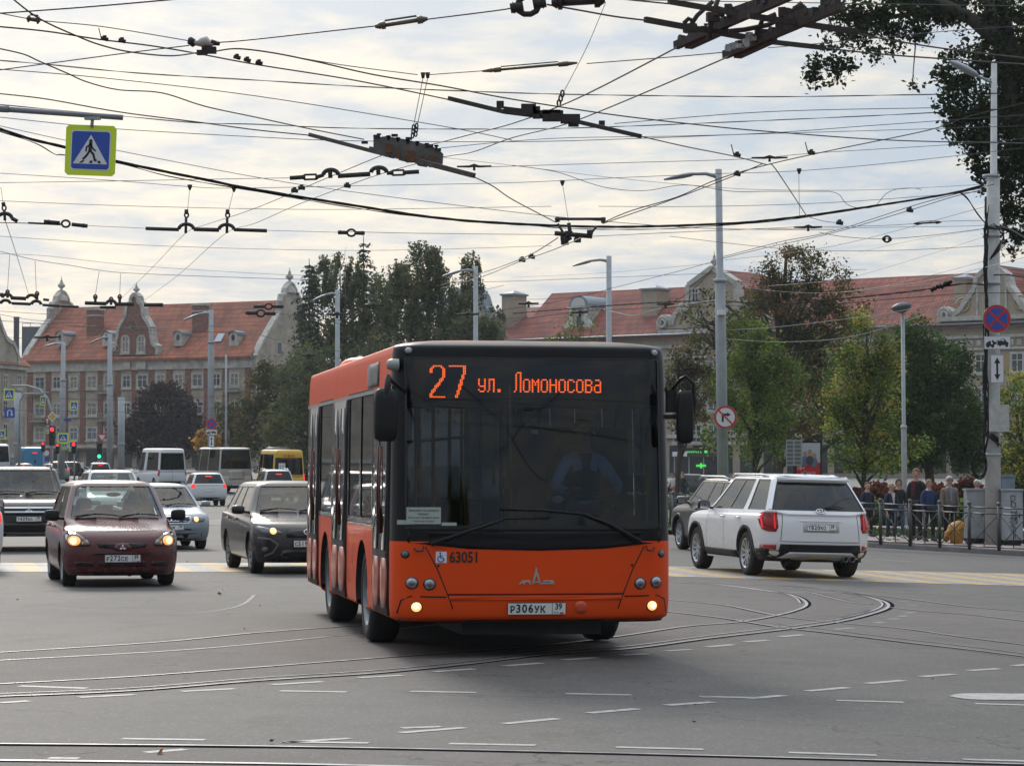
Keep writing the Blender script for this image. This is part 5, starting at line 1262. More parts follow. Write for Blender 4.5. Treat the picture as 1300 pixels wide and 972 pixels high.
def window(root,s,z,w,h,d=0.0,arch=False,surround=M_STONE,mull=1,cross=True):
 mb = MB(); fw = .09
 if arch:
  def ol(e): return [(-w/2 - e,-h/2 - e),(w/2 + e,-h/2 - e),(w/2 + e,h/2 - w/2)] + [((w/2 + e)*math.cos(R(a)),h/2 - w/2 + (w/2 + e)*math.sin(R(a))) for a in range(20,180,20)] + [(-w/2 - e,h/2 - w/2)]
 else:
  def ol(e): return [(-w/2 - e,-h/2 - e),(w/2 + e,-h/2 - e),(w/2 + e,h/2 + e),(-w/2 - e,h/2 + e)]
 M = T(s,d,z); e = .2
 O,I = ol(e),ol(0); n = len(O)
 vs = [M @ Vector((x,-.10,y)) for x,y in O] + [M @ Vector((x,-.10,y)) for x,y in I] + [M @ Vector((x,.02,y)) for x,y in O] + [M @ Vector((x,-.01,y)) for x,y in I]
 mb.add(vs,[(i,(i + 1) % n,n + (i + 1) % n,n + i) for i in range(n)] + [(2*n + i,2*n + (i + 1) % n,(i + 1) % n,i) for i in range(n)] + [(n + i,n + (i + 1) % n,3*n + (i + 1) % n,3*n + i) for i in range(n)])
 mb.bbox(s - w/2 - e - .08,s + w/2 + e + .08,d - .22,d,z - h/2 - e - .1,z - h/2 - e)
 o = mb.build('window',surround,root)
 g = MB(); g.prism(ol(-.001),T(s,d - .012,z),.008); p = g.build('pane',random.choice(PANES),o)
 f = MB()
 for k in range(1,mull + 1): f.bbox(s - w/2 + w*k/(mull + 1) - .04,s - w/2 + w*k/(mull + 1) + .04,d - .06,d - .02,z - h/2,z + h/2)
 if cross: f.bbox(s - w/2,s + w/2,d - .062,d - .018,z + h * .14,z + h * .14 + .07)
 for a,b,c,dd in ((-w/2,-w/2 + .07,-h/2,h/2),(w/2 - .07,w/2,-h/2,h/2),(-w/2 + .07,w/2 - .07,-h/2,-h/2 + .07)): f.bbox(s + a,s + b,d - .058,d - .022,z + c,z + dd)
 f.build('sash',M_WFR,o); return o
def finial(mb,c,h,r):
 mb.lathe(c,[(r * .8,0),(r * .9,h * .08),(r * .35,h * .14),(r * .3,h * .2),(r,h * .36),(r * .95,h * .46),(r * .3,h * .62),(r * .42,h * .68),(r * .12,h * .8),(r * .1,h),(.001,h)],12)
def gable_face(root,o,M,th,matf,trim=.35,name='gable',trimm=M_STONE,tz=.3):
 mb = MB(); mb.prism(o,M,th); g = mb.build(name,matf,root)
 mb = MB(); n = len(o)
 for i in range(n - 1):
  a,b = o[i],o[i + 1]; A = M @ Vector((a[0],th/2,a[1])); B_ = M @ Vector((b[0],th/2,b[1])); mb.bar(A,B_,th + tz,trim)
 mb.build('gable_coping',trimm,g); return g
def volute(mb,c,r,M):
 mb.tube([M @ Vector((c[0] + r*(1 - i * .035)*math.cos(i * .5) * .8,-.2,c[1] + r*(1 - i * .035)*math.sin(i * .5) * .8)) for i in range(22)],r * .22,6)
FA = Fac(31,349,321,333)
lb = FA.root('apartment_building', 'brick and cream apartment block with a curved centre gable under an orange roof')
e0 = FA.sz(31,457); e1 = FA.sz(321,450); ze = (e0[1] + e1[1])/2; L0 = e1[0]; DP = 16.0; zr = ze + 7.2; g0 = FA.g
mb = MB(); mb.bbox(0,L0,0,DP,g0,ze - .0); wall = mb.build('wall',M_CREAM,lb)
mb = MB(); H2 = DP/2
vs = [(-.3,-.7,ze - .15),(L0 + .1,-.7,ze - .15),(L0 + .1,1.2,ze + 1.35),(L0 + .1,H2,zr),(-.3,H2,zr),(-.3,1.2,ze + 1.35),(-.3,DP + .7,ze - .15),(L0 + .1,DP + .7,ze - .15)]
vs += [(x,y,z - .25) for x,y,z in vs]
mb.add(vs,[(0,1,2,5),(5,2,3,4),(4,3,7,6),(8,9,1,0),(8,14,15,9),(1,9,10,2),(2,10,11,3),(3,11,15,7)]); roof = mb.build('roof',M_TILE,lb)
mb = MB(); mb.bbox(0,L0,-.45,0,ze - .5,ze - .16); mb.bbox(0,L0,-.2,0,ze - 1.6,ze - .5); mb.bbox(0,L0,-.25,0,ze - 11.4,ze - 11.0); mb.build('cornice',M_STONE,lb)
cols_ = [51,72.5,94,117,138,161,181,204,227,251,275,298]; rows_ = [480,514,545]
ss = [FA.sz(c,500)[0] for c in cols_]
mb = MB(); edges = [0.9] + [(a + b)/2 for a,b in zip(ss,ss[1:])] + [L0 - .7]
for x in edges: mb.bbox(x - .42,x + .42,-.09,0,ze - 11.0,ze - 1.6)
mb.build('brick_pilaster',M_BRICK,wall)
for ri,ry in enumerate(rows_):
 for ci,c in enumerate(cols_):
  s_,z_ = FA.sz(c,ry); z_ = ze - (3.05,6.5,9.6)[ri]; window(lb,s_,z_,1.15 if ci % 3 else 1.45,1.45,-.02,mull=1)
mb = MB()
for k,s_ in enumerate(ss):
 if k in (0,4,7,11):
  for zb in (ze - 7.9,ze - 4.4):
   mb = MB(); mb.bbox(s_ - 1.1,s_ + 1.1,-1.0,0,zb - .15,zb); mb.bbox(s_ - 1.1,s_ + 1.1,-1.0,-.92,zb + .9,zb + .97)
   for j in range(12): mb.bbox(s_ - 1.08 + j * .19,s_ - 1.03 + j * .19,-.98,-.94,zb,zb + .9)
   mb.build('balcony',pmat('balcony_grey',(.28,.27,.24),.7),lb)
for k,s_ in enumerate(ss):
 mb = MB(); mb.bbox(s_ - .85,s_ + .85,-.02,.05,ze - 14.6,ze - 11.9); mb.build('shop_window',M_SHOP,lb)
mb = MB(); mb.bbox(2,L0 - 3,-1.1,0,ze - 11.7,ze - 11.4); mb.build('shop_canopy',pmat('canopy_dark',(.06,.05,.05),.6),lb)
def P_(px,py,d=0.0): return FA.sz(px,py,d)
lo = [P_(143,452),P_(143,442),P_(149,438),P_(151,428),P_(152,418),P_(156,410),P_(161,402),P_(162,393),P_(164,386),P_(168,384),P_(168,378),P_(172.5,373)]
cs = P_(172.5,400)[0]; hw = [(cs - x,z) for x,z in lo]
go = [(cs - a,z) for a,z in hw] + [(cs + a,z) for a,z in hw[::-1][1:]]
gb = gable_face(lb,go,T(0,-.35,0),.9,M_BRICK,.42)
mb = MB(); finial(mb,(cs,.1,P_(172.5,374)[1]),1.6,.42); volute(mb,P_(146,441),.75,T(0,-.1,0)); mb.build('gable_finial',M_STONE,gb)
for px in (161.5,181.5):
 s_,z_ = P_(px,437); window(lb,s_,z_,.95,2.0,-.36,arch=True)
s_,z_ = P_(171.5,414); mb = MB(); mb.lathe((s_,-.38,z_),[(.62,-.06),(.62,.06),(.42,.08),(.42,.0)],20, 'Y',M=Matrix.Diagonal((.8,1,1))); o_ = mb.build('oculus',M_STONE,lb)
mb = MB(); mb.lathe((s_,-.37,z_),[(.44,0),(.001,0)],16, 'Y',M=Matrix.Diagonal((.8,1,1))); mb.build('pane',M_WGL,o_)
mb = MB()
for px in (161.5,181.5):
 s_ = P_(px,437)[0]; mb.bbox(s_ - .75,s_ + .75,-.47,-.34,ze - 1.5,ze - .2)
mb.bbox(P_(140,452)[0],P_(206,452)[0],-.5,-.34,ze - .2,ze + .05); mb.build('gable_panel',M_STONE,gb)
for a,b,t in ((110,124,391),(244,258,385)):
 d = 3.2; s0_,zt = P_(a,t,d); s1_,_ = P_(b,t,d); mb = MB(); mb.bbox(s0_,s1_,d,d + 1.4,ze + 1,zt - .3); ch = mb.build('chimney',M_BRICK,roof)
 mb = MB(); mb.bbox(s0_ - .12,s1_ + .12,d - .12,d + 1.52,zt - .3,zt); mb.bbox(s0_ - .06,s1_ + .06,d - .06,d + 1.46,zt - 1.1,zt - .9); mb.build('chimney_cap',M_STONE,ch)
for px in (76,135,226,296):
 d = .9; s_,z_ = P_(px,430,d); mb = MB(); o = [(-.62,-1.0),(.62,-1.0),(.62,.35)] + [(.62*math.cos(R(a)),.35 + .5*math.sin(R(a))) for a in range(30,180,30)] + [(-.62,.35)]
 mb.prism(o,T(s_,d,z_ + .1),3.2); dm = mb.build('dormer',M_STONE,roof)
 mb = MB(); pts = [(.72*math.cos(R(a)),.38 + .58*math.sin(R(a))) for a in range(0,181,20)]; q = pts + [(x * .9,z - .06) for x,z in pts[::-1]]
 mb.prism(q,T(s_,d - .15,z_ + .1),3.3); mb.build('dormer_roof',M_ZINC,dm)
 mb = MB(); mb.lathe((s_,d - .02,z_ + .15),[(.36,0),(.001,0)],14, 'Y',M=Matrix.Diagonal((.75,1,1.15))); mb.build('dormer_window',M_WGL,dm)
s_,z_ = P_(279,429,2); mb = MB(); M_ = T(s_,2.0,z_) @ Matrix.Rotation(R(-42),4, 'X'); mb.prism(rect(-.5,.5,-.7,.7),M_,-.12); mb.build('skylight',pmat('skylight_glass',(.35,.42,.5),.1),roof)
def end_gable(root,s0,zt,ze_,zr_,dp,th,mat,wn=True,left=False):
 h = dp/2
 hf = [(-.1,ze_ - .2),(1.0,ze_ + 1.35),(h - 2.6,ze_ + (zr_ - ze_)*(h - 2.6)/h + .75),(h - 2.6,zr_ - .3),(h - 2.2,zr_ - .2),(h - 2.0,zr_ + .5),(h - 1.3,zr_ + .75),(h - 1.15,zr_ + 1.3),(h - .5,zr_ + 1.95),(h,zr_ + 2.15)]
 o = hf + [(dp - a,b) for a,b in hf[::-1][1:]]
 M = Matrix.Translation((s0,0,0)) @ Matrix.Rotation(R(90),4, 'Z') @ Matrix.Translation((0,-th/2,0))
 g = gable_face(root,o + [(dp,g0),(0,g0)] if not left else o,M,th,mat,.3, 'end_gable')
 mb = MB(); finial(mb,(s0,h,zr_ + 2.1),2.0,.5); mb.lathe((s0,h,zr_ + .9),[(1.3,0),(1.15,.55),(.6,1.05),(.25,1.3)],14,M=Matrix.Diagonal((.45,1,1))); mb.build('gable_finial',M_STONE,g)
 return g
eg = end_gable(lb,L0 + .3,0,ze,zr,DP,.5,M_CREAM); end_gable(lb,-.2,0,ze,zr,DP,.5,M_CREAM,left=True)
for v,z in ((5.2,ze + 1.0),(10.8,ze + 1.0),(3,ze - 3),(6.5,ze - 3),(3,ze - 6.5),(6.5,ze - 6.5)):
 mb = MB(); mb.bbox(L0 + .5,L0 + .62,v - .65,v + .65,z - .9,z + .9); w_ = mb.build('window',M_STONE,lb); mb = MB(); mb.bbox(L0 + .6,L0 + .65,v - .45,v + .45,z - .7,z + .7); mb.build('pane',M_WGL,w_)
FB = Fac(-900,200,33,322)
fb = FB.root('apartment_building', 'pale apartment block with scrolled gable and orange roof, cut off by the left edge')
L1 = FB.sz(33,450)[0]; z1 = FB.sz(0,462)[1]; zr1 = FB.sz(0,402,5)[1]
mb = MB(); mb.bbox(0,L1,0,12,FB.g,z1); mb.build('wall',M_CREAM,fb)
mb = MB(); vs = [(-1,-.6,z1),(L1 + .5,-.6,z1),(L1 + .5,12.6,z1),(-1,12.6,z1),(-1,6,zr1),(L1 - 3.6,6,zr1)]; mb.add(vs,[(0,1,5,4),(1,2,5),(2,3,4,5),(0,3,2,1)]); mb.build('roof',M_TILE,fb)
o = [FB.sz(a,b) for a,b in ((-60,462),(-60,450),(-40,430),(-34,400),(-20,392),(-6,400),(0,418),(5,430),(14,436),(20,450),(20,462))]; gable_face(fb,o,T(0,-.3,0),.8,M_CREAM,.5)
for ry in (485,517,547):
 for px in (-48,-30,-10,6,24): s_,z_ = FB.sz(px,ry); window(fb,s_,z_,1.1,1.5,-.02)
mb = MB(); mb.bbox(0,L1,-.4,0,z1 - .5,z1 - .05); mb.bbox(0,L1,-.2,0,z1 - 10.9,z1 - 10.5); mb.build('cornice',M_STONE,fb)
p = at(42,425,450); ib = empty('industrial_block',(p.x,p.y,gz(p.x,p.y)),0, 'dark steel plant room rising behind the orange roofs at the far left', 'building')
mb = MB(); b0 = p.z - gz(p.x,p.y); mb.bbox(-1.6,1.7,-1.5,1.5,0,b0 + 1.3); mb.build('plant_room',pmat('dark_blue_steel',(.06,.08,.10),.5,var=.3),ib)
mb = MB(True)
for x in (-1.5,-.2,1.6): mb.tube([(x,-1.5,b0 + 1.3),(x,-1.5,b0 + 1.9)],.05,5)
mb.tube([(-1.5,-1.5,b0 + 1.85),(1.6,-1.5,b0 + 1.85)],.05,5); mb.build('guard_rail',M_ZINC,ib)
p = at(21,402,430); ib = empty('chimney_stack',(p.x,p.y,gz(p.x,p.y)),0, 'round grey metal flue left of the dark plant room', 'chimney'); mb = MB(True); h_ = p.z - gz(p.x,p.y); mb.lathe((0,0,0),[(.45,0),(.45,h_ - .3),(.5,h_ - .3),(.5,h_),(.001,h_)],14); mb.build('flue',M_ZINC,ib)
FR_ = Fac(596,312,1345,268)
rb = FR_.root('apartment_building', 'long beige apartment block with white scrolled gables under a red roof, behind the trees')
def Q(px,py,d=0.0): return FR_.sz(px,py,d)
ze2 = Q(1200,412)[1]; L2 = Q(1345,450)[0]; D2 = 14; zr2 = Q(874,364,D2/2)[1]; g2 = FR_.g
mb = MB(); mb.bbox(0,L2,0,D2,g2 - 1,ze2); mb.build('wall',M_BEIGE,rb)
s_l = Q(655,400)[0]
def roofm(root,s0,s1,ze_,zr_,dp):
 mb = MB(); vs = [(s0,-.7,ze_ - .1),(s1,-.7,ze_ - .1),(s1,dp/2,zr_),(s0,dp/2,zr_),(s0,dp + .7,ze_ - .1),(s1,dp + .7,ze_ - .1)]; vs += [(x,y,z - .25) for x,y,z in vs]
 mb.add(vs,[(0,1,2,3),(3,2,5,4),(6,7,1,0),(0,3,9,6),(1,7,8,2),(3,4,10,9),(2,8,11,5)]); return mb.build('roof',M_TILE2,root)
rf = roofm(rb,s_l,L2,ze2,zr2,D2); roofm(rb,0,s_l,ze2,zr2 - 1.5,D2)
mb = MB(); mb.bbox(0,L2,-.6,0,ze2 - .35,ze2 - .1); mb.bbox(0,L2,-.25,0,ze2 - 1.5,ze2 - 1.2); mb.bbox(0,L2,-.22,0,ze2 - 2.7,ze2 - 2.45); mb.bbox(0,L2,-.3,0,g2 + 4.6,g2 + 5.0); mb.build('cornice',M_STONE,rb)
mb = MB(True); mb.tube([(0,-.85,ze2 - .05),(L2,-.85,ze2 - .05)],.12,6); mb.build('gutter',M_ZINC,rb)
mb = MB(); s = 0
for k in range(int(L2 / .9)): 
 if Q(1195,410)[0] < k * .9 or abs(k * .9 - Q(907,410)[0]) < 6: mb.bbox(k * .9,k * .9 + .5,-.16,0,ze2 - 2.3,ze2 - 1.7)
mb.build('frieze',M_STONE,rb)
c1_ = Q(907,400)[0]; lo = [Q(840,418),Q(840,408),Q(845,402),Q(851,404),Q(856,412),Q(861,398),Q(866,392),Q(871,396),Q(876,394),Q(877,362),Q(907,340)]
hw = [(c1_ - x,z) for x,z in lo]; o = [(c1_ - a,z) for a,z in hw] + [(c1_ + a,z) for a,z in hw[::-1][1:]]
gb = gable_face(rb,o,T(0,-.5,0),1.0,M_BEIGE,.5,tz=.4)
mb = MB(); zt = Q(907,342)[1]; finial(mb,(c1_,0,zt),2.0,.4); zz_ = Q(865,392)[1]
for a in (1,-1): finial(mb,(c1_ - a*hw[6][0],0,zz_),1.1,.4)
for a in (1,-1): volute(mb,(c1_ - a*(hw[1][0] - .5),Q(845,410)[1]),.9,T(0,-.4,0))
mb.bbox(c1_ - hw[0][0],c1_ + hw[0][0],-.75,-.45,ze2 + .1,ze2 + .5); mb.build('gable_finial',M_STONE,gb)
mb = MB(); h_ = D2/2; pk = Q(907,340)[1]; wgl = hw[9][0]
mb.add([(c1_ - wgl,.5,pk - 2.2),(c1_,.5,pk - .1),(c1_ + wgl,.5,pk - 2.2),(c1_ - wgl,h_ + 3,pk - 2.2),(c1_,h_ + 3,pk - .1),(c1_ + wgl,h_ + 3,pk - 2.2),(c1_ - wgl,.5,ze2),(c1_ + wgl,.5,ze2),(c1_ - wgl,h_ + 3,ze2),(c1_ + wgl,h_ + 3,ze2)],[(0,1,4,3),(1,2,5,4),(0,3,8,6),(2,7,9,5)]); mb.build('gable_roof',M_TILE2,gb)
for px,py in ((892,402),(922,402),(886,375)):
 s_,z_ = Q(px,py); window(rb,s_,z_,.8,1.3,-.52)
c2_ = Q(1262,400)[0]; lo = [Q(1196,410),Q(1196,398),Q(1200,392),Q(1207,394),Q(1212,400),Q(1222,394),Q(1232,378),Q(1240,366),Q(1243,352),Q(1252,344),Q(1262,341)]
hw = [(c2_ - x,z) for x,z in lo]; o = [(c2_ - a,z) for a,z in hw] + [(c2_ + a,z) for a,z in hw[::-1][1:]]
gb = gable_face(rb,o,T(0,-.5,0),1.0,M_BEIGE,.5,tz=.4)
mb = MB()
for a in (1,-1): volute(mb,(c2_ - a*(hw[1][0] - .5),Q(1203,400)[1]),.9,T(0,-.4,0))
mb.bbox(c2_ - hw[0][0],c2_ + hw[0][0],-.8,-.45,ze2 + .3,ze2 + .75)
for a in (-1.6,1.6): mb.bbox(c2_ + a - .1,c2_ + a + .1,-.62,-.48,ze2 + .7,Q(1262,352)[1])
mb.build('gable_moulding',M_STONE,gb)
mb = MB(True)
for a in (-3.2,3.2): mb.tube([(c2_ + a + .7*math.cos(i * .4),-.55,ze2 + 1.9 + .7*math.sin(i * .4)) for i in range(17)],.12,5)
mb.build('gable_rosette',pmat('ochre_render',(.36,.26,.12),.8),gb)
mb = MB(); mb.add([(c2_ - 3.6,.5,ze2),(c2_,.5,zr2 + .2),(c2_ + 3.6,.5,ze2),(c2_ - 3.6,h_ + 1,ze2),(c2_,h_ + 1,zr2 + .2),(c2_ + 3.6,h_ + 1,ze2)],[(0,1,4,3),(1,2,5,4)]); mb.build('gable_roof',M_TILE2,gb)
c3_ = Q(596,400)[0] + .3; lo = [Q(552,430),Q(552,412),Q(562,404),Q(572,392),Q(577,378),Q(585,370),Q(596,367)]
hw = [(c3_ - x,z) for x,z in lo]; o = [(c3_ - a * .75,z) for a,z in hw] + [(c3_ + a * .75,z) for a,z in hw[::-1][1:]]
gb = gable_face(rb,o,T(0,-.5,0),1.0,M_CREAM,.55,tz=.5,trimm=M_ZINC)
sd_,zb_ = Q(735,422,1.2); zt_ = Q(735,375,1.2)[1]; w_ = 1.25; hh = zt_ - zb_
mb = MB(); mb.bbox(sd_ - w_,sd_ + w_,1.2,5.5,zb_,zb_ + hh * .70); dm = mb.build('dormer',M_STONE,rf)
mb = MB(); mb.prism([(-w_ - .1,0),(w_ + .1,0)] + [((w_ + .1)*math.cos(R(a)),1.25*math.sin(R(a))) for a in range(15,180,15)],T(sd_,1.1,zb_ + hh * .70),4.6); mb.build('dormer_roof',M_ZINC,dm)
mb = MB(); mb.prism([(-w_ * .8,.05),(w_ * .8,.05)] + [(w_ * .8*math.cos(R(a)),.05 + .95*math.sin(R(a))) for a in range(15,180,15)],T(sd_,1.0,zb_ + hh * .70),.2); mb.bbox(sd_ - w_ - .25,sd_ + w_ + .25,.95,1.3,zb_ + hh * .64,zb_ + hh * .70)
for a in (-1,1):
 mb.bbox(sd_ + a*1.0 - .2,sd_ + a*1.0 + .2,1.0,1.2,zb_,zb_ + hh * .64); mb.prism(chaikin([(a*1.2,0),(a*2.0,0),(a*2.0,.8),(a*1.6,1.2),(a*1.2,1.6)],2),T(sd_,1.05,zb_),.3)
mb.build('dormer_moulding',M_WFR,dm); mb = MB(); mb.bbox(sd_ - .3,sd_ + .3,1.15,1.19,zb_ + .6,zb_ + 1.9); mb.build('dormer_window',M_WGL,dm)
for a,b,t,d in ((637,656,372,2.5),(814,838,365,2.5),(1211,1232,351,2.5)):
 s0_,zt = Q(a,t,d); s1_,_ = Q(b,t,d); mb = MB(); mb.bbox(s0_,s1_ - .5,d,d + 2.6,ze2 + .5,zt - .3); ch = mb.build('chimney',M_BEIGE,rf)
 mb = MB(); mb.bbox(s0_ - .15,s1_ - .35,d - .2,d + 2.8,zt - .3,zt - .1); m4 = [(s0_ - .1,d - .1),(s1_ - .4,d - .1),(s1_ - .4,d + 2.7),(s0_ - .1,d + 2.7)]
 mb.add([(x,y,zt - .1) for x,y in m4] + [((s0_ + s1_ - .5)/2,d + 1.3,zt + .35)],[(0,1,4),(1,2,4),(2,3,4),(3,0,4)]); mb.build('chimney_cap',M_ZINC,ch)
for px in (862,884,906,928,950,975,1000,1145,1170,1220,1246,1292,1318):
 for k,zo in enumerate((4.1,7.5,10.9)):
  s_ = Q(px,500)[0]; window(rb,s_,ze2 - zo,1.25,1.8,-.02,surround=M_STONE)
mb = MB()
for px in (1208,1233,1278,1305): s_ = Q(px,450)[0]; mb.bbox(s_ - .5,s_ + .5,-.06,0,ze2 - 5.2,ze2 - 3.2); mb.bbox(s_ - .5,s_ + .5,-.06,0,ze2 - 8.5,ze2 - 6.5)
mb.build('wall_panel',pmat('ochre_render',(.36,.26,.12),.8),rb)
for px in range(650,1340,30):
 s_ = Q(px,590)[0]; mb = MB(); mb.bbox(s_ - 1.0,s_ + 1.0,-.06,.02,g2 + .8,g2 + 3.8); mb.build('shop_window',M_SHOP,rb)
M_GRN = pmat('green_lit_letters',(.03,.5,.08),.4,emit=(.12,1,.12),estr=.55)
s_,z_ = Q(888,577); mb = MB(); mb.bbox(s_ - 2.1,s_ + 1.7,-.75,-.55,z_ - .75,z_ + .75); sg_ = mb.build('shop_sign',pmat('sign_black',(.01,.012,.012),.4),rb)
mb = MB(); text_mb(mb, 'АПТЕКА',.85,T(s_ - .35,-.78,z_),sx=.72,bold=.012); mb.build('sign_lettering',M_GRN,sg_,recalc=False)
mb = MB(); mb.box((s_ + 1.35,-.80,z_),(.9,.04,.34)); mb.box((s_ + 1.35,-.825,z_),(.34,.04,.9)); mb.build('green_cross',M_GRN,sg_)
p = gp(883,205); ks = empty('kiosk',p,R(-6), 'dark glazed kiosk with a small green cross, under the pharmacy sign', 'kiosk')
mb = MB(); mb.bbox(-1.6,1.8,-1,1,0,2.4); mb.build('kiosk_body',M_SHOP,ks); mb = MB(); mb.bbox(-1.8,2.3,-1.2,1.1,2.4,2.7); mb.build('kiosk_roof',pmat('canopy_dark',(.06,.05,.05)),ks)
mb = MB(); mb.bbox(-1.7,-.6,-1.3,-1.22,2.45,2.8); mb.build('kiosk_board',M_WHITE,ks)
mb = MB(); mb.box((.45,-1.03,1.75),(.75,.04,.16)); mb.box((.45,-1.05,1.75),(.16,.04,.4)); mb.build('green_cross',M_GRN,ks)
mb = MB()
for x in (-1.6,-.5,.6,1.7): mb.bbox(x,x + .08,-1.04,-1.0,0,2.4)
mb.build('kiosk_frame',M_STEEL,ks)
def slab(name,px,back,dz,mat,kh=.12,kind='structure'):
 A = [G(a,b) for a,b in px]; A = gpoly(A,0,1.5); B = [Vector((p.x + back * .0,p.y + back,0)) for p in A]
 mb = MB(); vs = []
 for a,b in zip(A,B):
  vs.append(Vector((a.x,a.y,gz(a.x,a.y) - .05)))
  for u in (0,.1,.3,.6,1): q = a.lerp(b,u); vs.append(Vector((q.x,q.y,gz(q.x,q.y) + dz)))
 n = len(A); mb.add(vs,[(6*i + k,6*(i + 1) + k,6*(i + 1) + k + 1,6*i + k + 1) for i in range(n - 1) for k in range(5)]); return tag(mb.build(name,mat,recalc=False),kind=kind)
KP = [(760,668),(850,674),(960,682),(1102,694.5),(1200,700),(1300,706),(1450,716)]
slab('kerb',KP,.22,.12,pmat('kerb_concrete',(.20,.19,.185),.85,var=.3,vscale=2,bump=.3))
slab('pavement',[(a,b - 1.0) for a,b in KP],9.5,.124,pmat('paving_pinkish',(.27,.215,.19),.85,var=.25,vscale=3,bump=.2))
def patchground(name,x0,x1,y0,y1,dz,mat):
 xs = [x0 + (x1 - x0)*i/24 for i in range(25)]; ys = [y0 + (y1 - y0)*i/12 for i in range(13)]; return gridsheet(name,xs,ys,dz,mat)
M_GRASS = pmat('lawn_green',(.075,.10,.028),.9,var=.35,vscale=.8,bump=.5,bscale=40)
patchground('lawn',3.5,34,77,88,.135,M_GRASS); patchground('lawn',2,46,93,118,.10,M_GRASS)
patchground('path',2,40,88,93,.128,pmat('path_pale',(.32,.29,.26),.85,var=.15)); patchground('lawn',6,52,118,190,.07,M_GRASS); patchground('plaza',4,60,190,262,.06,pmat('plaza_paving',(.15,.14,.13),.85,var=.2,vscale=1))
def blades(name,x0,x1,y0,y1,n,h):
 mb = MB(); rnd = random.Random(3)
 for _ in range(n):
  x,y = rnd.uniform(x0,x1),rnd.uniform(y0,y1); z = gz(x,y) + .1; a = rnd.uniform(0,3.14); s_ = rnd.uniform(.03,.07); hh = h*rnd.uniform(.5,1.2); dx,dy = math.cos(a)*s_,math.sin(a)*s_
  mb.add([(x - dx,y - dy,z),(x + dx,y + dy,z),(x + rnd.uniform(-.05,.05),y,z + hh)],[(0,1,2)],False,rnd.choice((0,0,1)))
 return tag(mb.build(name,[M_GRASS,pmat('grass_dry',(.14,.13,.05),.9)],recalc=False), 'short green grass with drier tufts on the lawn behind the railing', 'grass',kind='stuff')
blades('grass',4,24,76.5,88,9000,.13)
def leafmat(name,c,tr=.48):
 if name in MATS: return MATS[name]
 m = bpy.data.materials.new(name); m.use_nodes = True; nt = m.node_tree; nt.nodes.remove(nt.nodes['Principled BSDF']); out = nt.nodes['Material Output']
 d = nt.nodes.new('ShaderNodeBsdfDiffuse'); t = nt.nodes.new('ShaderNodeBsdfTranslucent'); mx = nt.nodes.new('ShaderNodeMixShader'); mx.inputs[0].default_value = tr
 tc = nt.nodes.new('ShaderNodeTexCoord'); n = nt.nodes.new('ShaderNodeTexNoise'); n.inputs['Scale'].default_value = 1.1; n.inputs['Detail'].default_value = 5; nt.links.new(tc.outputs['Object'],n.inputs['Vector'])
 rp = nt.nodes.new('ShaderNodeValToRGB'); rp.color_ramp.elements[0].position = .3; rp.color_ramp.elements[1].position = .7; rp.color_ramp.elements[0].color = tuple(x * .6 for x in c) + (1,); rp.color_ramp.elements[1].color = tuple(min(1,x*1.4) for x in c) + (1,)
 nt.links.new(n.outputs['Fac'],rp.inputs[0]); nt.links.new(rp.outputs[0],d.inputs[0]); nt.links.new(rp.outputs[0],t.inputs[0])
 nt.links.new(d.outputs[0],mx.inputs[1]); nt.links.new(t.outputs[0],mx.inputs[2]); nt.links.new(mx.outputs[0],out.inputs[0]); MATS[name] = m; return m
M_BARK = pmat('bark',(.055,.045,.036),.9,var=.4,vscale=6,bump=.5); M_BIRCH = pmat('birch_bark',(.30,.29,.27),.8,var=.5,vscale=4)
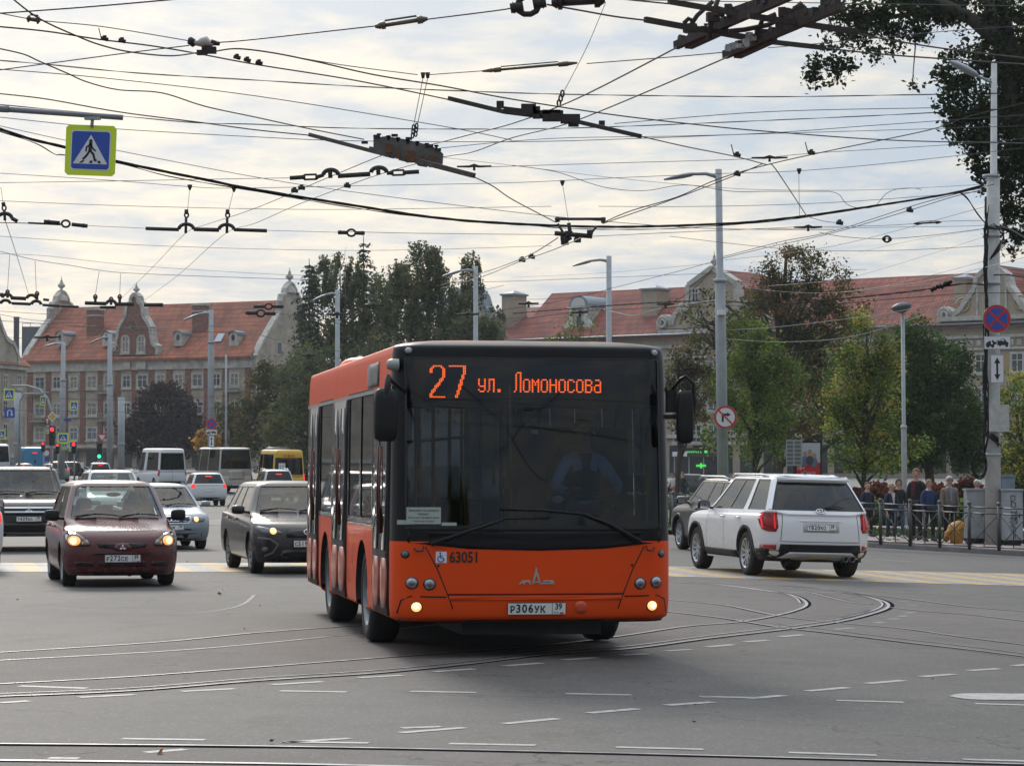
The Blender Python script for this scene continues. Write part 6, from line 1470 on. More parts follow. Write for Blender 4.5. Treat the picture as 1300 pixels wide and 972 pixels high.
PAL = {
'maple': [leafmat('maple_leaf',(0.032,0.049,0.019),.3),leafmat('maple_leaf_mid',(0.049,0.068,0.024),.35),leafmat('maple_leaf_deep',(0.019,0.027,0.014),.25)],
'dark': [leafmat('leaf_dark',(0.051,0.093,0.026)),leafmat('leaf_mid',(0.076,0.131,0.035)),leafmat('leaf_deep_green',(0.031,0.058,0.020))],  # three leaf greens of its own, mixed at random over the crown
'spruce': [leafmat('needle_blue',(0.055,0.077,0.064)),leafmat('needle_dark',(0.033,0.048,0.039)),leafmat('needle_mid',(0.072,0.094,0.065))],
'birch': [leafmat('birch_leaf',(0.125,0.150,0.070)),leafmat('birch_leaf_dark',(0.073,0.097,0.050)),leafmat('birch_leaf_olive',(0.173,0.164,0.083))],
'brown': [leafmat('leaf_mid',(0.076,0.131,0.035)),leafmat('leaf_rust',(0.134,0.079,0.037)),leafmat('leaf_ochre',(0.224,0.148,0.060)),leafmat('leaf_olive',(0.085,0.082,0.036)),leafmat('leaf_deep',(0.042,0.035,0.021))],
'lime': [leafmat('leaf_lime',(0.233,0.293,0.072)),leafmat('leaf_green',(0.104,0.150,0.040)),leafmat('leaf_lime_pale',(.17,.20,.06)),leafmat('leaf_mid',(0.076,0.131,0.035))],
'yellowgreen': [leafmat('leaf_yellow',(0.411,0.333,0.081)),leafmat('leaf_green',(0.104,0.150,0.040)),leafmat('leaf_lime',(0.233,0.293,0.072)),leafmat('leaf_mid',(0.076,0.131,0.035))],
'purple': [leafmat('leaf_purple',(0.036,0.022,0.025)),leafmat('leaf_purple_dark',(0.019,0.014,0.016)),leafmat('leaf_purple_mid',(0.054,0.031,0.031))],
'olive': [leafmat('leaf_olive',(0.085,0.082,0.036)),leafmat('leaf_ochre',(0.224,0.148,0.060)),leafmat('leaf_dark',(0.051,0.093,0.026)),leafmat('leaf_grey',(0.066,0.064,0.050))],
'yellow': [leafmat('leaf_gold',(0.525,0.299,0.072)),leafmat('leaf_ochre',(0.224,0.148,0.060))],
'hedge': [leafmat('leaf_mid',(0.076,0.131,0.035)),leafmat('leaf_lime',(0.233,0.293,0.072)),leafmat('leaf_dark',(0.051,0.093,0.026))],
'red': [leafmat('leaf_redbrown',(0.150,0.052,0.034)),leafmat('leaf_redbrown_dark',(0.076,0.029,0.022))],
}
def tree(name,label,bpx,Y,blobs,pal,ncl,per,leaf,cr=.7,droop=0.0,depth=1.0,seed=1,trunk=(.2,.05),bark=None,group='trees beyond the junction',limbs=14,top=None,base_y=None,cat='tree',strand=False,edge=.45,basedz=0.0,lean=None):
 "blobs: crown lobes in photo pixels (px, py, rx, ry), built round their real centre at depth Y"
 rnd = random.Random(seed); B = gp(bpx,Y,basedz); k = F/Y
 root = empty(name,B,0,label,cat,group)
 lob = []
 for b in blobs:
  c = at(b[0],b[1],Y) - B; lob.append((c,b[2]/k,b[3]/k,b[4] if len(b) > 4 else 1.0))
 area = [l[1]*l[2]*l[3] for l in lob]; tot = sum(area); mb = MB(); tips = []
 for i in range(ncl):
  x = rnd.uniform(0,tot); j = 0
  while x > area[j] and j < len(area) - 1: x -= area[j]; j += 1
  c,rx,rz_,_ = lob[j]; ry = min(rx,rz_*1.3)*depth
  while True:
   v = Vector((rnd.uniform(-1,1),rnd.uniform(-1,1),rnd.uniform(-1,1)))
   if 0.05 < v.length <= 1: break
  v = v.normalized()*(v.length ** edge)
  p = c + Vector((v.x*rx,v.y*ry,v.z*rz_))
  if noise.noise(p*(1.1/max(cr,.4)) + Vector((seed*7,0,0))) < (-.22 if strand else -.08): continue
  tips.append(p); n = int(per*rnd.uniform(.5,1.4)); mm = rnd.randrange(len(PAL[pal])); sz = cr*rnd.uniform(.55,1.15)
  for _ in range(n):
   if strand:
    a = rnd.uniform(0,6.28); q = p + Vector((math.cos(a)*sz * .45*rnd.random(),math.sin(a)*sz * .45*rnd.random(),-rnd.random()*droop))
   else:
    q = p + Vector((rnd.gauss(0,.45)*sz,rnd.gauss(0,.45)*sz,rnd.gauss(0,.38)*sz - abs(rnd.gauss(0,.4))*droop))
   s_ = leaf*rnd.uniform(.6,1.35)
   u = Vector((rnd.gauss(0,1),rnd.gauss(0,1),rnd.gauss(0,.7) - (1.2 if strand else .3))).normalized(); w = u.orthogonal().normalized(); w = (w*math.cos(rnd.random()*6.28) + u.cross(w)*math.sin(rnd.random()*6.28))
   m = mm if rnd.random() < .65 else rnd.randrange(len(PAL[pal]))
   mb.add([q - u*s_ * .6,q + w*s_ * .34,q + u*s_ * .6,q - w*s_ * .34],[(0,1,2,3)],False,m)
 mb.build('crown',PAL[pal],root,recalc=False)
 if trunk:
  zt = max(l[0].z for l in lob) if top is None else top; zlow = min(l[0].z - l[2] for l in lob)
  cx_ = sum(l[0].x*a for l,a in zip(lob,area))/tot; t = MB(True); pts = []; rs = []
  for i in range(8):
   u = i/7; pts.append(Vector((cx_*u ** 1.3 + rnd.uniform(-.08,.08)*trunk[0]*4*(0 < i),rnd.uniform(-.1,.1)*(0 < i),zt*u))); rs.append(trunk[0]*(1 - u) + trunk[1]*u)
  rs[0] *= 1.35; t.tube(pts,rs,10); t.build('trunk',bark or M_BARK,root)
  l_ = MB(True)
  for p in rnd.sample(tips,min(limbs,len(tips))):
   h0 = min(p.z * .8,zt * .85)*rnd.uniform(.55,.95); h0 = max(h0,zlow * .6); u = min(1,h0/zt); a = Vector((cx_*u ** 1.3,0,h0)); mid = a.lerp(p,.5) + Vector((0,0,(p - a).length * .10)); r0 = trunk[0]*(1 - u) * .45 + trunk[1]
   l_.tube([a,a.lerp(mid,.5) + Vector((rnd.uniform(-.1,.1),0,.1)),mid,mid.lerp(p,.6) + Vector((rnd.uniform(-.15,.15),0,0)),p],[r0,r0 * .8,r0 * .6,r0 * .35,r0 * .12],6)
   for _ in range(2):
    e = p + Vector((rnd.uniform(-1,1),rnd.uniform(-1,1),rnd.uniform(-.3,.9)))*cr; l_.tube([mid.lerp(p,.5),mid.lerp(e,.75),e],[r0 * .3,r0 * .2,.008],4)
  l_.build('limbs',bark or M_BARK,root)
 return root
def spruce(label,px,Y,top_py,base_r,seed=1,z0=1.0,leaf=.2,dens=1.0,droopy=.25):
 rnd = random.Random(seed); B = gp(px,Y); H = at(px,top_py,Y).z - B.z; root = empty('spruce_tree',B,0,label, 'tree', 'trees beyond the junction')
 mb = MB(); t = MB(True); t.tube([(0,0,0),(.05,0,H * .5),(0,0,H)],[.24,.13,.02],8); t.build('trunk',M_BARK,root); lb_ = MB(True)
 z = z0
 while z < H - .2:
  u = 1 - (z - z0)/(H - z0); rr = base_r*(u ** .85)*rnd.uniform(.75,1.12) + .15
  nb = max(4,int(9*min(1,u + .35)))
  for k in range(nb):
   a = 2*math.pi*(k + rnd.random())/nb; L = rr*rnd.uniform(.65,1.15); d = Vector((math.cos(a),math.sin(a),0)); e = d*L + Vector((0,0,z - L*droopy + .12*L*rnd.random()))
   lb_.tube([(0,0,z),d*L * .5 + Vector((0,0,z - L*droopy * .3)),e],[.03,.02,.008],4)
   for j in range(int(L*26*dens) + 4):
    v = rnd.random() ** .7; q = d*L*v + Vector((0,0,z - L*droopy*v*v)) + Vector((rnd.gauss(0,.13),rnd.gauss(0,.13),-abs(rnd.gauss(0,.16))))*(.5 + .9*v*L/2)
    s_ = leaf*rnd.uniform(.6,1.3); uu = (d * .6 + Vector((rnd.gauss(0,.5),rnd.gauss(0,.5),-.6))).normalized(); w = uu.orthogonal().normalized(); w = w*math.cos(rnd.random()*6) + uu.cross(w)*math.sin(rnd.random()*6)
    mb.add([q - uu*s_ * .6,q + w*s_ * .28,q + uu*s_ * .6,q - w*s_ * .28],[(0,1,2,3)],False,rnd.randrange(3))
  z += rnd.uniform(.28,.5)
 mb.build('crown',PAL['spruce'],root,recalc=False); lb_.build('limbs',M_BARK,root); return root
tr = tree('maple_tree', 'tall dark green tree whose boughs hang into the top right corner behind the wire pole',1410,74,
 [(1150,18,50,30),(1110,45,36,38),(1085,20,30,30,.8),(1062,72,24,30),(1034,92,12,20),(1070,88,12,18,.6),(1190,0,60,24),(1245,10,60,40),(1290,40,50,60),(1225,85,38,34),(1250,120,50,45,1.1),(1215,130,24,48,1.1),(1200,170,14,22,.7),(1265,175,42,50,1.1),(1290,240,30,62,1.1),(1245,195,20,22),(1275,290,20,40,.8),(1160,60,9,55,.35),(1330,180,50,140,.7),(1320,60,50,80,.7),(1290,130,26,80),(1262,225,18,30)],
 'maple',1500,34,.125,.36,.12,seed=5,trunk=(.42,.16),limbs=0,group=None,depth=.9,edge=.6)
l_ = MB(True); B = tr.location
def pp(px,py,dy=0): return at(px,py,74 + dy) - B
for pts,rs in (([(1410,420),(1380,250),(1330,120),(1288,66)],[.42,.36,.26,.22]),([(1290,70),(1262,48),(1235,26),(1205,8),(1160,-12)],[.24,.22,.18,.14,.08]),([(1284,70),(1275,20),(1262,-20)],[.22,.16,.1]),([(1235,28),(1222,18),(1190,12),(1130,22),(1090,40),(1060,66)],[.14,.12,.09,.06,.04,.02]),([(1300,150),(1262,150),(1225,145),(1210,165)],[.16,.1,.06,.03]),([(1360,300),(1300,300),(1275,290),(1250,276)],[.12,.08,.05,.02]),([(1262,48),(1240,70),(1226,100)],[.1,.06,.02]),([(1160,10),(1162,60),(1158,108)],[.03,.02,.01])):
 l_.tube([pp(a,b,random.uniform(-.6,.6)) for a,b in pts],rs,8)
l_.build('limbs',M_BARK,tr)
spruce('tall slim spruce, leftmost of the evergreens between the gabled buildings',392,176,328,3.6,3)
spruce('dark pointed spruce, tallest tip of the group behind the bus',461,186,299,3.4,4)
tree('birch_tree', 'airy birch between the two spruces, behind the bus',432,180,[(428,352,34,34),(425,400,50,45),(440,450,64,50),(412,350,20,26),(482,380,26,44),(450,345,16,24)], 'birch',800,52,.16,.62,1.0,seed=11,bark=M_BIRCH,trunk=(.16,.04),strand=True)
tree('birch_tree', 'broad weeping birch with long hanging twigs, behind the bus roof',532,174,[(532,340,30,36),(518,378,44,46),(550,385,30,60),(500,352,20,26),(555,345,9,38),(525,440,62,60),(537,318,14,16)], 'birch',950,54,.16,.6,1.3,seed=12,bark=M_BIRCH,trunk=(.2,.04),strand=True)
tree('birch_tree', 'thin open birch right of the weeping birch, beside a lamp post',596,176,[(598,335,12,18),(592,365,22,28),(585,410,32,38),(575,395,18,30)], 'birch',360,42,.15,.55,.9,seed=13,bark=M_BIRCH,trunk=(.12,.03),strand=True)
tree('pine_tree', 'wide dark evergreen mass under the birches, left of the bus',400,168,[(400,480,46,50),(380,540,45,50),(440,505,60,50),(480,470,40,50),(352,560,22,35),(560,480,60,40)], 'birch',900,34,.19,.85,.7,seed=14,trunk=(.25,.06))
tree('conifer_shrub', 'dark evergreen right of the thin birch, above the bus roof',610,172,[(600,425,28,26),(630,428,12,20,.7),(585,440,30,30)], 'birch',220,30,.22,.7,.5,seed=15,trunk=(.12,.04))
tree('birch_tree', 'small yellowing birch at the foot of the beige chimney',627,200,[(630,405,12,22),(622,425,18,20)], 'birch',90,24,.2,.5,.6,seed=16,bark=M_BIRCH,trunk=(.1,.03),strand=True)
tree('purple_tree', 'round dark purple-leaved tree in front of the brick block',208,286,[(208,515,34,26),(185,545,34,26),(228,545,32,28),(205,560,52,24),(212,497,18,12)], 'purple',620,36,.34,1.1,.2,seed=17,trunk=(.25,.08))
tree('broadleaf_tree', 'olive and ochre tree left of the evergreens, in front of the end gable',335,226,[(338,500,28,32),(345,475,20,16),(325,540,26,36),(355,540,24,40)], 'olive',420,32,.28,.9,.3,seed=18,trunk=(.18,.05))
tree('broadleaf_tree', 'bare-looking grey-green tree between the purple tree and the olive tree',292,232,[(292,545,24,34),(285,520,16,18,.6),(310,560,18,26)], 'olive',230,24,.26,.8,.3,seed=19,trunk=(.15,.04),limbs=22)
tree('autumn_bush', 'small golden-yellow bush beside the white van',265,222,[(263,560,15,14)], 'yellow',110,30,.24,.5,0,seed=20,trunk=(.06,.02),cat='bush')
tree('small_tree', 'sparse pale green treetop just over the bus roof, by the big dormer',733,160,[(738,415,20,24,.6),(715,428,18,14,.6),(765,430,14,12,.5)], 'lime',70,18,.16,.5,.2,seed=21,trunk=(.08,.02),limbs=18)
G2 = 'park trees on the right'
tree('broadleaf_tree', 'big rust-brown and ochre tree, tallest of the park trees',985,132,[(1010,345,44,30,.9),(975,370,32,32,.9),(1050,350,30,24,.8),(1025,322,20,16,.7),(1075,385,28,26,.8),(1000,400,60,42),(935,430,38,36,.8),(1050,420,50,40),(990,470,62,42),(900,400,34,32,.55),(1020,520,50,40,.7),(940,490,40,40,.7)], 'brown',1150,42,.13,.62,.15,seed=31,trunk=(.34,.07),limbs=40,group=G2)
tree('broadleaf_tree', 'ragged brown-green tree beside the bus mirror, behind the no right turn sign',858,138,[(876,450,22,26,.8),(862,485,18,24),(890,490,26,28),(872,525,24,22,.7)], 'brown',300,36,.14,.55,.15,seed=32,trunk=(.16,.04),limbs=20,group=G2)
tree('broadleaf_tree', 'dark olive tree filling in behind the light green young tree',1040,152,[(1000,505,60,44),(1080,505,60,66),(930,545,44,36),(1120,560,50,40),(1030,450,50,40,.6)], 'hedge',760,30,.2,.75,.2,seed=41,trunk=(.2,.05),group=G2)
tree('young_maple', 'light green young tree, right of the no right turn sign',958,112,[(950,418,22,22),(962,455,34,30),(940,488,30,32),(985,480,30,30),(960,525,44,34),(970,560,34,22,.6)], 'lime',620,46,.105,.55,.12,seed=33,trunk=(.13,.03),limbs=24,group=G2)
tree('young_maple', 'narrow yellow-green tree with layered yellow lower boughs, left of the park lamp',1096,100,[(1092,420,10,26,.9),(1090,455,20,26),(1100,490,28,26),(1080,515,26,16),(1120,470,20,30),(1066,540,20,12,.8),(1110,540,34,14),(1130,520,26,12,.8),(1096,580,40,14,.8),(1150,565,30,10,.7),(1068,500,20,36,.6),(1125,450,20,26,.6)], 'yellowgreen',680,44,.10,.5,.1,seed=34,trunk=(.12,.03),limbs=30,group=G2)
tree('broadleaf_tree', 'dense dark green round tree between the park lamp and the wire pole',1180,120,[(1165,430,28,28),(1190,465,40,34),(1160,490,42,40),(1205,520,42,40),(1170,550,60,42),(1222,560,30,36),(1150,520,34,44)], 'dark',1200,50,.135,.6,.2,seed=35,trunk=(.25,.06),group=G2)
tree('young_maple', 'yellow and green tree at the right edge, beyond the grey cabinets',1300,96,[(1290,500,18,26,.7),(1298,545,22,30),(1285,590,24,24),(1310,620,26,30)], 'yellowgreen',320,40,.10,.45,.1,seed=36,trunk=(.1,.03),limbs=18,group=G2)
tree('broadleaf_tree', 'small orange-tinted tree low behind the dark green tree',1238,150,[(1238,555,18,30),(1225,520,16,20,.6)], 'brown',130,24,.2,.6,.1,seed=37,trunk=(.1,.03),group=G2)
def hedge(label,px0,px1,Y,h,pal,n,seed,y0=.1,dp=1.2):
 rnd = random.Random(seed); a = gp(px0,Y); b = gp(px1,Y); root = empty('hedge',(a + b)/2,0,label, 'hedge', 'hedges in the park'); mb = MB(); hl = (b.x - a.x)/2; st = MB(True)
 for i in range(n):
  x = rnd.uniform(-hl,hl); hh = h*(.75 + .35*noise.noise(Vector((x * .9,seed,0)))); z = rnd.random() ** .6*hh; y = rnd.uniform(-dp/2,dp/2); m = rnd.randrange(len(PAL[pal]))
  for _ in range(7):
   q = Vector((x,y,z)) + Vector((rnd.gauss(0,.12),rnd.gauss(0,.12),rnd.gauss(0,.1))); u = Vector((rnd.gauss(0,1),rnd.gauss(0,1),rnd.gauss(0,1))).normalized(); w = u.orthogonal(); s_ = rnd.uniform(.07,.15)
   mb.add([q - u*s_,q + w*s_ * .6,q + u*s_,q - w*s_ * .6],[(0,1,2,3)],False,m if rnd.random() < .7 else rnd.randrange(len(PAL[pal])))
 for i in range(int(hl*4)):
  x = rnd.uniform(-hl,hl); st.tube([(x,0,0),(x + rnd.uniform(-.2,.2),rnd.uniform(-.3,.3),h * .7)],[.02,.008],4)
 mb.build('foliage',PAL[pal],root,recalc=False); st.build('stems',M_BARK,root); return root
hedge('red-brown hedge behind the waiting people',1085,1330,106,1.75, 'red',2600,1); hedge('low green and yellow shrub border in front of the red-brown hedge',1040,1330,97,1.0, 'hedge',2400,2)
hedge('dark low hedge beyond the bus mirror, near the walkers',800,1060,128,.8, 'hedge',900,3)
cache_children(); src = [o for o in bpy.data.objects if o.name.startswith('broadleaf_tree') and 'dense dark green' in o.get('label', '')][0]
for q,z_,rz_,lb in (((6,-27),1.0,1, 'dark round tree behind the viewpoint, mirrored low in the bus windscreen'),((30,-34),.9,3, 'dark tree behind the viewpoint on the right, mirrored in the bus windscreen')):
 o = copy_tree(src); o.location = (q[0],q[1],0); o.rotation_euler = (0,0,rz_); o.scale = (z_,)*3; o['label'] = lb; o['group'] = 'trees behind the viewpoint'
def skin_mesh(vs,es,rs,sub=1):
 me = bpy.data.meshes.new('s'); me.from_pydata([tuple(v) for v in vs],es,[]); ob = bpy.data.objects.new('s',me); col.objects.link(ob)
 m = ob.modifiers.new('k', 'SKIN'); m.use_smooth_shade = True
 for i,r in enumerate(rs):
  sv = me.skin_vertices[0].data[i]; sv.radius = r if hasattr(r, '__len__') else (r,r); sv.use_root = (i == 0)
 s = ob.modifiers.new('s', 'SUBSURF'); s.levels = sub; s.render_levels = sub
 dg = bpy.context.evaluated_depsgraph_get(); dg.update(); e = bpy.data.meshes.new_from_object(ob.evaluated_get(dg))
 V = [v.co.copy() for v in e.vertices]; Fs = [tuple(p.vertices) for p in e.polygons]
 bpy.data.objects.remove(ob); bpy.data.meshes.remove(me); bpy.data.meshes.remove(e); return V,Fs
M_SKIN = pmat('skin',(.46,.27,.20),.55,var=.08); M_SHOE = pmat('shoe_dark',(.03,.028,.026),.6); M_EYE = pmat('eye_dark',(.02,.015,.012),.3); M_LIP = pmat('lip',(.30,.11,.09),.5)
def cloth(name,c,v=.18): return pmat(name,c,.9,var=v,vscale=7,bump=.3,bscale=14)
def person(label,loc,rz,H=1.72,top=None,legs=None,hair=None,pose='stand',shirt=None,hairlen=0,bald=False,glasses=False,shoes=None,bulk=1.0,coat_low=.88,look=0.0,group='people waiting at the railing',bag=None,skirt=False,st=0.0):
 root = empty('person',loc,rz,label, 'person',group,sc=H/1.75); S = 1 if pose != 'walk' else 1
 st_ = .28 if pose == 'walk' else .03
 J = {'pel': (0,0,.96), 'wst': (0,0,1.10), 'che': (0,.01,1.30), 'shc': (0,.015,1.43), 'nek': (0,.01,1.49)}
 for sg,n in ((1, 'L'),(-1, 'R')):
  f = st_*sg; J['hip' + n] = (sg * .095,0,.92); J['kne' + n] = (sg * .105,-f * .75 - .02,.50 if pose == 'walk' else .49); J['ank' + n] = (sg * .11,-f + (.16 if (pose == 'walk' and sg < 0) else 0)*0 + (.03),.09 if not (pose == 'walk' and sg < 0) else .14); J['toe' + n] = (sg * .13,J['ank' + n][1] - .16,.035)
  J['sho' + n] = (sg * .168,.015,1.375); af = -sg*(.22 if pose == 'walk' else .04) + st*sg
  J['elb' + n] = (sg * .225,.02 - af * .6,1.13); J['wri' + n] = (sg * .235,-.05 - af*1.3,.89); J['han' + n] = (sg * .225,-.07 - af*1.4,.80)
 if pose == 'sit':
  for sg,n in ((1, 'L'),(-1, 'R')):
   J['kne' + n] = (sg * .14,-.45,.93); J['ank' + n] = (sg * .14,-.55,.50); J['toe' + n] = (sg * .14,-.70,.46); J['elb' + n] = (sg * .30,-.12,1.14); J['wri' + n] = (sg * .22,-.36,1.10); J['han' + n] = (sg * .20,-.44,1.12)
 hd = Matrix.Rotation(look,4, 'Z')
 names = ['pel', 'wst', 'che', 'shc', 'nek']; vs = [J[n] for n in names]; rs = [(.13*bulk,.10),(.115*bulk,.09),(.135*bulk,.095),(.10,.07),(.062,.06)]; es = [(0,1),(1,2),(2,3),(3,4)]
 hb = [(0,-.005,1.545),(0,-.014,1.59),(0,-.010,1.655),(0,.0,1.72)]; hr = [(.060,.068),(.080,.096),(.088,.110),(.062,.08)]
 for i,(p,r) in enumerate(zip(hb,hr)): vs.append(tuple(hd @ Vector(p))); rs.append(r); es.append((len(vs) - 2,len(vs) - 1))
 for n in 'LR':
  b = len(vs); vs += [J['sho' + n],J['elb' + n],J['wri' + n],J['han' + n]]; rs += [.05,.038,.025,(.034,.02)]; es += [(3,b),(b,b + 1),(b + 1,b + 2),(b + 2,b + 3)]
  b = len(vs); vs += [J['hip' + n],J['kne' + n],J['ank' + n],J['toe' + n]]; rs += [.078,.052,.036,.03]; es += [(0,b),(b,b + 1),(b + 1,b + 2),(b + 2,b + 3)]
 V,Fs = skin_mesh(vs,es,rs); mb = MB(True); mb.add(V,Fs)
 mb.tube([hd @ Vector((0,-.108,1.645)),hd @ Vector((0,-.134,1.605)),hd @ Vector((0,-.108,1.598))],[.010,.017,.012],8)
 for sg in (1,-1): mb.lathe(hd @ Vector((sg * .092,.0,1.63)),[(.001,-.010),(.03,-.008),(.03,.008),(.001,.010)],10, 'X',M=Matrix.Diagonal((1,.7,1.15)))
 for sg,n in ((1, 'L'),(-1, 'R')):
  h = Vector(J['han' + n]); d = (h - Vector(J['wri' + n])).normalized(); sd = Vector((0,1,0)) if abs(d.z) > .6 else Vector((1,0,0))
  for k,ln in enumerate((.075,.085,.08,.062)):
   a = h + sd*(-.027 + .018*k) + d * .01; mb.tube([a,a + d*ln * .5 + Vector((-sg * .006,0,0)),a + d*ln + Vector((-sg * .025,0,0))],[.0095,.0085,.006],6)
  a = h - sd * .03 - d * .03; mb.tube([a,a - sd * .022 + d * .03,a - sd * .022 + d * .06 + Vector((-sg * .012,0,0))],[.012,.01,.007],6)
 body = mb.build('body',M_SKIN,root,recalc=False)
 for sg in (1,-1):
  mb = MB(True); mb.lathe(hd @ Vector((sg * .033,-.110,1.643)),[(.001,-.006),(.012,-.004),(.012,.004),(.001,.006)],8, 'Y'); mb.build('eye',M_EYE,root)
 mb = MB(True); mb.tube([hd @ Vector((-.026,-.106,1.570)),hd @ Vector((0,-.114,1.569)),hd @ Vector((.026,-.106,1.570))],[.003,.006,.003],6); mb.build('mouth',M_LIP,root)
 vs = [J['pel'] if coat_low > .9 else (0,0,coat_low),J['wst'],J['che'],J['shc'],(0,.01,1.475)]; rs = [(.175*bulk,.13),(.155*bulk,.12),(.165*bulk,.125),(.105,.085),(.078,.075)]; es = [(0,1),(1,2),(2,3),(3,4)]
 for n in 'LR':
  b = len(vs); w = Vector(J['wri' + n]); vs += [J['sho' + n],J['elb' + n],tuple(w)]; rs += [.072*bulk,.058*bulk,.042]; es += [(3,b),(b,b + 1),(b + 1,b + 2)]
 V,Fs = skin_mesh(vs,es,rs); mb = MB(True); mb.add(V,Fs); jk = mb.build('jacket',top,root,recalc=False)
 vs = [(0,0,.97)]; rs = [(.15*bulk,.115)]; es = []
 for n in 'LR':
  b = len(vs); vs += [J['hip' + n],J['kne' + n],J['ank' + n]]; rs += [.098*bulk,.07,.055]; es += [(0,b),(b,b + 1),(b + 1,b + 2)]
 V,Fs = skin_mesh(vs,es,rs); mb = MB(True); mb.add(V,Fs); mb.build('trousers',legs,root,recalc=False)
 for n in 'LR':
  a = Vector(J['ank' + n]); t = Vector(J['toe' + n]); mb = MB(True)
  mb.tube([a + Vector((0,.05,-.035)),a + Vector((0,.0,-.02)),a.lerp(t,.55) + Vector((0,0,-.004)),t + Vector((0,-.03,.005)),t + Vector((0,-.065,-.005))],[.042,.05,.045,.038,.02],10); mb.build('shoe',shoes or M_SHOE,root)
 if shirt:
  mb = MB(True); mb.add([(-.055,-.118,1.45),(.055,-.118,1.45),(.03,-.142,1.30),(.02,-.138,1.10),(-.02,-.138,1.10),(-.03,-.142,1.30)],[(0,1,2,5),(5,2,3,4)])
  mb.v = [(x,y - .012,z) for x,y,z in mb.v]; mb.add([(x,y + .05,z) for x,y,z in mb.v[:6]],[(5,2,1,0),(4,3,2,5)]); mb.build('shirt_front',shirt,jk)
 if hair:
  mb = MB(True); vs = []; n = 16; rows = 8
  for i in range(rows + 1):
   ph = (math.pi * .5)*i/rows
   for j in range(n):
    th = 2*math.pi*j/n; fr = max(0,-math.sin(th)); lim = (1.0 - .42*fr)*(.62 if bald else 1.0)
    ph2 = ph*(1.15*lim + (.22 if hairlen else 0)*(1 - fr)); r = 1.0
    x = math.cos(th)*math.sin(ph2) * .100; y = math.sin(th)*math.sin(ph2) * .122 + .006; z = 1.655 + math.cos(ph2) * .116 - (hairlen*(i/rows) ** 3*(1 - fr))
    vs.append(hd @ (Vector((x,y,z)) + Vector((1,1,1)) * .006*noise.noise(Vector((x*40,y*40,z*40)))))
  mb.add(vs,[(i*n + j,i*n + (j + 1) % n,(i + 1)*n + (j + 1) % n,(i + 1)*n + j) for i in range(rows) for j in range(n)]); mb.build('hair',hair,root)
 if glasses:
  mb = MB(True)
  for sg in (1,-1): mb.tube([hd @ Vector((sg * .033 + .022*math.cos(a * .63),-.113,1.643 + .017*math.sin(a * .63))) for a in range(11)],.0035,5,cap=False); mb.tube([hd @ Vector((sg * .055,-.11,1.648)),hd @ Vector((sg * .085,0,1.65))],.003,4)
  mb.build('glasses',M_BLACK,root)
 return root,J
H_BL = pmat('hair_blond',(.42,.30,.15),.8,var=.3,vscale=30); H_DK = pmat('hair_dark',(.03,.022,.018),.7,var=.3,vscale=30); H_GR = pmat('hair_grey',(.50,.48,.45),.8,var=.2,vscale=30); H_GI = pmat('hair_ginger',(.20,.09,.04),.8,var=.3,vscale=30)
C_NAVY = cloth('cloth_navy',(.018,.024,.05)); C_BLK = cloth('cloth_black',(.016,.016,.018)); C_BLUE = cloth('cloth_blue',(.016,.035,.10)); C_TAUPE = cloth('cloth_taupe',(.21,.175,.14)); C_JEAN = cloth('jeans',(.05,.08,.14)); C_WHT = cloth('cloth_white',(.55,.53,.50)); C_PLAID = cloth('plaid_blue',(.20,.24,.38),.5); C_MAR = cloth('cloth_maroon',(.10,.015,.02)); C_GREY = cloth('cloth_grey',(.10,.10,.11))
def stand(px,Y,dz=.125): return gp(px,Y,dz)
person('balding man low behind the railing, farthest left of the waiting group',stand(1101,74.5),R(20),1.50,C_NAVY,C_BLK,H_GI,bald=True)
person('short blond person in a dark jacket with pale hood and white shoes',stand(1131,71.2),R(25),1.50,C_NAVY,C_NAVY,H_BL,shirt=C_WHT,shoes=C_WHT,look=R(10))
person('woman with dark hair in a dark jacket and blue jeans behind the blond person',stand(1140.5,73.5),R(15),1.62,C_BLK,C_JEAN,H_DK,hairlen=.05,shoes=C_WHT,look=R(-20))
pr,_ = person('tall man in an open black jacket over a maroon shirt',stand(1163,72.2),R(-35),1.90,C_BLK,C_BLK,H_GI,shirt=C_MAR,bulk=1.12,look=R(20))
b_ = MB(); M_ = T(.245,-.02,.58); b_.prism(chaikin([(-.13,-.2),(.13,-.2),(.12,.16),(-.12,.16)],1),M_,.07)
q_ = b_.build('carrier_bag',cloth('bag_white',(.5,.5,.5))); q_.matrix_world = pr.matrix_world; tag(q_, 'white carrier bag held in the hand of the tall man', 'bag')
hb_ = MB(True); hb_.tube([M_ @ Vector((-.06,.035,.15)),M_ @ Vector((-.02,.035,.24)),M_ @ Vector((.02,.035,.24)),M_ @ Vector((.06,.035,.15))],.006,5); hn_ = hb_.build('bag_handle',cloth('bag_white',(.5,.5,.5)),q_)
person('woman with short fair hair in a blue jacket and black trousers',stand(1179,71.0),R(20),1.62,C_BLUE,C_BLK,pmat('hair_fair',(.26,.17,.08),.8,var=.3,vscale=30),hairlen=.02,bulk=1.1,look=R(-15),coat_low=.80)
person('grey-haired man with glasses in a taupe jacket over a checked shirt',stand(1205,71.2),R(8),1.72,C_TAUPE,C_BLK,H_GR,shirt=C_PLAID,glasses=True,bulk=1.15,coat_low=.84)
person('white-haired person of whom only the head shows above the grey cabinet',stand(1240,74.0),R(-20),1.66,C_WHT,C_GREY,pmat('hair_white',(.62,.6,.57),.8),hairlen=.03)
GW = 'walkers across the square'
person('man in dark clothes striding left, beside the bus mirror',gp(866.5,152),R(-70),1.75,C_BLK,C_NAVY,H_GI,pose='walk',group=GW)
person('man in a grey top walking behind the striding dark figure',gp(862.5,158),R(-60),1.78,C_GREY,C_NAVY,H_DK,pose='walk',group=GW)
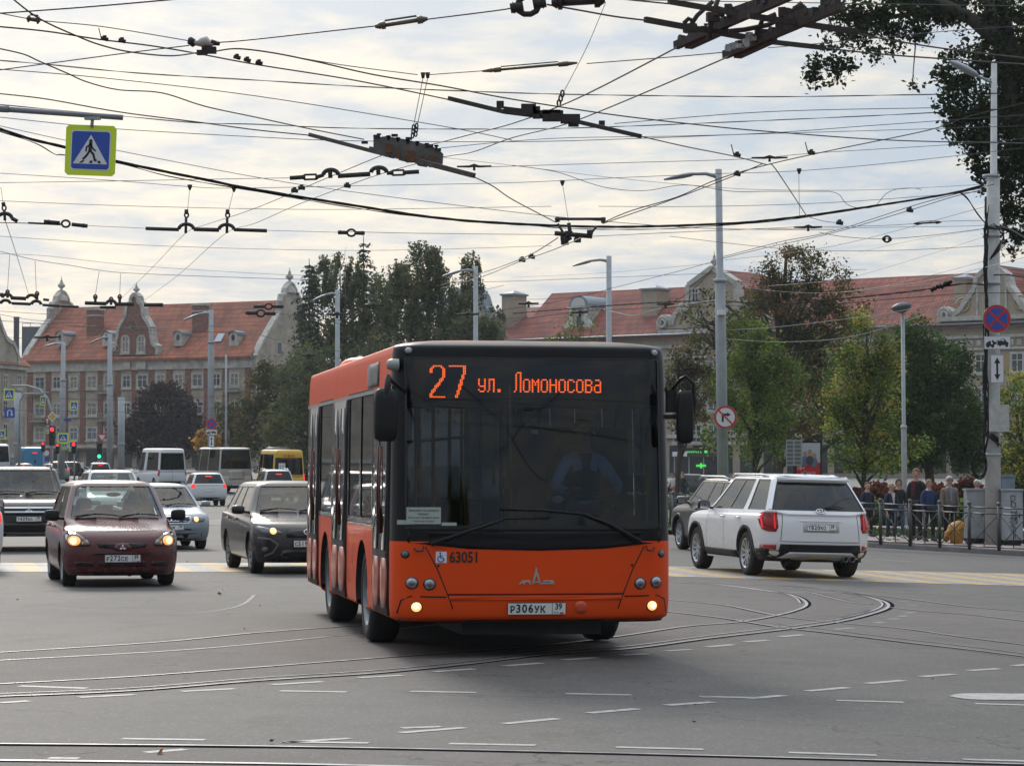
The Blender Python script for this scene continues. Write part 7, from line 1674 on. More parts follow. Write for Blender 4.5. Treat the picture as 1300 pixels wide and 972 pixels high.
person('person in a white jacket and pink trousers nearest the bus',gp(854.5,150),R(-40),1.7,C_WHT,cloth('cloth_pink',(.35,.12,.12)),H_DK,pose='walk',group=GW)
person('red-haired woman in a white top, her head above the charcoal crossover',gp(931.5,138),R(20),1.68,C_WHT,C_GREY,pmat('hair_red',(.28,.06,.03),.8),hairlen=.05,group=GW)
person('person in dark clothes, head just above the white car roof',gp(952.5,138),R(40),1.70,C_BLK,C_GREY,H_GI,group=GW)
person('person in a pale hooded coat at the far left junction',gp(105,226),R(60),1.75,C_WHT,C_BLK,H_DK,pose='walk',group=GW)
person('person in black by the shop front at the far left junction',gp(99,229),R(-80),1.72,C_BLK,C_BLK,H_DK,pose='walk',group=GW)
p = bus.matrix_world @ Vector((.60,B0 + .95,.36)); drv,_ = person('bus driver in a light blue shirt and dark waistcoat behind the windscreen',p,R(9.6),1.80,cloth('driver_shirt',(.30,.55,.95)),C_NAVY,H_DK,pose='sit',shirt=C_NAVY,group=None)
mb = MB(True); V,Fs = skin_mesh([(0,0,.95),(0,0,1.1),(0,.01,1.3),(0,.015,1.40)],[(0,1),(1,2),(2,3)],[(.185,.14),(.165,.13),(.185,.135),(.12,.095)]); mb.add(V,Fs); mb.build('waistcoat',C_NAVY,drv,recalc=False)
mb = MB(True); seat(mb,0,.1,.85,.5,.75); ds = mb.build('driver_seat',M_SEAT,bus); ds.location = (.60,B0 + 1.12,.32)
for c_,lab,hx in ((c1, 'driver of the red hatchback, dimly seen through its windscreen',.36),(c2, 'driver of the black off-road car, dimly seen through its windscreen',.36)):
 Lc = 3.87 if c_ == c1 else 4.9; y0 = -Lc/2 + (.78 if c_ == c1 else 1.15); zb = .97 if c_ == c1 else 1.2
 p = c_.matrix_world @ Vector((hx,y0 + 1.12,zb - 1.28 + .02)); person(lab,p,R(14),1.65,C_GREY if c_ == c1 else C_NAVY,C_NAVY,H_DK,pose='sit',group=None)
def pole_thing(name,label,px,Y,top_py,r0,r1,cat='lamp post',group=None,arm=None,joint=None,mat=None,base=True,lean=0.0,px1=None):
 B = gp(px,Y); top = at(px1 if px1 else px,top_py,Y) - B; root = empty(name,B,0,label,cat,group); mb = MB(True)
 jz = joint or top.z * .45; j = top*(jz/top.z)
 mb.tube([(0,0,-.2),j,j + Vector((0,0,.06)),top],[r0,r0 * .92,r1*1.05,r1],12); mb.build('post',mat or M_POLE,root)
 cl = MB(True); cl.lathe(j,[(r0 * .95,-.04),(r0*1.12,-.02),(r0*1.12,.08),(r1,.10)],12)
 if base: cl.lathe((0,0,0),[(r0*1.5,0),(r0*1.5,.12),(r0*1.05,.2)],12)
 cl.build('collar',M_STEEL,root)
 if arm:
  dx,dz,hl = arm; k = F/Y; e = top + Vector((dx/k,0,-dz/k)); mb = MB(True); s_ = top - Vector((0,0,.25))
  mb.tube([s_,s_.lerp(e,.5) + Vector((0,0,.06)),e],[r1 * .6,r1 * .5,r1 * .45],8); mb.build('arm',mat or M_POLE,root)
  d = (e - top).normalized(); h = MB(True); vs = []; n = 10; M_ = Matrix((d,Vector((0,1,0)),d.cross(Vector((0,1,0))))).transposed()
  for u,w_,t_ in ((-.05,.05,.04),(.1,.14,.07),(.35,.17,.08),(.75,.15,.06),(1,.06,.03)):
   for i in range(n): a = 2*math.pi*i/n; vs.append(e + M_ @ Vector((u*hl,w_*math.cos(a),t_*math.sin(a))))
  h.add(vs,[(i*n + q,i*n + (q + 1) % n,(i + 1)*n + (q + 1) % n,(i + 1)*n + q) for i in range(4) for q in range(n)]); h.build('lamp_head',pmat('lamp_head_grey',(.22,.24,.27),.45,.3),root)
 return root,top
LG = 'street lamps'
pole_thing('street_lamp', 'grey street lamp with a sloping arm, behind the bus roof right of its middle',773,130,325,.2,.13,group=LG,arm=(-22,6,.95),joint=6.8)
p917,t917 = pole_thing('street_lamp', 'tall grey lamp post carrying the no right turn sign, left of the rust-brown tree',918.5,86,215,.185,.11,group=LG,arm=(-32,6,.95),joint=7.9,px1=912)
pole_thing('street_lamp', 'slim grey street lamp in front of the thin birch',604,138,338,.19,.12,group=LG,arm=(-20,6,.95),joint=6.5)
pole_thing('street_lamp', 'pale lamp post standing between the spruces, just above the rear of the bus',428.5,155,368,.2,.13,group=LG,arm=(-14,6,.9),joint=6.9)
p267,_ = pole_thing('street_lamp', 'grey lamp post with a round no stopping sign low down, over the pale minibus',268,172,393,.22,.15,group=LG,arm=(-16,6,1.0),joint=9.5)
pole_thing('street_lamp', 'grey lamp post between the red traffic light and the blue street plate',78.5,212,434,.24,.17,group=LG,arm=(-9,2,1.0),joint=8,px1=80.5)
pole_thing('street_lamp', 'grey lamp post with a short arm, right of the green traffic light',139.5,205,424,.24,.17,group=LG,arm=(-13,6,.9),joint=7.5)
pole_thing('wire_pole', 'stout plain grey pole left of the purple tree',154,210,504,.28,.26, 'pole',joint=3,base=False)
pole_thing('wire_pole', 'stout plain grey pole at the far left junction beside the blue van',22.5,214,498,.3,.28, 'pole',joint=3,base=False)
pole_thing('wire_pole', 'thin grey pole in front of the olive tree',287,215,450,.1,.08, 'pole',joint=5,base=False)
plamp,tl = pole_thing('park_lamp', 'slim pole-top park lamp with a dark drop-shaped head, in front of the dark green tree',1148,92,396,.10,.065, 'park lamp',joint=3.5,px1=1146)
mb = MB(True); mb.lathe(tl,[(.08,-.02),(.22,.04),(.33,.16),(.30,.24),(.12,.32),(.001,.33)],14,M=Matrix.Diagonal((1.1,1,1)) @ Matrix.Rotation(R(-12),3, 'Y')); mb.build('lamp_head',pmat('lamp_head_dark',(.07,.075,.08),.5),plamp)
BP = gp(1260,69.5,.12); wp = empty('wire_pole',BP,0, 'thick off-white wire pole wrapped in black cables, carrying signs, at the right', 'pole')
def wl(px,py,dy=0): return at(px,py,69.5 + dy) - BP
M_CONC = pmat('pole_white_paint',(.47,.475,.46),.7,var=.16,vscale=3,bump=.2)
mb = MB(True); mb.tube([(0,0,-.1),wl(1260,480),wl(1261,226),wl(1261.5,222),wl(1262,80)],[.21,.19,.17,.09,.075],16); mb.build('post',M_CONC,wp)
for z in (wl(1261,224).z,wl(1261,300).z,wl(1261,360).z,2.3): mb = MB(True); mb.lathe((0,0,z),[(.2,-.04),(.225,-.03),(.225,.04),(.19,.05)],14); mb.build('pole_band',M_STEEL,wp)
mb = MB(True)
for k in range(9):
 pts = [wl(1252 + random.uniform(-3,2) + 1.5*math.sin(y * .05 + k),y,-.25) for y in range(250 + 10*k,600 - 8*k,22)]; mb.tube(pts,random.choice((.012,.02,.03)),6)
for k in range(4):
 c_ = wl(1253,585,-.3); r_ = .28 + .03*k; mb.tube([c_ + Vector((-.2 + r_ * .55*math.cos(a * .5),0,-.1 + r_*math.sin(a * .5))) for a in range(14)],.016,5)
for k in range(7): mb.tube([wl(1252 + k,552,-.28),wl(1262 + k*1.5,560 + k,-.3),wl(1268,556 + 2*k,-.3),wl(1258,550,-.3)],.016,5)
for k in range(5): mb.tube([wl(1250,290,-.2),wl(1262 + k*3,284 + k*2,-.25),wl(1275,300 + k*3,-.2),wl(1256,330,-.2)],.014,5)
mb.build('cable_bundle',M_BLACK,wp)
mb = MB(True); mb.tube([wl(1262,106),wl(1242,97),wl(1236,94)],[.045,.035,.035],8); mb.build('arm',M_POLE,wp)
h = MB(True); c_ = wl(1224,87); M_ = Matrix.Rotation(R(28),3, 'Y'); n = 10; vs = []
for u,w_,t_ in ((-.42,.06,.03),(-.3,.15,.08),(0,.18,.10),(.3,.13,.08),(.4,.05,.04)):
 for i in range(n): a = 2*math.pi*i/n; vs.append(c_ + M_ @ Vector((u,w_*math.cos(a),t_*math.sin(a))))
h.add(vs,[(i*n + q,i*n + (q + 1) % n,(i + 1)*n + (q + 1) % n,(i + 1)*n + q) for i in range(4) for q in range(n)]); h.build('lamp_head',pmat('lamp_head_pale',(.34,.36,.38),.4,.3),wp)
mb = MB(); mb.bbox(-.24,.24,-.50,-.20,wl(1,548).z,wl(1,514).z); mb.v = [(x + .10,y,z) for x,y,z in mb.v]; bx = mb.build('junction_box',pmat('box_offwhite',(.42,.42,.40),.6,var=.2,vscale=6),wp)
M_SR = pmat('sign_red',(.50,.018,.02),.4); M_SB = pmat('sign_blue_face',(.015,.07,.38),.4); M_SW = pmat('sign_white',(.66,.67,.70),.4,var=.05); M_SK = pmat('sign_black_ink',(.012,.012,.014),.5); M_SY = pmat('sign_fluo',(.62,.80,.02),.4); M_SG = pmat('sign_back_grey',(.3,.31,.32),.5,.5)
def face(M): return M @ T(0,-.004,0)
def disc(mb,M,r,y,mi,n=36,r0=0.0,t=.004):
 if r0 <= 0: mb.prism(circ(0,0,r,n),M @ T(0,y,0),t,mi)
 else:
  O = circ(0,0,r,n); I = circ(0,0,r0,n); mb.add([M @ Vector((x,y,z)) for x,z in O] + [M @ Vector((x,y,z)) for x,z in I],[(i,(i + 1) % n,n + (i + 1) % n,n + i) for i in range(n)],False,mi)
def quad(mb,M,pts,y,mi): mb.add([M @ Vector((x,y,z)) for x,z in pts],[tuple(range(len(pts)))],False,mi)
def sign(name,label,px,py,Y,group=None,rz=0.0,tilt=0.0,cat='road sign'):
 P = at(px,py,Y); r_ = empty(name,P,rz,label,cat,group); return r_,Matrix.Rotation(tilt,4, 'Y')
def crossing_sign(label,px,py,Y,w,rz=0.0,tilt=0.0,group='pedestrian crossing signs',detail=True,hgt=None):
 r_,M = sign('crossing_sign',label,px,py,Y,group,rz,tilt); h = hgt or w
 mb = MB(); mb.prism(chaikin(rect(-w/2,w/2,-h/2,h/2),1,.06),M,.02,0)
 a = w * .395; b = h * .395; quad(mb,M,chaikin(rect(-a,a,-b,b),1,.05),-.003,1); a -= w * .022; b -= h * .022; quad(mb,M,chaikin(rect(-a,a,-b,b),1,.05),-.006,2)
 quad(mb,M,[(-w * .34,-h * .27),(w * .34,-h * .27),(0,h * .31)],-.009,1)
 f = mb.build('sign_face',[M_SY,M_SW,M_SB],r_,recalc=False); k = w
 mb = MB(True); y = -.012; s = .013*k
 def limb(pts,r): 
  q = [Vector((x*k,0,z*k)) for x,z in pts]
  for a_,b_ in zip(q,q[1:]):
   d = (b_ - a_).normalized(); n_ = Vector((-d.z,0,d.x))*r*k; A_,B_ = a_ - d*r*k * .5,b_ + d*r*k * .5
   mb.add([M @ Vector((p.x,y,p.z)) for p in (A_ + n_,B_ + n_,B_ - n_,A_ - n_)],[(0,1,2,3)],False)
 quad(mb,M,circ(.0,.185*k,.036*k,14),y,0); limb([(0,.14),(-.01,.0)],.034); limb([(-.01,.0),(.06,-.08),(.09,-.19),(.12,-.2)],.022); limb([(-.015,-.01),(-.07,-.1),(-.14,-.18)],.022)
 limb([(0,.12),(-.08,.06),(-.09,-.02)],.016); limb([(.0,.12),(.05,.03),(.10,-.01)],.016)
 for x0 in (-.22,-.02,.16): quad(mb,M,[((x0 + .0)*k,-.255*k),((x0 + .06)*k,-.255*k),((x0 * .8 + .07)*k,-.205*k),((x0 * .8 + .015)*k,-.205*k)],y,0)
 mb.build('walking_figure',M_SK,f,recalc=False); return r_
cs = crossing_sign('large square crossing sign with lime border hanging from the mast arm at the top left',115,191,48,.90,tilt=R(2))
pA = at(-150,150,48); gA = gp(-150,48); ma = empty('mast_arm',gA,0, 'long grey mast arm reaching in from the left edge above the crossing sign', 'mast arm')
mb = MB(True); mb.tube([(0,0,0),(0,0,at(-150,128,48).z - gA.z)],[.14,.10],12); mb.build('post',M_POLE,ma)
mb = MB(True); mb.tube([at(-150,132,48) - gA,at(11,139,48) - gA],.062,10); mb.tube([at(9,139,48) - gA,at(156,149.5,48) - gA],[.052,.05],10); mb.build('arm',pmat('arm_grey',(.20,.21,.23),.5,.3),ma)
mb = MB(True); mb.tube([at(117.5,150,48) - gA,at(116.5,162,48) - gA],.03,8); mb.box(at(117.5,150.5,48) - gA,(.28,.12,.05)); mb.build('bracket',M_STEEL,ma)
def no_stop(label,px,py,Y,r,group='no stopping signs'):
 q,M = sign('no_stopping_sign',label,px,py,Y,group); mb = MB(); disc(mb,M,r,0,0,t=.02); disc(mb,M,r * .97,-.003,1,t=.002); disc(mb,M,r * .78,-.006,2,t=.002)
 for a in (45,-45):
  c,s = math.cos(R(a)),math.sin(R(a)); L_,w_ = r * .80,r * .085; quad(mb,M,[(c*x - s*z,s*x + c*z) for x,z in rect(-L_,L_,-w_,w_)],-.010 - (.002 if a > 0 else 0),1)
 mb.build('sign_face',[M_SG,M_SR,M_SB],q,recalc=False); return q
no_stop('round no stopping sign, red cross on blue, on the thick white wire pole',1265.5,404.5,68.88,.36)
q,M = sign('tow_away_plate', 'small white plate with a tow truck lifting a car, under the no stopping sign',1266,435,68.9, 'plates on the wire pole')
def tow(q,M,k=1.0):
 mb = MB(); mb.prism(chaikin(rect(-.34*k,.34*k,-.17*k,.17*k),1,.06),M,.018,0); quad(mb,M,rect(-.325*k,.325*k,-.155*k,.155*k),-.003,1)
 for o in ([(-.29,-.09),(-.29,-.02),(-.22,.04),(-.16,.04),(-.16,-.04),(-.08,-.04),(-.08,-.09)],[(-.1,-.06),(-.14,.05),(-.12,.07),(-.03,-.0),(.0,.07),(.02,.07),(-.02,-.03)],
   [(.0,-.02),(.02,.05),(.08,.06),(.12,.11),(.20,.09),(.24,.03),(.29,.0),(.28,-.06),(.0,-.06)]): quad(mb,M,[(x*k,z*k) for x,z in o],-.006,2)
 for x,z in ((-.24,-.095),(-.12,-.095),(.07,-.05),(.24,-.075)): quad(mb,M,circ(x*k,z*k,.035*k,12),-.009,2)
 quad(mb,M,[(.09*k,.05*k),(.12*k,.09*k),(.17*k,.08*k),(.18*k,.04*k)],-.009,1); mb.build('plate_face',[M_SG,M_SW,M_SK],q,recalc=False)
tow(q,M)
def arrow_plate(label,px,py,Y,k=1.0,g='plates on the wire pole'):
 q,M = sign('arrow_plate',label,px,py,Y,g); mb = MB(); mb.prism(chaikin(rect(-.17*k,.17*k,-.36*k,.36*k),1,.06),M,.018,0); quad(mb,M,rect(-.155*k,.155*k,-.345*k,.345*k),-.003,1)
 quad(mb,M,[(x*k,z*k) for x,z in rect(-.025,.025,-.16,.16)],-.006,2)
 for s in (1,-1): quad(mb,M,[(-.08*k,s * .14*k),(.08*k,s * .14*k),(0,s * .29*k)],-.006,2)
 mb.build('plate_face',[M_SG,M_SW,M_SK],q,recalc=False)
arrow_plate('tall white plate with an up and down arrow on the white wire pole',1266,468,68.9)
q,M = sign('no_turn_sign', 'round no right turn sign with red ring on the tall lamp post',921,529.5,85.4); mb = MB(); r_ = .37; disc(mb,M,r_,0,0,t=.02); disc(mb,M,r_ * .97,-.003,1,t=.002); disc(mb,M,r_ * .80,-.006,2,t=.002)
quad(mb,M,[(-.12,-.15),(-.055,-.15),(-.055,.05),(.05,.05),(.05,.01),(.17,.085),(.05,.16),(.05,.12),(-.12,.12)],-.009,3); c_,s_ = math.cos(R(-45)),math.sin(R(-45)); quad(mb,M,[(c_*x - s_*z,s_*x + c_*z) for x,z in rect(-.31,.31,-.025,.025)],-.012,1)
mb.build('sign_face',[M_SG,M_SR,M_SW,M_SK],q,recalc=False)
mb = MB(True); mb.box(Vector((t917.x * .55,-.25,6.9)),(.25,.2,.16)); mb.build('camera_box',M_WHITE,p917)
no_stop('small round no stopping sign on the lamp post above the pale minibus',268.5,538,171.5,.36)
q,M = sign('tow_away_plate', 'small white tow truck plate low on the lamp post above the pale minibus',268.5,548.5,171.5,None); tow(q,M,1.0)
arrow_plate('narrow arrow plate on the lamp post just above the pale minibus',268.5,560,171.5,.95,None)
for lab,px,py,Y,w,rz,hh in (('crossing sign high up at the far left, above the blue U-turn sign',11.5,500.5,205,.85,0,None),('narrow side-on crossing sign hanging from the curved mast',54.5,508.5,205,.40,0,.75),('tilted crossing sign between two lamp posts, higher of the pair beside the brick block',94,515,205,.62,R(0),.72),
       ('crossing sign half cut off by the left edge, above the white bus',1,551.5,200,.7,0,None),('largest low crossing sign, beside the lit red traffic light',80,556,196,.82,0,.75),('lower small crossing sign under the largest one',82,566.5,197,.42,0,.5),('low crossing sign right of the lamp post, over the people at the kerb',91.5,566,195,.45,0,.75),('narrow side-on crossing sign beside the yellow diamond',60.5,545,204,.22,0,.62),('sliver of a lime crossing sign by the yellow minibus',339.5,568,180,.28,0,.55)):
 crossing_sign(lab,px,py,Y,w,rz,0,hgt=hh,group=None)
q,M = sign('u_turn_sign', 'blue square sign with a white U-turn arrow at the far left',12.3,523.6,205); mb = MB(); mb.prism(rect(-.4,.4,-.4,.4),M,.02,0); quad(mb,M,rect(-.38,.38,-.38,.38),-.003,1)
quad(mb,M,[(-.2,-.28),(-.2,.1),(-.1,.24),(.1,.24),(.2,.1),(.2,-.1),(.28,-.1),(.16,-.28),(.04,-.1),(.11,-.1),(.11,.08),(.05,.15),(-.05,.15),(-.11,.08),(-.11,-.28)],-.006,2); mb.build('sign_face',[M_SG,M_SB,M_SW],q,recalc=False)
q,M = sign('priority_sign', 'yellow diamond priority sign beside the lamp post',66.5,528.7,200); mb = MB(); D_ = lambda r: [(-r,0),(0,-r),(r,0),(0,r)]; mb.prism(D_(.40),M,.02,0); quad(mb,M,D_(.385),-.003,1); quad(mb,M,D_(.27),-.006,2); mb.build('sign_face',[M_SG,M_SW,pmat('sign_amber',(.62,.36,.04),.4)],q,recalc=False)
q,M = sign('street_plate', 'narrow blue street name plate on the lamp post',85.5,533,200); mb = MB(); mb.prism(rect(-.27,.27,-.09,.09),M,.02,0); mb.build('sign_face',[M_SB],q,recalc=False)
for px,py,lab in ((129.5,555.5, 'white and red give way triangle above the green signal'),(60,535, 'side-on give way triangle beside the yellow diamond')):
 q,M = sign('give_way_sign',lab,px,py,200); w_ = .38 if px > 100 else .14; mb = MB(); mb.prism([(-w_,.3),(0,-.34),(w_,.3)],M,.02,0); quad(mb,M,[(-w_ * .7,.2),(0,-.2),(w_ * .7,.2)],-.003,1); mb.build('sign_face',[M_SR,M_SW],q,recalc=False)
q,M = sign('speed_sign', 'tiny round speed limit sign below the red signal',59,575,200); mb = MB(); disc(mb,M,.28,0,0,t=.02); disc(mb,M,.2,-.003,1,t=.002); mb.build('sign_face',[M_SR,M_SW],q,recalc=False)
q,M = sign('round_info_sign', 'small blue triangle-marked plate under the speed limit sign',58.5,582.5,200); mb = MB(); mb.prism(rect(-.24,.24,-.15,.15),M,.02,0); mb.build('sign_face',[M_SB],q,recalc=False)
M_TRED = pmat('signal_red',(.8,.02,.02),.4,emit=(1,.03,.05),estr=2); M_TGRN = pmat('signal_green',(.05,.7,.4),.4,emit=(.05,1,.5),estr=1.3); M_TOFF = pmat('signal_off',(.02,.02,.02),.3)
def tlight(label,px,py,Y,h=1.1,lit='red',pole=True,s=1.0):
 P = at(px,py,Y); g_ = gp(px,Y); r_ = empty('traffic_light',g_,0,label, 'traffic light', 'traffic lights at the far junction'); z = P.z - g_.z
 mb = MB(); mb.bbox(-.17*s,.17*s,-.12,.12,z - h/2,z + h/2); mb.build('housing',M_TOFF,r_)
 for k,nm in enumerate(('red', 'amber', 'green')):
  zz_ = z + h * .32 - k*h * .32; m = {'red': M_TRED, 'green': M_TGRN}.get(nm) if lit == nm or (lit == 'red2' and nm in ('red',)) else M_TOFF
  l_ = MB(True); l_.lathe((0,-.13,zz_),[(.001,-.03),(.09*s,-.02),(.12*s,.0),(.12*s,.01)],14, 'Y'); lens = l_.build('lens',m,r_)
  v = MB(True); pts = [(.13*s*math.cos(R(a)),.13*s*math.sin(R(a))) for a in range(0,181,20)]; v.add([(x,-.12,zz_ + y) for x,y in pts] + [(x,-.3,zz_ + y) for x,y in pts],[(i,i + 1,10 + i + 1,10 + i) for i in range(9)]); v.build('visor',M_TOFF,lens)
 mb = MB(True); mb.tube([(0,.18,0),(0,.18,z + h/2)],.05,8); mb.build('post',M_STEEL,r_); return r_
tlight('tall traffic light with its red lamps lit, left of the largest low crossing sign',66.5,553,190,1.4, 'red',s=1.2)
tlight('traffic light with a small red lamp lit, beside the blue van',55,567,198,.75, 'red',s=.8); tlight('traffic light with a small red lamp lit, behind the lamp post',73.5,569,198,.75, 'red',s=.8); tlight('traffic light with a red lamp, against the low crossing sign',94,568.5,193,.8, 'red',s=1.0)
tlight('traffic light showing green, under the give way triangle',126.5,572.5,200,1.2, 'green',s=1.2)
g_ = gp(66,206); cm = empty('signal_gantry',g_,0, 'curved grey mast arm reaching left over the far junction', 'mast arm'); mb = MB(True)
mb.tube([(0,0,0),at(66,525,206) - g_,at(60,505,206) - g_,at(50,494,206) - g_,at(34,489.5,206) - g_,at(15,489.5,206) - g_],[.12,.11,.1,.09,.08,.07],8); mb.build('arm',M_POLE,cm)
g_ = gp(24,203); cm = empty('signal_gantry',g_,0, 'thin lower mast arm beside the U-turn sign', 'mast arm'); mb = MB(True); mb.tube([(0,0,0),at(25,510,203) - g_,at(30,500,203) - g_,at(62,498,203) - g_],[.09,.08,.07,.05],8); mb.build('arm',M_POLE,cm)
M_RL = pmat('railing_grey',(.075,.080,.085),.5,.3,var=.2); xs_ = []
px = 1305.0
rail_root = empty('railing',gp(1114,67.5,.12),0, 'grey steel railing with crossed bars and ball-topped posts along the kerb', 'railing')
RO = rail_root.location
def rp(px): a = px; y = 692.6 + (a - 1114) * .052; p = G(a,y - 1.5,.12); return p
posts = [1306 - 37.6*i for i in range(13)]
def post_at(px):
 p = rp(px) - RO; mb = MB(True); mb.tube([p,p + Vector((0,0,1.06))],.042,10); mb.lathe(p + Vector((0,0,1.06)),[(.048,0),(.055,.02),(.05,.05),(.03,.075),(.001,.085)],10); mb.build('railing_post',M_RL,rail_root); return p
P_all = [post_at(p) for p in posts]
for a,b in zip(P_all,P_all[1:]):
 mb = MB(True)
 for z in (1.0,.86,.08): mb.tube([a + Vector((0,0,z)),b + Vector((0,0,z))],.018,6)
 m_ = a.lerp(b,.5)
 mb.tube([a + Vector((0,0,.86)),b + Vector((0,0,.08))],.012,6); mb.tube([a + Vector((0,.02,.08)),b + Vector((0,.02,.86))],.012,6); mb.tube([m_ + Vector((0,.01,.08)),m_ + Vector((0,.01,.86))],.012,6); mb.build('railing_panel',M_RL,rail_root)
g_ = rp(852); fr2 = empty('railing',gp(850,82,.12),0, 'short piece of crossed-bar railing beside the bus mirror', 'railing'); ps = []
for i in range(6):
 p = gp(838 + i*13,82 + i * .2,.12) - fr2.location; ps.append(p); mb = MB(True); mb.tube([p,p + Vector((0,0,1.06))],.04,8); mb.build('railing_post',M_RL,fr2)
for a,b in zip(ps,ps[1:]):
 mb = MB(True)
 for z in (1.0,.86,.08): mb.tube([a + Vector((0,0,z)),b + Vector((0,0,z))],.018,6)
 mb.tube([a + Vector((0,0,.86)),b + Vector((0,0,.08))],.012,6); mb.tube([a + Vector((0,.02,.08)),b + Vector((0,.02,.86))],.012,6); mb.build('railing_panel',M_RL,fr2)
M_CAB = pmat('cabinet_grey',(.30,.33,.35),.55,.1,var=.16,vscale=3); M_CAB2 = pmat('cabinet_blue_grey',(.22,.27,.33),.5,.1,var=.2,vscale=3)
def cabinet(label,px0,px1,ty,Y,dp,mat,doors=1,feet=True):
 a = gp((px0 + px1)/2,Y,.12); w = (px1 - px0)/F*Y; h = at(0,ty,Y).z - a.z; r_ = empty('utility_cabinet',a,0,label, 'utility cabinet', 'grey utility cabinets at the wire pole')
 mb = MB(); mb.bbox(-w/2,w/2,0,dp,.14,h - .04); mb.build('cabinet_body',mat,r_); mb = MB(); mb.bbox(-w/2 - .03,w/2 + .03,-.03,dp + .03,h - .04,h); mb.build('cabinet_roof',mat,r_)
 mb = MB(); mb.bbox(-w/2 + .05,w/2 - .05,.04,dp - .04,0,.14); mb.build('plinth',M_BLACK,r_)
 for k in range(doors):
  x0 = -w/2 + .03 + k*(w - .06)/doors; x1 = x0 + (w - .06)/doors - .01; mb = MB(); mb.bbox(x0,x1,-.015,-.001,.2,h - .09); dr = mb.build('cabinet_door',mat,r_); mb = MB(); mb.bbox(x1 - .07,x1 - .04,-.035,-.015,h * .5,h * .5 + .1); mb.build('door_handle',M_BLACK,dr)
 return r_,w,h
cabinet('pale grey cabinet left of the wire pole, half as wide as the bin is tall',1227,1251,620,70.0,.5,M_CAB)
cabinet('tallest blue-grey cabinet directly right of the wire pole',1255,1288,603,70.2,.6,M_CAB2,2)
cg,w_,h_ = cabinet('grey cabinet with black graffiti, rightmost of the three',1273,1298,620.5,69.0,.5,M_CAB)
mb = MB(True); sc_ = .47
def gl(pts): mb.tube([Vector((x*sc_ - .0,-.022,z)) for x,z in pts],.010,5)
gl([(-.12,1.28),(-.1,.98)]); gl([(-.14,1.28),(.1,1.27),(.1,1.17),(-.08,1.13),(.14,1.08),(.12,.98),(-.1,.97)])
gl([(-.16,.86),(.12,.84)]); gl([(-.05,.85),(-.08,.66)]); gl([(.12,.86),(.1,.62)]); gl([(-.16,.70),(.2,.68)]); gl([(-.18,.60),(.05,.66),(-.1,.52),(.16,.58)]); gl([(.18,.9),(.2,.56)]); gl([(-.1,.50),(.1,.48),(.12,.36),(-.05,.32),(-.12,.4)]); gl([(.0,.30),(.12,.27),(.1,.2)])
mb.build('graffiti',M_INK,cg)
bp_ = gp(1214,69.4,.12); bn = empty('litter_bin',bp_,R(10), 'battered orange-yellow plastic bin leaning beside the grey cabinet', 'litter bin'); M_BIN = pmat('bin_orange',(.42,.19,.015),.5,var=.4,vscale=5,bump=.2); mb = MB(True); bn.scale = (.84,.84,.95)
TM = Matrix.Rotation(R(-7),3, 'Y'); mb.lathe((0,0,0),[(.16,0),(.19,.02),(.23,.36),(.25,.45),(.22,.45)],18,M=TM); mb.build('bin_body',M_BIN,bn); mb = MB(True); mb.lathe((-.02,0,.46),[(.27,-.06),(.28,0),(.22,.10),(.1,.14),(.001,.14)],18,M=Matrix.Rotation(R(-16),3, 'Y')); mb.build('bin_lid',M_BIN,bn)
mb = MB(True); mb.tube([(-.2,-.1,.40),(-.36,-.08,.28),(-.38,-.05,.15),(-.27,0,.1)],[.05,.07,.05,.03],8); mb.build('torn_flap',M_BIN,bn)
bp_ = gp(1026,108,.1); bb = empty('poster_stand',bp_,0, 'lit red and white poster in a dark frame among the park trees', 'poster'); k = F/108; z0_,z1_ = at(0,605,108).z - bp_.z,at(0,562,108).z - bp_.z; w_ = 30/k
mb = MB(); mb.bbox(-w_/2 - .06,w_/2 + .06,0,.14,z0_ - .1,z1_ + .06); mb.bbox(-.2,.2,.02,.12,0,z0_); fr_ = mb.build('poster_frame',M_BLACK,bb)
mb = MB(); hh = z1_ - z0_; quad(mb,T(0,0,0),rect(-w_/2,w_/2,z0_,z1_),-.01,0); quad(mb,T(),rect(-w_/2,w_/2,z0_ + hh * .42,z1_),-.014,1)
for x,z,r,c in ((-.12,.66,.09,2),(.06,.72,.09,2),(.22,.6,.09,2),(-.14,.42,.16,3),(.05,.45,.15,4),(.22,.38,.15,3)): quad(mb,T(),circ(x*w_ / .9,z0_ + hh*(z * .9 + .08),r,12,r*1.3),-.018 - c * .002,c)
mb.build('poster_print',[M_SR,pmat('poster_pale',(.42,.44,.48),.5),pmat('poster_skin',(.36,.22,.17),.5),pmat('poster_blue',(.10,.14,.25),.5),pmat('poster_dark',(.06,.05,.06),.5)],fr_,recalc=False)
mb = MB(); text_mb(mb, '18+',.22,T(-w_ * .32,-.03,z0_ + hh * .25)); text_mb(mb, 'МАРЬСК',.14,T(0,-.03,z0_ + hh * .1)); mb.build('poster_lettering',M_SW,fr_,recalc=False)
bp_ = gp(1008,107,.1); tb = empty('timetable_stand',bp_,0, 'grey tram timetable board on a black post, left of the red poster', 'timetable'); mb = MB(True); mb.tube([(0,.05,0),(0,.05,at(0,555,107).z - bp_.z)],.05,8); mb.build('post',M_BLACK,tb)
zA,zB = at(0,591,107).z - bp_.z,at(0,558,107).z - bp_.z; mb = MB(); mb.bbox(-.32,.32,-.03,0,zA,zB); bd = mb.build('board',pmat('board_grey',(.30,.31,.33),.5),tb); mb = MB()
for i in range(6):
 for j in range(2): quad(mb,T(),rect(-.28 + j * .3,-.04 + j * .3,zA + .06 + i * .16,zA + .17 + i * .16),-.034,0)
mb.build('timetable_sheet',pmat('sheet_ink',(.12,.12,.13),.6),bd,recalc=False)
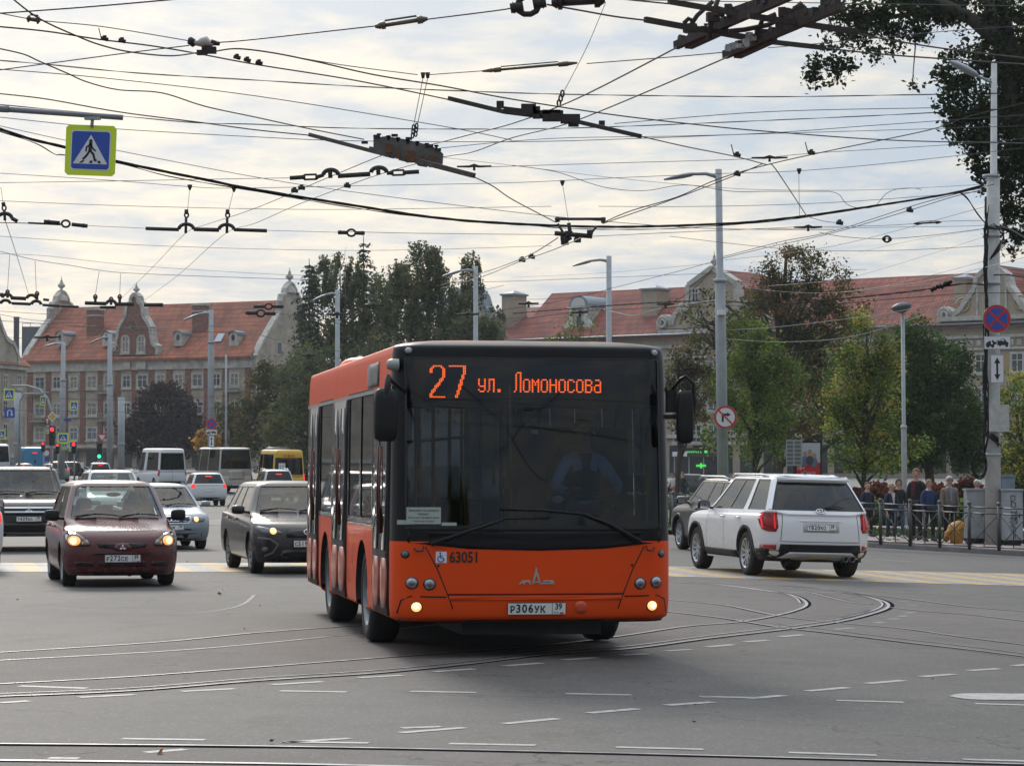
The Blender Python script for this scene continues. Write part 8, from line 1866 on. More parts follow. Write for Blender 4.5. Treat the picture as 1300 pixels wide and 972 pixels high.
M_WIRE = pmat('copper_wire_dark',(.045,.032,.028),.5,.4); M_CAB_ = pmat('cable_black',(.012,.012,.013),.9,spec=.1); M_SPAN = pmat('span_wire_grey',(.07,.07,.075),.5,.5); M_RUST = pmat('rusty_fitting',(.034,.027,.023),.8,var=.5,vscale=14,bump=.4,bscale=40); M_FIT = pmat('dark_fitting',(.016,.014,.014),.7,var=.4,vscale=10); M_OLIVE = pmat('insulator_olive',(.09,.083,.055),.5,var=.3)
def wpts(pts,Y0,Y1,n=7,ext=(0,0)):
 P = smooth_px(pts,n) if len(pts) > 2 else [(pts[0][0] + (pts[1][0] - pts[0][0])*i/6,pts[0][1] + (pts[1][1] - pts[0][1])*i/6) for i in range(7)]
 x0,y0 = P[0]; x1,y1 = P[-1]; L = [0]
 for a,b in zip(P,P[1:]): L.append(L[-1] + math.hypot(b[0] - a[0],b[1] - a[1]))
 out = [at(p[0],p[1],1/(1/Y0 + (1/Y1 - 1/Y0)*l/L[-1])) for p,l in zip(P,L)]
 if ext[0]: out = [out[0] + (out[0] - out[1]).normalized()*ext[0]] + out
 if ext[1]: out = out + [out[-1] + (out[-1] - out[-2]).normalized()*ext[1]]
 return out
WN = [0]
def wire(label,pts,Y0,Y1,r=.009,mat=None,name='overhead_wire',ext=None,group=None,twist=False,n=7,cat='wire'):
 if ext is None: ext = (6 if pts[0][0] <= 2 or pts[0][1] <= 1 else 0,6 if pts[-1][0] >= 1298 or pts[-1][1] <= 1 else 0)
 P = wpts(pts,Y0,Y1,n,ext); r *= .92; o0 = P[0].copy(); P = [p - o0 for p in P]; mb = MB(True)
 if twist:
  D = []; 
  for a,b in zip(P,P[1:]):
   k = max(1,int((b - a).length / .12)); D += [a.lerp(b,j/k) for j in range(k)]
  for s in range(twist):
   ph = 2*math.pi*s/twist; mb.tube([p + Vector((0,math.cos(i * .35 + ph),math.sin(i * .35 + ph)))*r*(.72 + .3*noise.noise(Vector((i * .12,s*3,0)))) for i,p in enumerate(D)],r * .75,4,cap=False)
 else: mb.tube(P,r,5,cap=False)
 o = mb.build(name,mat or M_WIRE,recalc=False); o.location = o0; tag(o,label,cat,group); return o
W = wire
W('thin reddish wire crossing the top left corner, rising to the right',[(0,17),(110,9),(225,-1)],26,24)
W('thin wire from the left edge down to the pale insulator at the top left',[(0,17),(50,26),(130,34),(240,52)],27,29,.006)
W('contact wire from the left edge to the long frame left of top centre',[(0,34),(60,40),(125,50),(190,58),(250,68),(325,82),(450,102),(572,127)],27,36,.010)
W('slack wire dropping from the top edge near the left corner',[(15,-2),(50,24),(100,47),(130,58),(165,66),(215,71),(250,67)],25,28,.009)
W('straight reddish span wire from the left edge up to the top centre',[(0,89),(60,81),(165,67),(240,58)],30,29,.007); W('straight span wire rising from the pale insulator to the first turnbuckle',[(278,54),(325,50),(478,33)],29,27,.008); W('short span wire between the turnbuckle and the chain at top centre',[(540,25),(635,13),(655,9)],27,26,.008)
W('contact wire running from the pale insulator right across to the maple boughs',[(270,66),(300,62),(345,67),(400,78),(475,95),(560,109),(650,126),(780,146),(900,160),(975,167),(1130,178),(1300,182)],29,44,.010)
W('black and white twisted cable crossing the whole sky, uppermost of the twisted ones',[(0,77),(60,82),(175,93),(325,102),(475,111),(650,118),(780,121),(975,123),(1130,121),(1300,118)],48,52,.010,M_CAB_,twist=2)
W('sagging cable from the left edge to the first long frame',[(0,62),(30,69),(50,78),(85,93),(110,104),(150,114),(205,118),(260,135),(325,149),(390,163),(462,177)],30,37,.009)
W('contact wire from the left edge to the rusty frame end at centre left',[(0,119),(60,126),(150,142),(250,155),(325,165),(395,172)],35,39,.010)
W('contact wire from the rusty frame down to the joint above the bus',[(600,224),(625,236),(650,253),(705,282)],39,46,.010)
W('second twisted cable, just under the crossing sign arm, crossing the whole sky',[(0,133),(85,141),(160,148),(250,156),(325,158),(450,163),(650,164),(780,161),(975,153),(1130,146),(1300,137)],50,54,.009,M_CAB_,twist=2)
W('thin span wire passing behind the top of the crossing sign',[(0,149),(85,158),(150,164),(325,174),(450,179),(650,180),(780,177),(975,169),(1100,160),(1300,146)],52,56,.008,M_SPAN)
W('thin wire sloping down from the crossing sign to the thick cable bundle',[(0,160),(82,178),(148,191),(325,225),(450,244),(650,269),(780,282),(900,290),(1060,292)],50,58,.007,M_SPAN)
W('thick black bundle of cables sagging across the whole sky to the wire pole',[(0,164),(40,177),(82,187),(148,205),(250,226),(325,241),(450,261),(550,276),(650,284),(780,288),(920,284),(1000,277),(1080,266),(1200,247),(1253,234)],52,69.3,.025,M_CAB_,name='cable_bundle',twist=4,cat='cable')
W('second strand hanging just under the thick black bundle',[(0,167),(45,182),(70,196),(82,197),(150,207),(215,224),(325,243),(450,264),(550,277),(650,283),(720,290),(830,291),(920,286),(1000,279),(1100,264),(1253,238)],52,69.3,.010,M_CAB_,name='cable_bundle',twist=2,cat='cable')
W('thin span wire from the left edge, crossing under the sign, with two droppers',[(0,220),(140,229),(240,237),(300,239),(450,236),(650,232),(780,226),(900,221),(1014,217),(1140,206),(1300,188)],60,60,.007,M_SPAN)
W('nearly level span wire leading to the double arch hanger',[(0,232),(140,230),(300,227),(368,226)],58,56,.007,M_SPAN)
W('nearly level span wire from the rusty rod to the upper right',[(622,212),(780,207),(945,202),(1040,194),(1220,183),(1300,176)],56,60,.007,M_SPAN)
W('level span wire from the double arch bar to the joint above the bus',[(430,293.5),(520,296),(705,298)],62,62,.007,M_SPAN); W('level span wire from the joint above the bus towards the right tee fitting',[(752,300),(880,294),(975,290),(1012,288)],62,62,.007,M_SPAN); W('level span wire from the tee fitting to the white wire pole',[(1045,288),(1130,286),(1200,281),(1252,280)],62,69.3,.007,M_SPAN)
W('short wire between the small turnbuckle and the bar at centre left',[(340,292.5),(430,295)],62,62,.006,M_SPAN); W('short wire from the left arch to the long thin bar',[(110,286.5),(186,290)],62,62,.006,M_SPAN)
W('left contact wire of the pair climbing from the brick gable to the upper right frames',[(155,378),(195,338),(237,295),(262,285),(325,264),(420,224),(500,192),(545,184),(600,170),(650,157),(705,137),(760,112),(860,60)],190,29,.011)
W('right contact wire of the pair climbing from the brick gable to the upper right frames',[(182,382),(230,346),(287,296),(325,283),(385,257),(480,222),(560,200),(600,193),(650,175),(710,160),(760,142),(860,100),(925,72)],190,30,.011)
W('upper wire of the pair falling left from the bus joint',[(708,302),(676,322),(640,337),(600,350),(560,362)],46,100,.011); W('lower contact wire of the pair falling from the bus joint to the thin birch',[(738,302),(700,318),(660,332),(610,352),(560,366)],46,100,.011)
W('contact wire rising from the joint above the bus to the far right',[(765,283),(800,268),(860,250),(910,228),(975,209),(1060,190),(1180,165),(1230,148),(1300,131)],46,48,.010)
W('second contact wire rising from the joint to the right tee',[(765,284),(860,251),(935,222),(968,208)],46,46,.009); W('contact wire from the long frame to the right tee fitting',[(813,173),(870,186),(930,198),(973,209)],38,45,.010)
W('contact wire slanting from the right tee down to the lower tee',[(978,208),(987,218),(1024,274)],46,60,.011)
W('slack thin wire looping from centre right to above the tee',[(650,210),(705,218),(750,233),(780,240),(820,242),(870,235),(930,243),(975,243),(1053,243)],55,58,.007,M_CAB_); W('faint straight wire through the loop of the slack wire',[(545,198),(650,210),(780,226),(900,237),(975,241),(1110,241),(1250,234)],60,62,.005,M_SPAN)
W('broken wire end dangling from the loop',[(1053,243),(1065,247),(1075,259),(1090,264),(1110,262),(1125,246),(1140,240),(1160,239),(1170,241)],60,62,.007,M_CAB_)
W('contact wire from the lower tee to the lamp post, upper one',[(1262,234),(1215,246),(1160,261),(1060,293),(1000,305),(975,311),(918,326)],64,86,.010,M_CAB_); W('contact wire from the lower tee to the lamp post, lower one',[(1252,240),(1210,250),(1155,267),(1060,295),(975,314),(918,328)],64,86,.010,M_CAB_)
W('wire from the lamp post down left past the dormer chimney',[(915,328),(892,336),(800,360),(700,384),(600,398)],86,110,.009,M_CAB_); W('wire slanting from the lamp post to the small crossbar on the lower left',[(910,334),(890,358),(865,378),(845,386)],86,88,.009,M_CAB_)
W('wire with a dark clamp from the lower tee to the wire pole',[(1040,295),(1075,301),(1125,303),(1180,299),(1252,290)],60,69.3,.007,M_CAB_); W('short curving wire from the lower tee to a small clamp',[(1028,276),(1047,281),(1065,283)],60,60,.007,M_CAB_)
W('level wire right of the tee reaching the wire pole',[(975,291),(1100,289),(1230,287),(1252,285)],70,69.3,.006,M_SPAN); W('span wire from the pole down to the rust-brown tree, upper one',[(1252,290),(1160,305),(1090,320)],69.3,90,.006,M_SPAN); W('span wire from the pole down to the rust-brown tree, lower one',[(1252,300),(1170,326),(1100,347),(1060,356),(975,363)],69.3,90,.006,M_SPAN)
W('wire from the right edge through the pole to the roof ridge, upper one',[(1300,317),(1240,334),(1180,350),(1120,364)],63,100,.007,M_SPAN); W('wire from the right edge through the pole to the roof ridge, lower one',[(1300,327),(1240,342),(1180,356),(1060,372)],63,110,.007,M_SPAN)
W('pale rope from the wire pole sagging left to the lamp post, upper one',[(1252,367),(1147,394),(1040,409),(975,416),(920,419)],69.3,86,.010,pmat('pale_rope',(.30,.31,.31),.8)); W('pale rope from the wire pole sagging left to the lamp post, lower one',[(1252,371),(1140,411),(1070,429),(990,434),(920,430)],69.3,86,.010,pmat('pale_rope',(.3,.31,.31)))
W('pale rope from the dormer lamp post to the tall lamp post',[(765,392),(785,397),(805,400),(840,391),(890,383),(910,381)],128,86,.014,pmat('pale_rope',(.3,.31,.31)))
W('old dark cable wrapped with tape from the wire pole into the rust-brown tree',[(1252,362),(1225,360),(1185,366),(1130,373),(1060,380),(990,386),(900,382),(800,386),(650,398)],69.3,120,.022,M_CAB_,twist=2); W('thin cable under the taped one',[(1300,372),(1252,372),(1200,374),(1050,386),(920,388),(740,395),(650,408)],63,120,.009,M_CAB_)
W('twisted cable end at the right edge beside the pole',[(1262,349),(1280,349),(1300,352)],69.3,63,.02,M_CAB_,twist=2); W('thin level wire meeting the pole at the right edge',[(1264,341),(1300,341)],69.3,63.5,.006,M_SPAN); W('cable drooping from the bundle down the face of the wire pole',[(1218,244),(1228,252),(1240,270),(1251,284)],69.0,69.1,.022,M_CAB_,twist=2)
W('heavy cable from the pole to the right edge under the boughs',[(1267,288),(1280,290),(1300,301)],69.3,63,.028,M_CAB_); W('thin level wire from the thin birch to the rust-brown tree',[(560,358),(650,357),(800,351),(905,347),(975,345),(1100,342)],140,130,.012,M_SPAN)
W('contact wire from the far right edge through the upper fork, first of the pair',[(1089,43),(1130,51),(1200,62),(1300,74)],30,33,.011); W('contact wire from the far right edge through the upper fork, second of the pair',[(1045,61),(1120,69),(1200,75),(1300,82)],31,34,.011)
W('wire from the top centre to the upper switch beam',[(790,-1),(820,2),(850,5)],27,28,.010); W('wire from the chain at top centre to the lower beam',[(695,6),(735,13),(780,21),(820,26)],27,29,.011); W('thin wire level along the very top right',[(800,0),(975,3),(1100,5),(1300,8)],30,34,.006,M_SPAN)
W('thin span wire from the long rod rising to the beams',[(745,81),(860,72),(925,66)],33,32,.007,M_SPAN); W('thin span wire from the beams into the maple boughs',[(975,61),(1000,59),(1120,48),(1200,40),(1300,33)],36,40,.006,M_SPAN)
W('span wire rising slightly across the right half, second below the twisted cable',[(780,157),(975,142),(1190,137)],50,52,.008,M_SPAN)
W('span wire holding the twin droppers of the rusty frame',[(345,67),(430,82),(530,95)],31,36,.007); W('span wire from the twin droppers to the pale rod',[(545,95),(615,90)],36,35,.007)
W('hanging wire from the top edge to the long frame',[(769,3),(745,60),(716,116)],36,36,.005,M_SPAN,name='dropper_wire',ext=(0,0))
for (x0,y0,x1,y1),lab in (((537,99,525,160), 'left dropper wire of the rusty frame'),((543,99,530,158), 'right dropper wire of the rusty frame'),((241,238,238,268), 'dropper wire above the left arch of the bar pair'),((297,240,290,268), 'dropper wire above the right arch of the bar pair'),((1,238,4,257), 'dropper wire at the left edge'),((714,233,722,282), 'dropper wire above the joint over the bus'),((1014,218,1015,276), 'dropper wire above the lower tee'),((12.5,323,9.5,368), 'leftmost low dropper wire, near the left edge'),((44.5,331,46,370), 'low dropper wire left of the domed gable'),((126,344,121,375), 'low dropper wire right of the domed gable'),((153,347,152,375), 'low dropper wire left of the centre gable')):
 W(lab,[(x0,y0),(x1,y1)],60 if y0 > 200 else 38,60 if y0 > 200 else 38,.006,M_SPAN,name='dropper_wire',ext=(0,0))
W('low sagging wire holding the four small droppers at the left',[(0,319),(45,330),(90,337),(126,343),(170,347),(325,353),(480,357),(600,359)],90,100,.010,M_SPAN); W('thin straight wire just above the low dropper wire',[(0,322),(60,325),(170,337),(325,347),(400,350)],92,100,.007,M_SPAN); W('steep contact wire from the left arch down to the low hangers',[(6,278),(20,320),(37,376)],62,110,.010)
for i,(a,b) in enumerate([((0,399),(90,408)),((0,407),(325,423)),((60,412),(325,412)),((220,389),(360,391)),((0,427),(110,428)),((0,395),(200,400))]):
 W(['wire low across the orange roof, first below the hangers', 'wire low across the orange roof, crossing the centre gable', 'level wire across the dormers of the orange roof', 'wire from the small turnbuckle to the end gable', 'wire across the foot of the orange roof at the left', 'wire grazing the top of the left chimney'][i],[a,((a[0] + b[0])/2,(a[1] + b[1])/2 + 3),b],120,130,.012,M_SPAN)
for i,(a,b,s) in enumerate([((30,505),(400,492),8),((0,520),(330,515),5),((30,478),(240,505),10),((340,395),(600,425),6),((330,425),(520,470),6),((420,445),(520,448),2),((600,405),(760,392),4),((650,380),(760,372),3),((420,408),(640,362),3),((430,440),(700,408),5),((500,438),(640,400),3)]):
 W(['wire across the brick block at the height of the second floor windows', 'lower wire across the brick block and the purple tree', 'sagging wire from the far left mast to the lamp post', 'wire through the evergreens towards the beige chimney', 'wire slanting down from the end gable into the evergreens', 'short pale wire beside the lamp post among the evergreens', 'wire crossing in front of the big dormer, lower one', 'wire crossing in front of the big dormer, upper one', 'pale wire climbing through the birches', 'pale wire just above the rear of the bus roof', 'short wire above the bus front corner'][i],[a,((a[0] + b[0])/2,(a[1] + b[1])/2 + s),b],140,140,.011,M_SPAN)
for i,(p_,Ya,Yb,l_) in enumerate([([(0,88),(130,99),(325,122),(560,160),(650,178)],33,42, 'thin sagging wire from the left edge under the rusty cable towards the two long frames'),([(0,255),(180,262),(420,266),(700,262)],64,66, 'faint level wire over the long bar pair'),([(560,188),(700,176),(900,172),(1300,160)],50,58, 'faint rising wire right of the rusty frame'),
([(760,262),(900,262),(1060,257),(1250,243)],62,64, 'thin wire running just above the thick bundle into the wire pole'),([(850,300),(1000,316),(1130,318),(1252,312)],70,69.3, 'thin sagging wire over the top of the rust-brown tree'),([(920,330),(1060,312),(1252,262)],86,69.3, 'straight thin wire between the two tall poles'),([(650,352),(772,346),(918,333)],120,86, 'thin wire between the dormer lamp post and the tall lamp post'),
([(920,362),(1050,372),(1252,352)],86,69.3, 'thin wire sagging across the rust-brown tree'),([(0,300),(200,312),(460,318),(700,312)],80,84, 'faint wire over the evergreens'),([(920,442),(1000,448),(1147,428)],86,92, 'short low wire between the tall lamp post and the park lamp')]):
 W(l_,p_,Ya,Yb,.007,M_SPAN)
def fit(name,label,px,py,Y,cat='wire fitting',group=None): 
 P = at(px,py,Y); return empty(name,P,0,label,cat,group),P
def beam(mb,P,a,b,Y0,Y1,w,h,mi=None): mb.bar(at(a[0],a[1],Y0) - P,at(b[0],b[1],Y1) - P,w,h,mi)
def bolts(mb,P,a,b,Y0,Y1,n,r=.018,up=.05):
 for i in range(n):
  u = (i + .5)/n; q = at(a[0] + (b[0] - a[0])*u,a[1] + (b[1] - a[1])*u,Y0 + (Y1 - Y0)*u) - P; mb.tube([q,q + Vector((0,0,up))],r,6); mb.lathe(q + Vector((0,0,up)),[(r*1.8,-.01),(r*1.8,.012),(.001,.012)],6)
r_,P = fit('wire_crossing_frame', 'long grey and rusty wire crossing frame hung on two droppers, left of centre',500,190,38,group=None)
mb = MB(); beam(mb,P,(393,171),(500,199),39.5,38.3,.05,.055); beam(mb,P,(470,189),(602,223),38.6,37,.05,.07); mb.build('runner_beam',pmat('beam_grey_rust',(.075,.065,.06),.7,.3,var=.5,vscale=9),r_)
mb = MB(); o_ = [(474,175),(490,173),(515,177),(540,183),(556,189),(562,195),(561,209),(555,211),(550,205),(544,205),(541,212),(530,210),(526,203),(520,200),(514,205),(506,203),(503,196),(496,195),(490,199),(474,194)]
Pm = [at(a,b,38.0) - P for a,b in o_]; n = len(Pm); mb.add(Pm + [p + Vector((.01,.07,0)) for p in Pm],[tuple(range(n)),tuple(range(2*n - 1,n - 1,-1))] + [(i,n + i,n + (i + 1) % n,(i + 1) % n) for i in range(n)]); mb.build('housing_plate',pmat('plate_grey_rust',(.11,.11,.107),.6,.3,var=.4,vscale=6),r_)
M_RB = pmat('rust_orange',(.12,.055,.028),.85,var=.5,vscale=20)
for a,b,w_,h_ in ((494,189,.09,.12),(521,199,.12,.16),(549,205,.10,.16),(505,195,.06,.14),(535,203,.06,.12)): mb = MB(); mb.box(at(a,b,37.9) - P,(w_,.1,h_)); mb.build('rusty_block',M_RB,r_)
for a,b in ((478,173),(501,172),(519,176),(546,185),(556,190),(463,181)): mb = MB(); mb.box(at(a,b,38) - P,(.09,.06,.035)); mb.build('clamp_plate',M_FIT,r_); mb = MB(True); bolts(mb,P,(475,174),(560,191),38,38,7); mb.build('bolt',M_FIT,r_)
mb = MB(True)
for (a,b) in ((525,162),(529,160)): 
 for k in range(3): c_ = at(a - k * .6,b + k*5,38) - P; mb.tube([c_ + Vector((.018*math.cos(t * .8),0,.04*math.sin(t * .8))) for t in range(9)],.011,5,cap=False)
mb.build('suspension_link',M_FIT,r_)
r_,P = fit('wire_crossing_frame', 'long dark wire crossing frame with stepped blocks, right of top centre',693,148,36)
mb = MB(); beam(mb,P,(570,125),(640,142),37,36.3,.05,.06); beam(mb,P,(640,140),(735,152),36.3,35.8,.06,.10); beam(mb,P,(735,155),(813,173),35.8,35,.05,.055); mb.build('runner_beam',M_FIT,r_)
mb = MB()
for a,b,w_,h_ in ((635,133,.10,.09),(671,139,.20,.14),(681,143,.10,.16),(700,147,.24,.15),(724,151,.26,.12),(728,156,.14,.10),(764,157,.08,.07),(696,143,.4,.05)): mb.box(at(a,b,36) - P,(w_,.1,h_))
mb.build('cast_block',M_FIT,r_); mb = MB(True)
for k in range(3): c_ = at(714 - k*2.2,119 + k*6,36) - P; mb.tube([c_ + Vector((.022*math.cos(t * .8),0,.045*math.sin(t * .8))) for t in range(9)],.013,5,cap=False)
mb.build('suspension_link',M_FIT,r_)
for lab,ends in (('upper left heavy beam of the trolley wire switch at the top right',((858,58),(1010,-8))),('lower right heavy beam of the trolley wire switch at the top right',((920,70),(1068,8)))):
 r_,P = fit('wire_switch_beam',lab,(ends[0][0] + ends[1][0])/2,(ends[0][1] + ends[1][1])/2,30,group='wire switch beams'); mb = MB(); a,b = ends
 beam(mb,P,a,b,31,29,.07,.09); beam(mb,P,(a[0] + 16,a[1] - 1),(a[0] + 62,a[1] - 22),30.9,30.2,.10,.10); beam(mb,P,(a[0] + 70,a[1] - 38),(a[0] + 110,a[1] - 52),30.1,29.6,.13,.13); mb.build('switch_beam',M_RUST,r_)
 mb = MB(); random.seed(int(a[0]))
 for k in range(11): u = (k + .5)/11; mb.box(at(a[0] + (b[0] - a[0])*u,a[1] + (b[1] - a[1])*u - 4 - random.random()*4,31 - 2*u) - P,(random.uniform(.04,.14),.12,random.uniform(.04,.12)),rz=.3)
 mb.build('block',M_FIT,r_); mb = MB(True); bolts(mb,P,a,b,31,29,14,.012,.09); mb.build('bolt',M_RUST,r_)
r_,P = fit('wire_switch_arm', 'flat beam crossing the switch, ending at the upper fork of the right-hand wires',970,22,29.5,group='switch cross arms'); mb = MB(); beam(mb,P,(849,2),(935,17),29,29.5,.05,.055); beam(mb,P,(950,20),(1089,41),29.5,30,.06,.06); mb.build('cross_arm',M_RUST,r_)
r_,P = fit('wire_switch_arm', 'flat beam crossing the switch, ending at the lower fork of the right-hand wires',930,40,30,group='switch cross arms'); mb = MB(); beam(mb,P,(819,25),(890,38),29.5,30,.05,.06); beam(mb,P,(888,37),(975,53),30,30.5,.06,.06); beam(mb,P,(975,53),(1047,61),30.5,31,.05,.05); mb.build('cross_arm',M_RUST,r_)
r_,P = fit('switch_bracket', 'pale crumpled bracket at the lower end of the right-hand switch beam',935,60,30); mb = MB(True)
for k in range(9): mb.box(at(925 + k*4 + random.uniform(-2,2),65 - k*2 + random.uniform(-6,3),30) - P,(.06,.06,random.uniform(.04,.10)),rz=k)
mb.build('bracket',pmat('galvanised_pale',(.36,.36,.36),.5,.5,var=.4,vscale=12),r_)
r_,P = fit('switch_bracket', 'tangle of struts and a curved rod between the two switch beams',900,22,30); mb = MB(True)
for q in ([(872,40),(885,20),(905,2)],[(900,50),(904,22),(912,-2)],[(925,40),(945,38),(975,32),(1002,18),(1018,4)],[(960,45),(968,25),(985,18)],[(1012,30),(1014,12),(1022,8)],[(868,30),(874,24),(880,27)]): mb.tube([at(a,b,30) - P for a,b in q],.028,6)
for a,b in ((876,36),(905,22),(912,15),(925,12),(994,16),(1000,17),(1015,14),(1050,2)): mb.box(at(a,b,30) - P,(.14,.08,.10),rz=a)
mb.build('strut',M_RUST,r_)
def turnb(label,a,b,Y,olive=True,s=1.0,ring=False,group=None):
 m = ((a[0] + b[0])/2,(a[1] + b[1])/2); r_,P = fit('turnbuckle',label,m[0],m[1],Y, 'turnbuckle',group); A = at(a[0],a[1],Y) - P; B_ = at(b[0],b[1],Y) - P; d = B_ - A; mb = MB(True); mat = M_OLIVE if olive else M_FIT
 n_ = Vector((-d.z,0,d.x)).normalized() * .045*s
 mb.tube([A,A + d * .10,A + d * .13],[.016*s,.035*s,.02*s],8); mb.tube([B_,B_ - d * .10,B_ - d * .13],[.016*s,.035*s,.02*s],8)
 if ring: c_ = A + d * .5; mb.tube([c_ + d.normalized() * .06*s*math.cos(t * .6) + n_*1.1*math.sin(t * .6) for t in range(12)],.016*s,6,cap=False); mb.tube([A,A + d * .36],.028*s,8); mb.tube([B_,B_ - d * .36],.028*s,8)
 else: mb.tube([A + d * .2,A + d * .8],.022*s,8); mb.tube([A + d * .2 + n_,A + d * .8 + n_],.010*s,6); mb.tube([A + d * .12,A + d * .2],.04*s,8); mb.tube([A + d * .8,A + d * .9],.04*s,8)
 mb.build('turnbuckle_body',mat,r_); return r_
turnb('olive turnbuckle high above the rusty frame, left of top centre',(476,34),(543,24),27); turnb('small pale insulator in the top left corner',(34,23.5),(51,26.5),27.3); turnb('pale rod and insulator between the twin droppers and the switch beams',(612,90.5),(733,80),34,s=.8)
turnb('small dark ring turnbuckle between the bar pair and the evergreens',(429,295),(463,296),62,False,1.6,True); turnb('ring turnbuckle near the left edge, right of the left arch',(56,281),(111,287),62,False,1.6,True); turnb('small dark turnbuckle over the dormers of the orange roof',(312,397),(350,398),120,False,3,True); turnb('lone dark turnbuckle above the end gable',(322,389),(360,389),121,False,2.6,True)
turnb('chain of dark links at the very top centre',(648,11),(693,3),26,False,1.8,True); turnb('dark insulated rod at the very top, right of the chain',(700,4),(768,0),26,False,1.8); turnb('pair of thin insulators between the tee and the wire pole',(1160,284),(1195,282),63,False,.9); turnb('small dark clamp left of the wire pole',(1120,303),(1132,304),62,False,1.4,True)
r_,P = fit('wire_insulator', 'pale bird-shaped insulator with dark clamps at the top left',260,57,29, 'insulator'); mb = MB(True); q = lambda a,b: at(a,b,29) - P
mb.tube([q(243,53),q(250,55),q(256,54),q(262,53),q(268,56),q(277,54)],[.03,.03,.055,.06,.03,.02],10); mb.build('insulator_body',pmat('insulator_pale',(.42,.41,.36),.4),r_)
mb = MB(True); mb.tube([q(241,48),q(243,53),q(246,59)],[.02,.05,.02],8); mb.tube([q(260,56),q(260,69)],.035,8); mb.box(q(268,64),(.11,.08,.07)); mb.box(q(256,67),(.10,.08,.05)); mb.tube([q(268,54),q(279,56)],[.035,.02],8); mb.build('clamp',M_FIT,r_)
for a,b,Y,lab in ((133,49.5,28, 'first small dark clamp block on the upper left contact wire'),(155,52,28, 'second small dark clamp block on the upper left contact wire'),(301,73,29.5, 'clamp block just right of the pale insulator'),(314,76.5,29.6, 'middle clamp block right of the pale insulator'),(329,80,29.7, 'third clamp block right of the pale insulator, farthest right'),(374,242,60, 'tiny clamp on the left contact wire under the arches'),(383,238.5,60, 'tiny clamp on the left contact wire nearer the arches'),(441,236,60, 'tiny clamp on the right contact wire under the arches'),(936,197,45, 'clamp with a spur left of the right tee'),(936,221,45, 'clamp on the rising wire below the right tee'),(1030,194,47, 'clamp with a spur right of the right tee'),(1155,267,63, 'small clamp on the lower wire to the lamp post'),(1066,283,60, 'small clamp at the end of the curved wire'),(663,330,60, 'small clamp pair on the wires falling to the birch'),(675,326,60, 'second clamp on the wires falling to the birch')):
 r_,P = fit('wire_clamp',lab,a,b,Y, 'clamp', 'small clamps on the wires'); mb = MB(True); k = Y/30 * .75; mb.tube([(-.05*k,0,.01),(.05*k,0,-.01)],.03*k,8); mb.box((.0,0,.03*k),(.05*k,.05*k,.04*k))
 if 'spur' in lab or 'first' in lab: mb.tube([(-.05*k,0,0),(-.09*k,0,.16*k)],.008*k,5)
 mb.build('clamp_body',M_FIT,r_)
def arch(mb,P,cx,cy,Y,w=8.5,h=7,r=.03):
 mb.tube([at(cx - w*math.cos(math.pi*i/8),cy - h*math.sin(math.pi*i/8),Y) - P for i in range(9)],r,8)
r_,P = fit('wire_hanger_bar', 'dark bar with two arches and rectangular links, below the rusty frame',450,222,56, 'wire hanger'); mb = MB(True)
def tb(a,b,r): mb.tube([at(*a,56) - P,at(*b,56) - P],r,8)
tb((368,226),(385,225),.045); tb((429,223.5),(470,221),.05); tb((514,219),(532,218),.045); arch(mb,P,420,222,56,9.5,6.5,.045); arch(mb,P,481,219,56,10,6.5,.045); tb((419,217),(419.5,226),.045); tb((480,214),(480.5,222),.045)
for x0,x1,y in ((386,402,225),(498,513,219.5)):
 for dy in (-3,3): tb((x0,y + dy),(x1,y + dy - .5),.022)
 tb((x0,y - 3),(x0,y + 3),.03); tb((x1,y - 3),(x1,y + 3),.03)
tb((402,225),(411,222),.04); tb((491,220),(498,219.5),.04); mb.build('hanger_body',M_FIT,r_)
r_,P = fit('wire_hanger_bar', 'long thin dark bar with two arches over the evergreens side of the orange roof',262,289,62, 'wire hanger'); mb = MB(True)
def tb(a,b,r,Y=62): mb.tube([at(*a,Y) - P,at(*b,Y) - P],r,8)
tb((185,290),(227,291.5),.042); tb((246,291),(278,292),.048); tb((297,291.5),(339,293),.042); arch(mb,P,236.5,291,62,9.5,6.5,.042); arch(mb,P,287.5,291.5,62,9.5,6.5,.042)
for x in (236.8,289): tb((x,266),(x - .3,272),.045); mb.tube([at(x,273,62) - P + Vector((.045*math.cos(t * .6),0,.06*math.sin(t * .6))) for t in range(12)],.02,6,cap=False); tb((x - .5,276),(x - 1,296),.032)
mb.build('hanger_body',M_FIT,r_)
r_,P = fit('wire_hanger_bar', 'dark arch and bar cut off by the left edge, above the chimney flue',5,276,62, 'wire hanger'); mb = MB(True); arch(mb,P,6,277,62,9,6,.045); tb((15,277),(22,281),.045); tb((4,257),(5,262),.045); mb.tube([at(5.2,264,62) - P + Vector((.045*math.cos(t * .6),0,.06*math.sin(t * .6))) for t in range(12)],.02,6,cap=False); tb((5.4,267),(6.3,280),.032); tb((-8,277),(-3,277),.04); tb((-40,282),(40,283.5),.01); tb((36,283),(77,285),.024); mb.build('hanger_body',M_FIT,r_)
r_,P = fit('wire_hanger_bar', 'low double row of dark bars and arches crossing the orange roof',60,380,100, 'wire hanger'); mb = MB(True)
for a,b,r in (((0,374),(4,374),.07),((14,378),(33,379),.07),((0,384),(-4,384),.06),((15,385),(39,386),.055),((54,387),(76,388.5),.05),((77,388.5),(100,389.5),.045),((108,384.5),(135,385.5),.07),((146,386),(170,386),.07),((127,390),(147,390),.05),((183,387),(207,387),.07),((55,380),(62,381),.05)): tb(a,b,r,100)
for c_ in ((9,378),(40,379),(7,385.5),(46,386.5),(141,386)): arch(mb,P,c_[0],c_[1],100,6,4.5,.06)
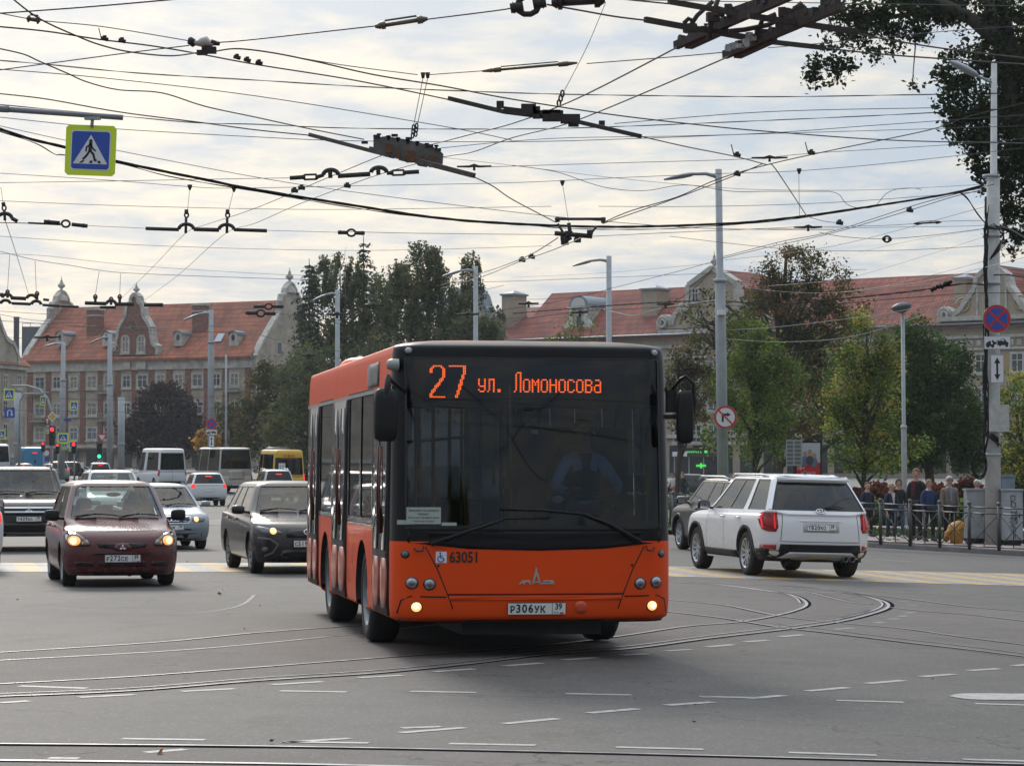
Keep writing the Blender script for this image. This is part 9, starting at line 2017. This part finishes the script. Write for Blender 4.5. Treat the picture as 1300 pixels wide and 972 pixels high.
for x,y in ((9.6,370),(47,372),(121,376),(152,376),(141,379)): tb((x,y),(x,y + 8),.05,100); mb.tube([at(x,y + 1,100) - P + Vector((.06*math.cos(t * .6),0,.08*math.sin(t * .6))) for t in range(12)],.03,6,cap=False)
mb.build('hanger_body',M_FIT,r_)
r_,P = fit('wire_joint', 'dark wire joint with a bar over two clamps, above the middle of the bus roof',730,290,56, 'wire joint'); mb = MB(True)
def tb(a,b,r,Y=56): mb.tube([at(*a,Y) - P,at(*b,Y) - P],r,8)
tb((707,278),(767,278),.03); tb((707,276),(708,282),.05); tb((766,276),(766,283),.05); tb((704,296),(752,300),.05); tb((708,284),(716,297),.025); tb((757,288),(748,299),.025); tb((722,283),(724,297),.04)
for a,b in ((721,297),(734,299),(749,295),(717,308),(733,305),(716,302),(722,296)): mb.box(at(a,b,56) - P,(.13,.1,.09),rz=a)
tb((713,308),(725,301),.05); mb.build('joint_body',M_FIT,r_)
def tee(label,cx,cy,Y,w,rust=False,group='tee fittings on the wires'):
 r_,P = fit('wire_tee',label,cx,cy,Y, 'wire fitting',group); k = Y/F; mb = MB(True); mb.tube([(-w*k,0,0),(-w * .3*k,0,0),(0,0,1.5*k),(w * .3*k,0,0),(w*k,0,.5*k)],[1.1*k,1.5*k,2.3*k,1.5*k,1.1*k],8); mb.tube([(0,0,0),(0,0,-5*k)],1.6*k,8); mb.build('tee_body',M_RUST if rust else M_FIT,r_); return r_
tee('rusty tee fitting where the right-hand contact wires meet',977,200.5,45,23,True); tee('lower dark tee hanging above the rust-brown tree',1026,288.5,60,18); tee('small orange-brown tee at the right end of the rusty frame',602,211.5,55,22,True)
tee('orange tee in front of the weeping birch',474,387.5,120,13,True); tee('dark crossbar on the lamp post among the evergreens',428,399,153,14); tee('dark crossbar beside the thin birch, above the bus',594,399,136,14); tee('rusty tee left of the big dormer, over the red roof',671,385.5,118,13,True); tee('rusty fitting right of the beige chimney, over the red roof',845,386,90,11,True); tee('dark crossbar over the foot of the orange roof at the left',60,428,118,17); tee('dark crossbar in front of the end wall of the brick block',392,451,125,9); tee('dark rod above the pale window of the big dormer',736,396.5,118,11)
r_,P = fit('taped_cable_clump', 'ragged clump of tape on the old cable left of the wire pole',1192,366,66, 'cable clump'); mb = MB(True)
for k in range(16): mb.tube([at(1182 + k*1.6,368 - k * .5 + random.uniform(-2,2),66) - P,at(1184 + k*1.6,366 - k * .5 + random.uniform(-3,3),66) - P],.045,6)
mb.build('tape_wrap',M_CAB_,r_)
for a,b,c_ in ((537,95,.05),(543,95,.05)):
 r_,P = fit('dropper_clip', 'small dark clip at the top of the ' + ('left' if a == 537 else 'right') + ' dropper of the rusty frame',a,b,38, 'clip'); mb = MB(True); mb.tube([(0,0,.03),(0,0,-.05)],[.035,.02],8); mb.build('clip_body',M_FIT,r_)
for a,b,lab in ((241,238, 'clip on the span wire above the left arch of the long bar'),(297,240.5, 'clip on the span wire above the right arch of the long bar'),(714,232.5, 'clip on the span wire above the bus joint'),(1014.5,217.5, 'clip on the span wire above the lower tee')):
 r_,P = fit('dropper_clip',lab,a,b,60, 'clip'); mb = MB(True); mb.lathe((0,0,-.06),[(.02,0),(.05,.08),(.055,.12),(.001,.12)],8); mb.build('clip_body',M_FIT,r_)
for i,(a,b,r) in enumerate([((-30,-8,8.6),(40,-14,9.2),.03),((-20,-16,10.5),(45,-6,11.4),.02),((2,6,6.8),(26,-40,10.2),.03),((10,4,7.4),(15,-45,12.2),.035),((-25,-24,13.2),(50,-20,12.4),.02),((-8,2,7.2),(38,-30,13.5),.02),((-20,-3,7.9),(45,-2,8.3),.02)]):
 A,B_ = Vector(a),Vector(b); mb = MB(True); mb.tube([A.lerp(B_,u/12) - Vector((0,0,.9*math.sin(math.pi*u/12))) - A for u in range(13)],r,5); o = mb.build('overhead_wire',M_CAB_); o.location = A
 tag(o, 'overhead wire behind the viewpoint, mirrored in the bus windscreen', 'wire', 'wires behind the viewpoint')
pb = empty('wire_pole',(13,-22,0),0, 'plain wire pole behind the viewpoint, mirrored in the bus windscreen', 'pole'); mb = MB(True); mb.tube([(0,0,0),(.1,0,14)],[.25,.14],10); mb.build('post',M_CONC,pb)
fb_ = empty('wire_crossing_frame',(14,-16,10.2),R(35), 'short wire crossing frame behind the viewpoint, mirrored in the bus windscreen', 'wire fitting'); mb = MB(); mb.bbox(-1.6,1.6,-.05,.05,-.05,.05); mb.bbox(-.5,.5,-.12,.12,-.1,.14); mb.build('frame_beam',M_FIT,fb_)
mb = MB(); mb.bbox(-1520,1520,-40,3020,-6,62)
hm = bpy.data.materials.new('haze'); hm.use_nodes = True; nt = hm.node_tree; nt.nodes.remove(nt.nodes['Principled BSDF']); pv = nt.nodes.new('ShaderNodeVolumePrincipled')
pv.inputs['Color'].default_value = (.80,.86,.92,1); pv.inputs['Density'].default_value = .00017; pv.inputs['Anisotropy'].default_value = .3
nt.links.new(pv.outputs[0],nt.nodes['Material Output'].inputs['Volume'])
tag(mb.build('haze',hm), 'thin pale autumn haze that fades the far apartment blocks', 'haze',kind='stuff')
sc.cycles.volume_bounces = 0; sc.cycles.volume_step_rate = 4
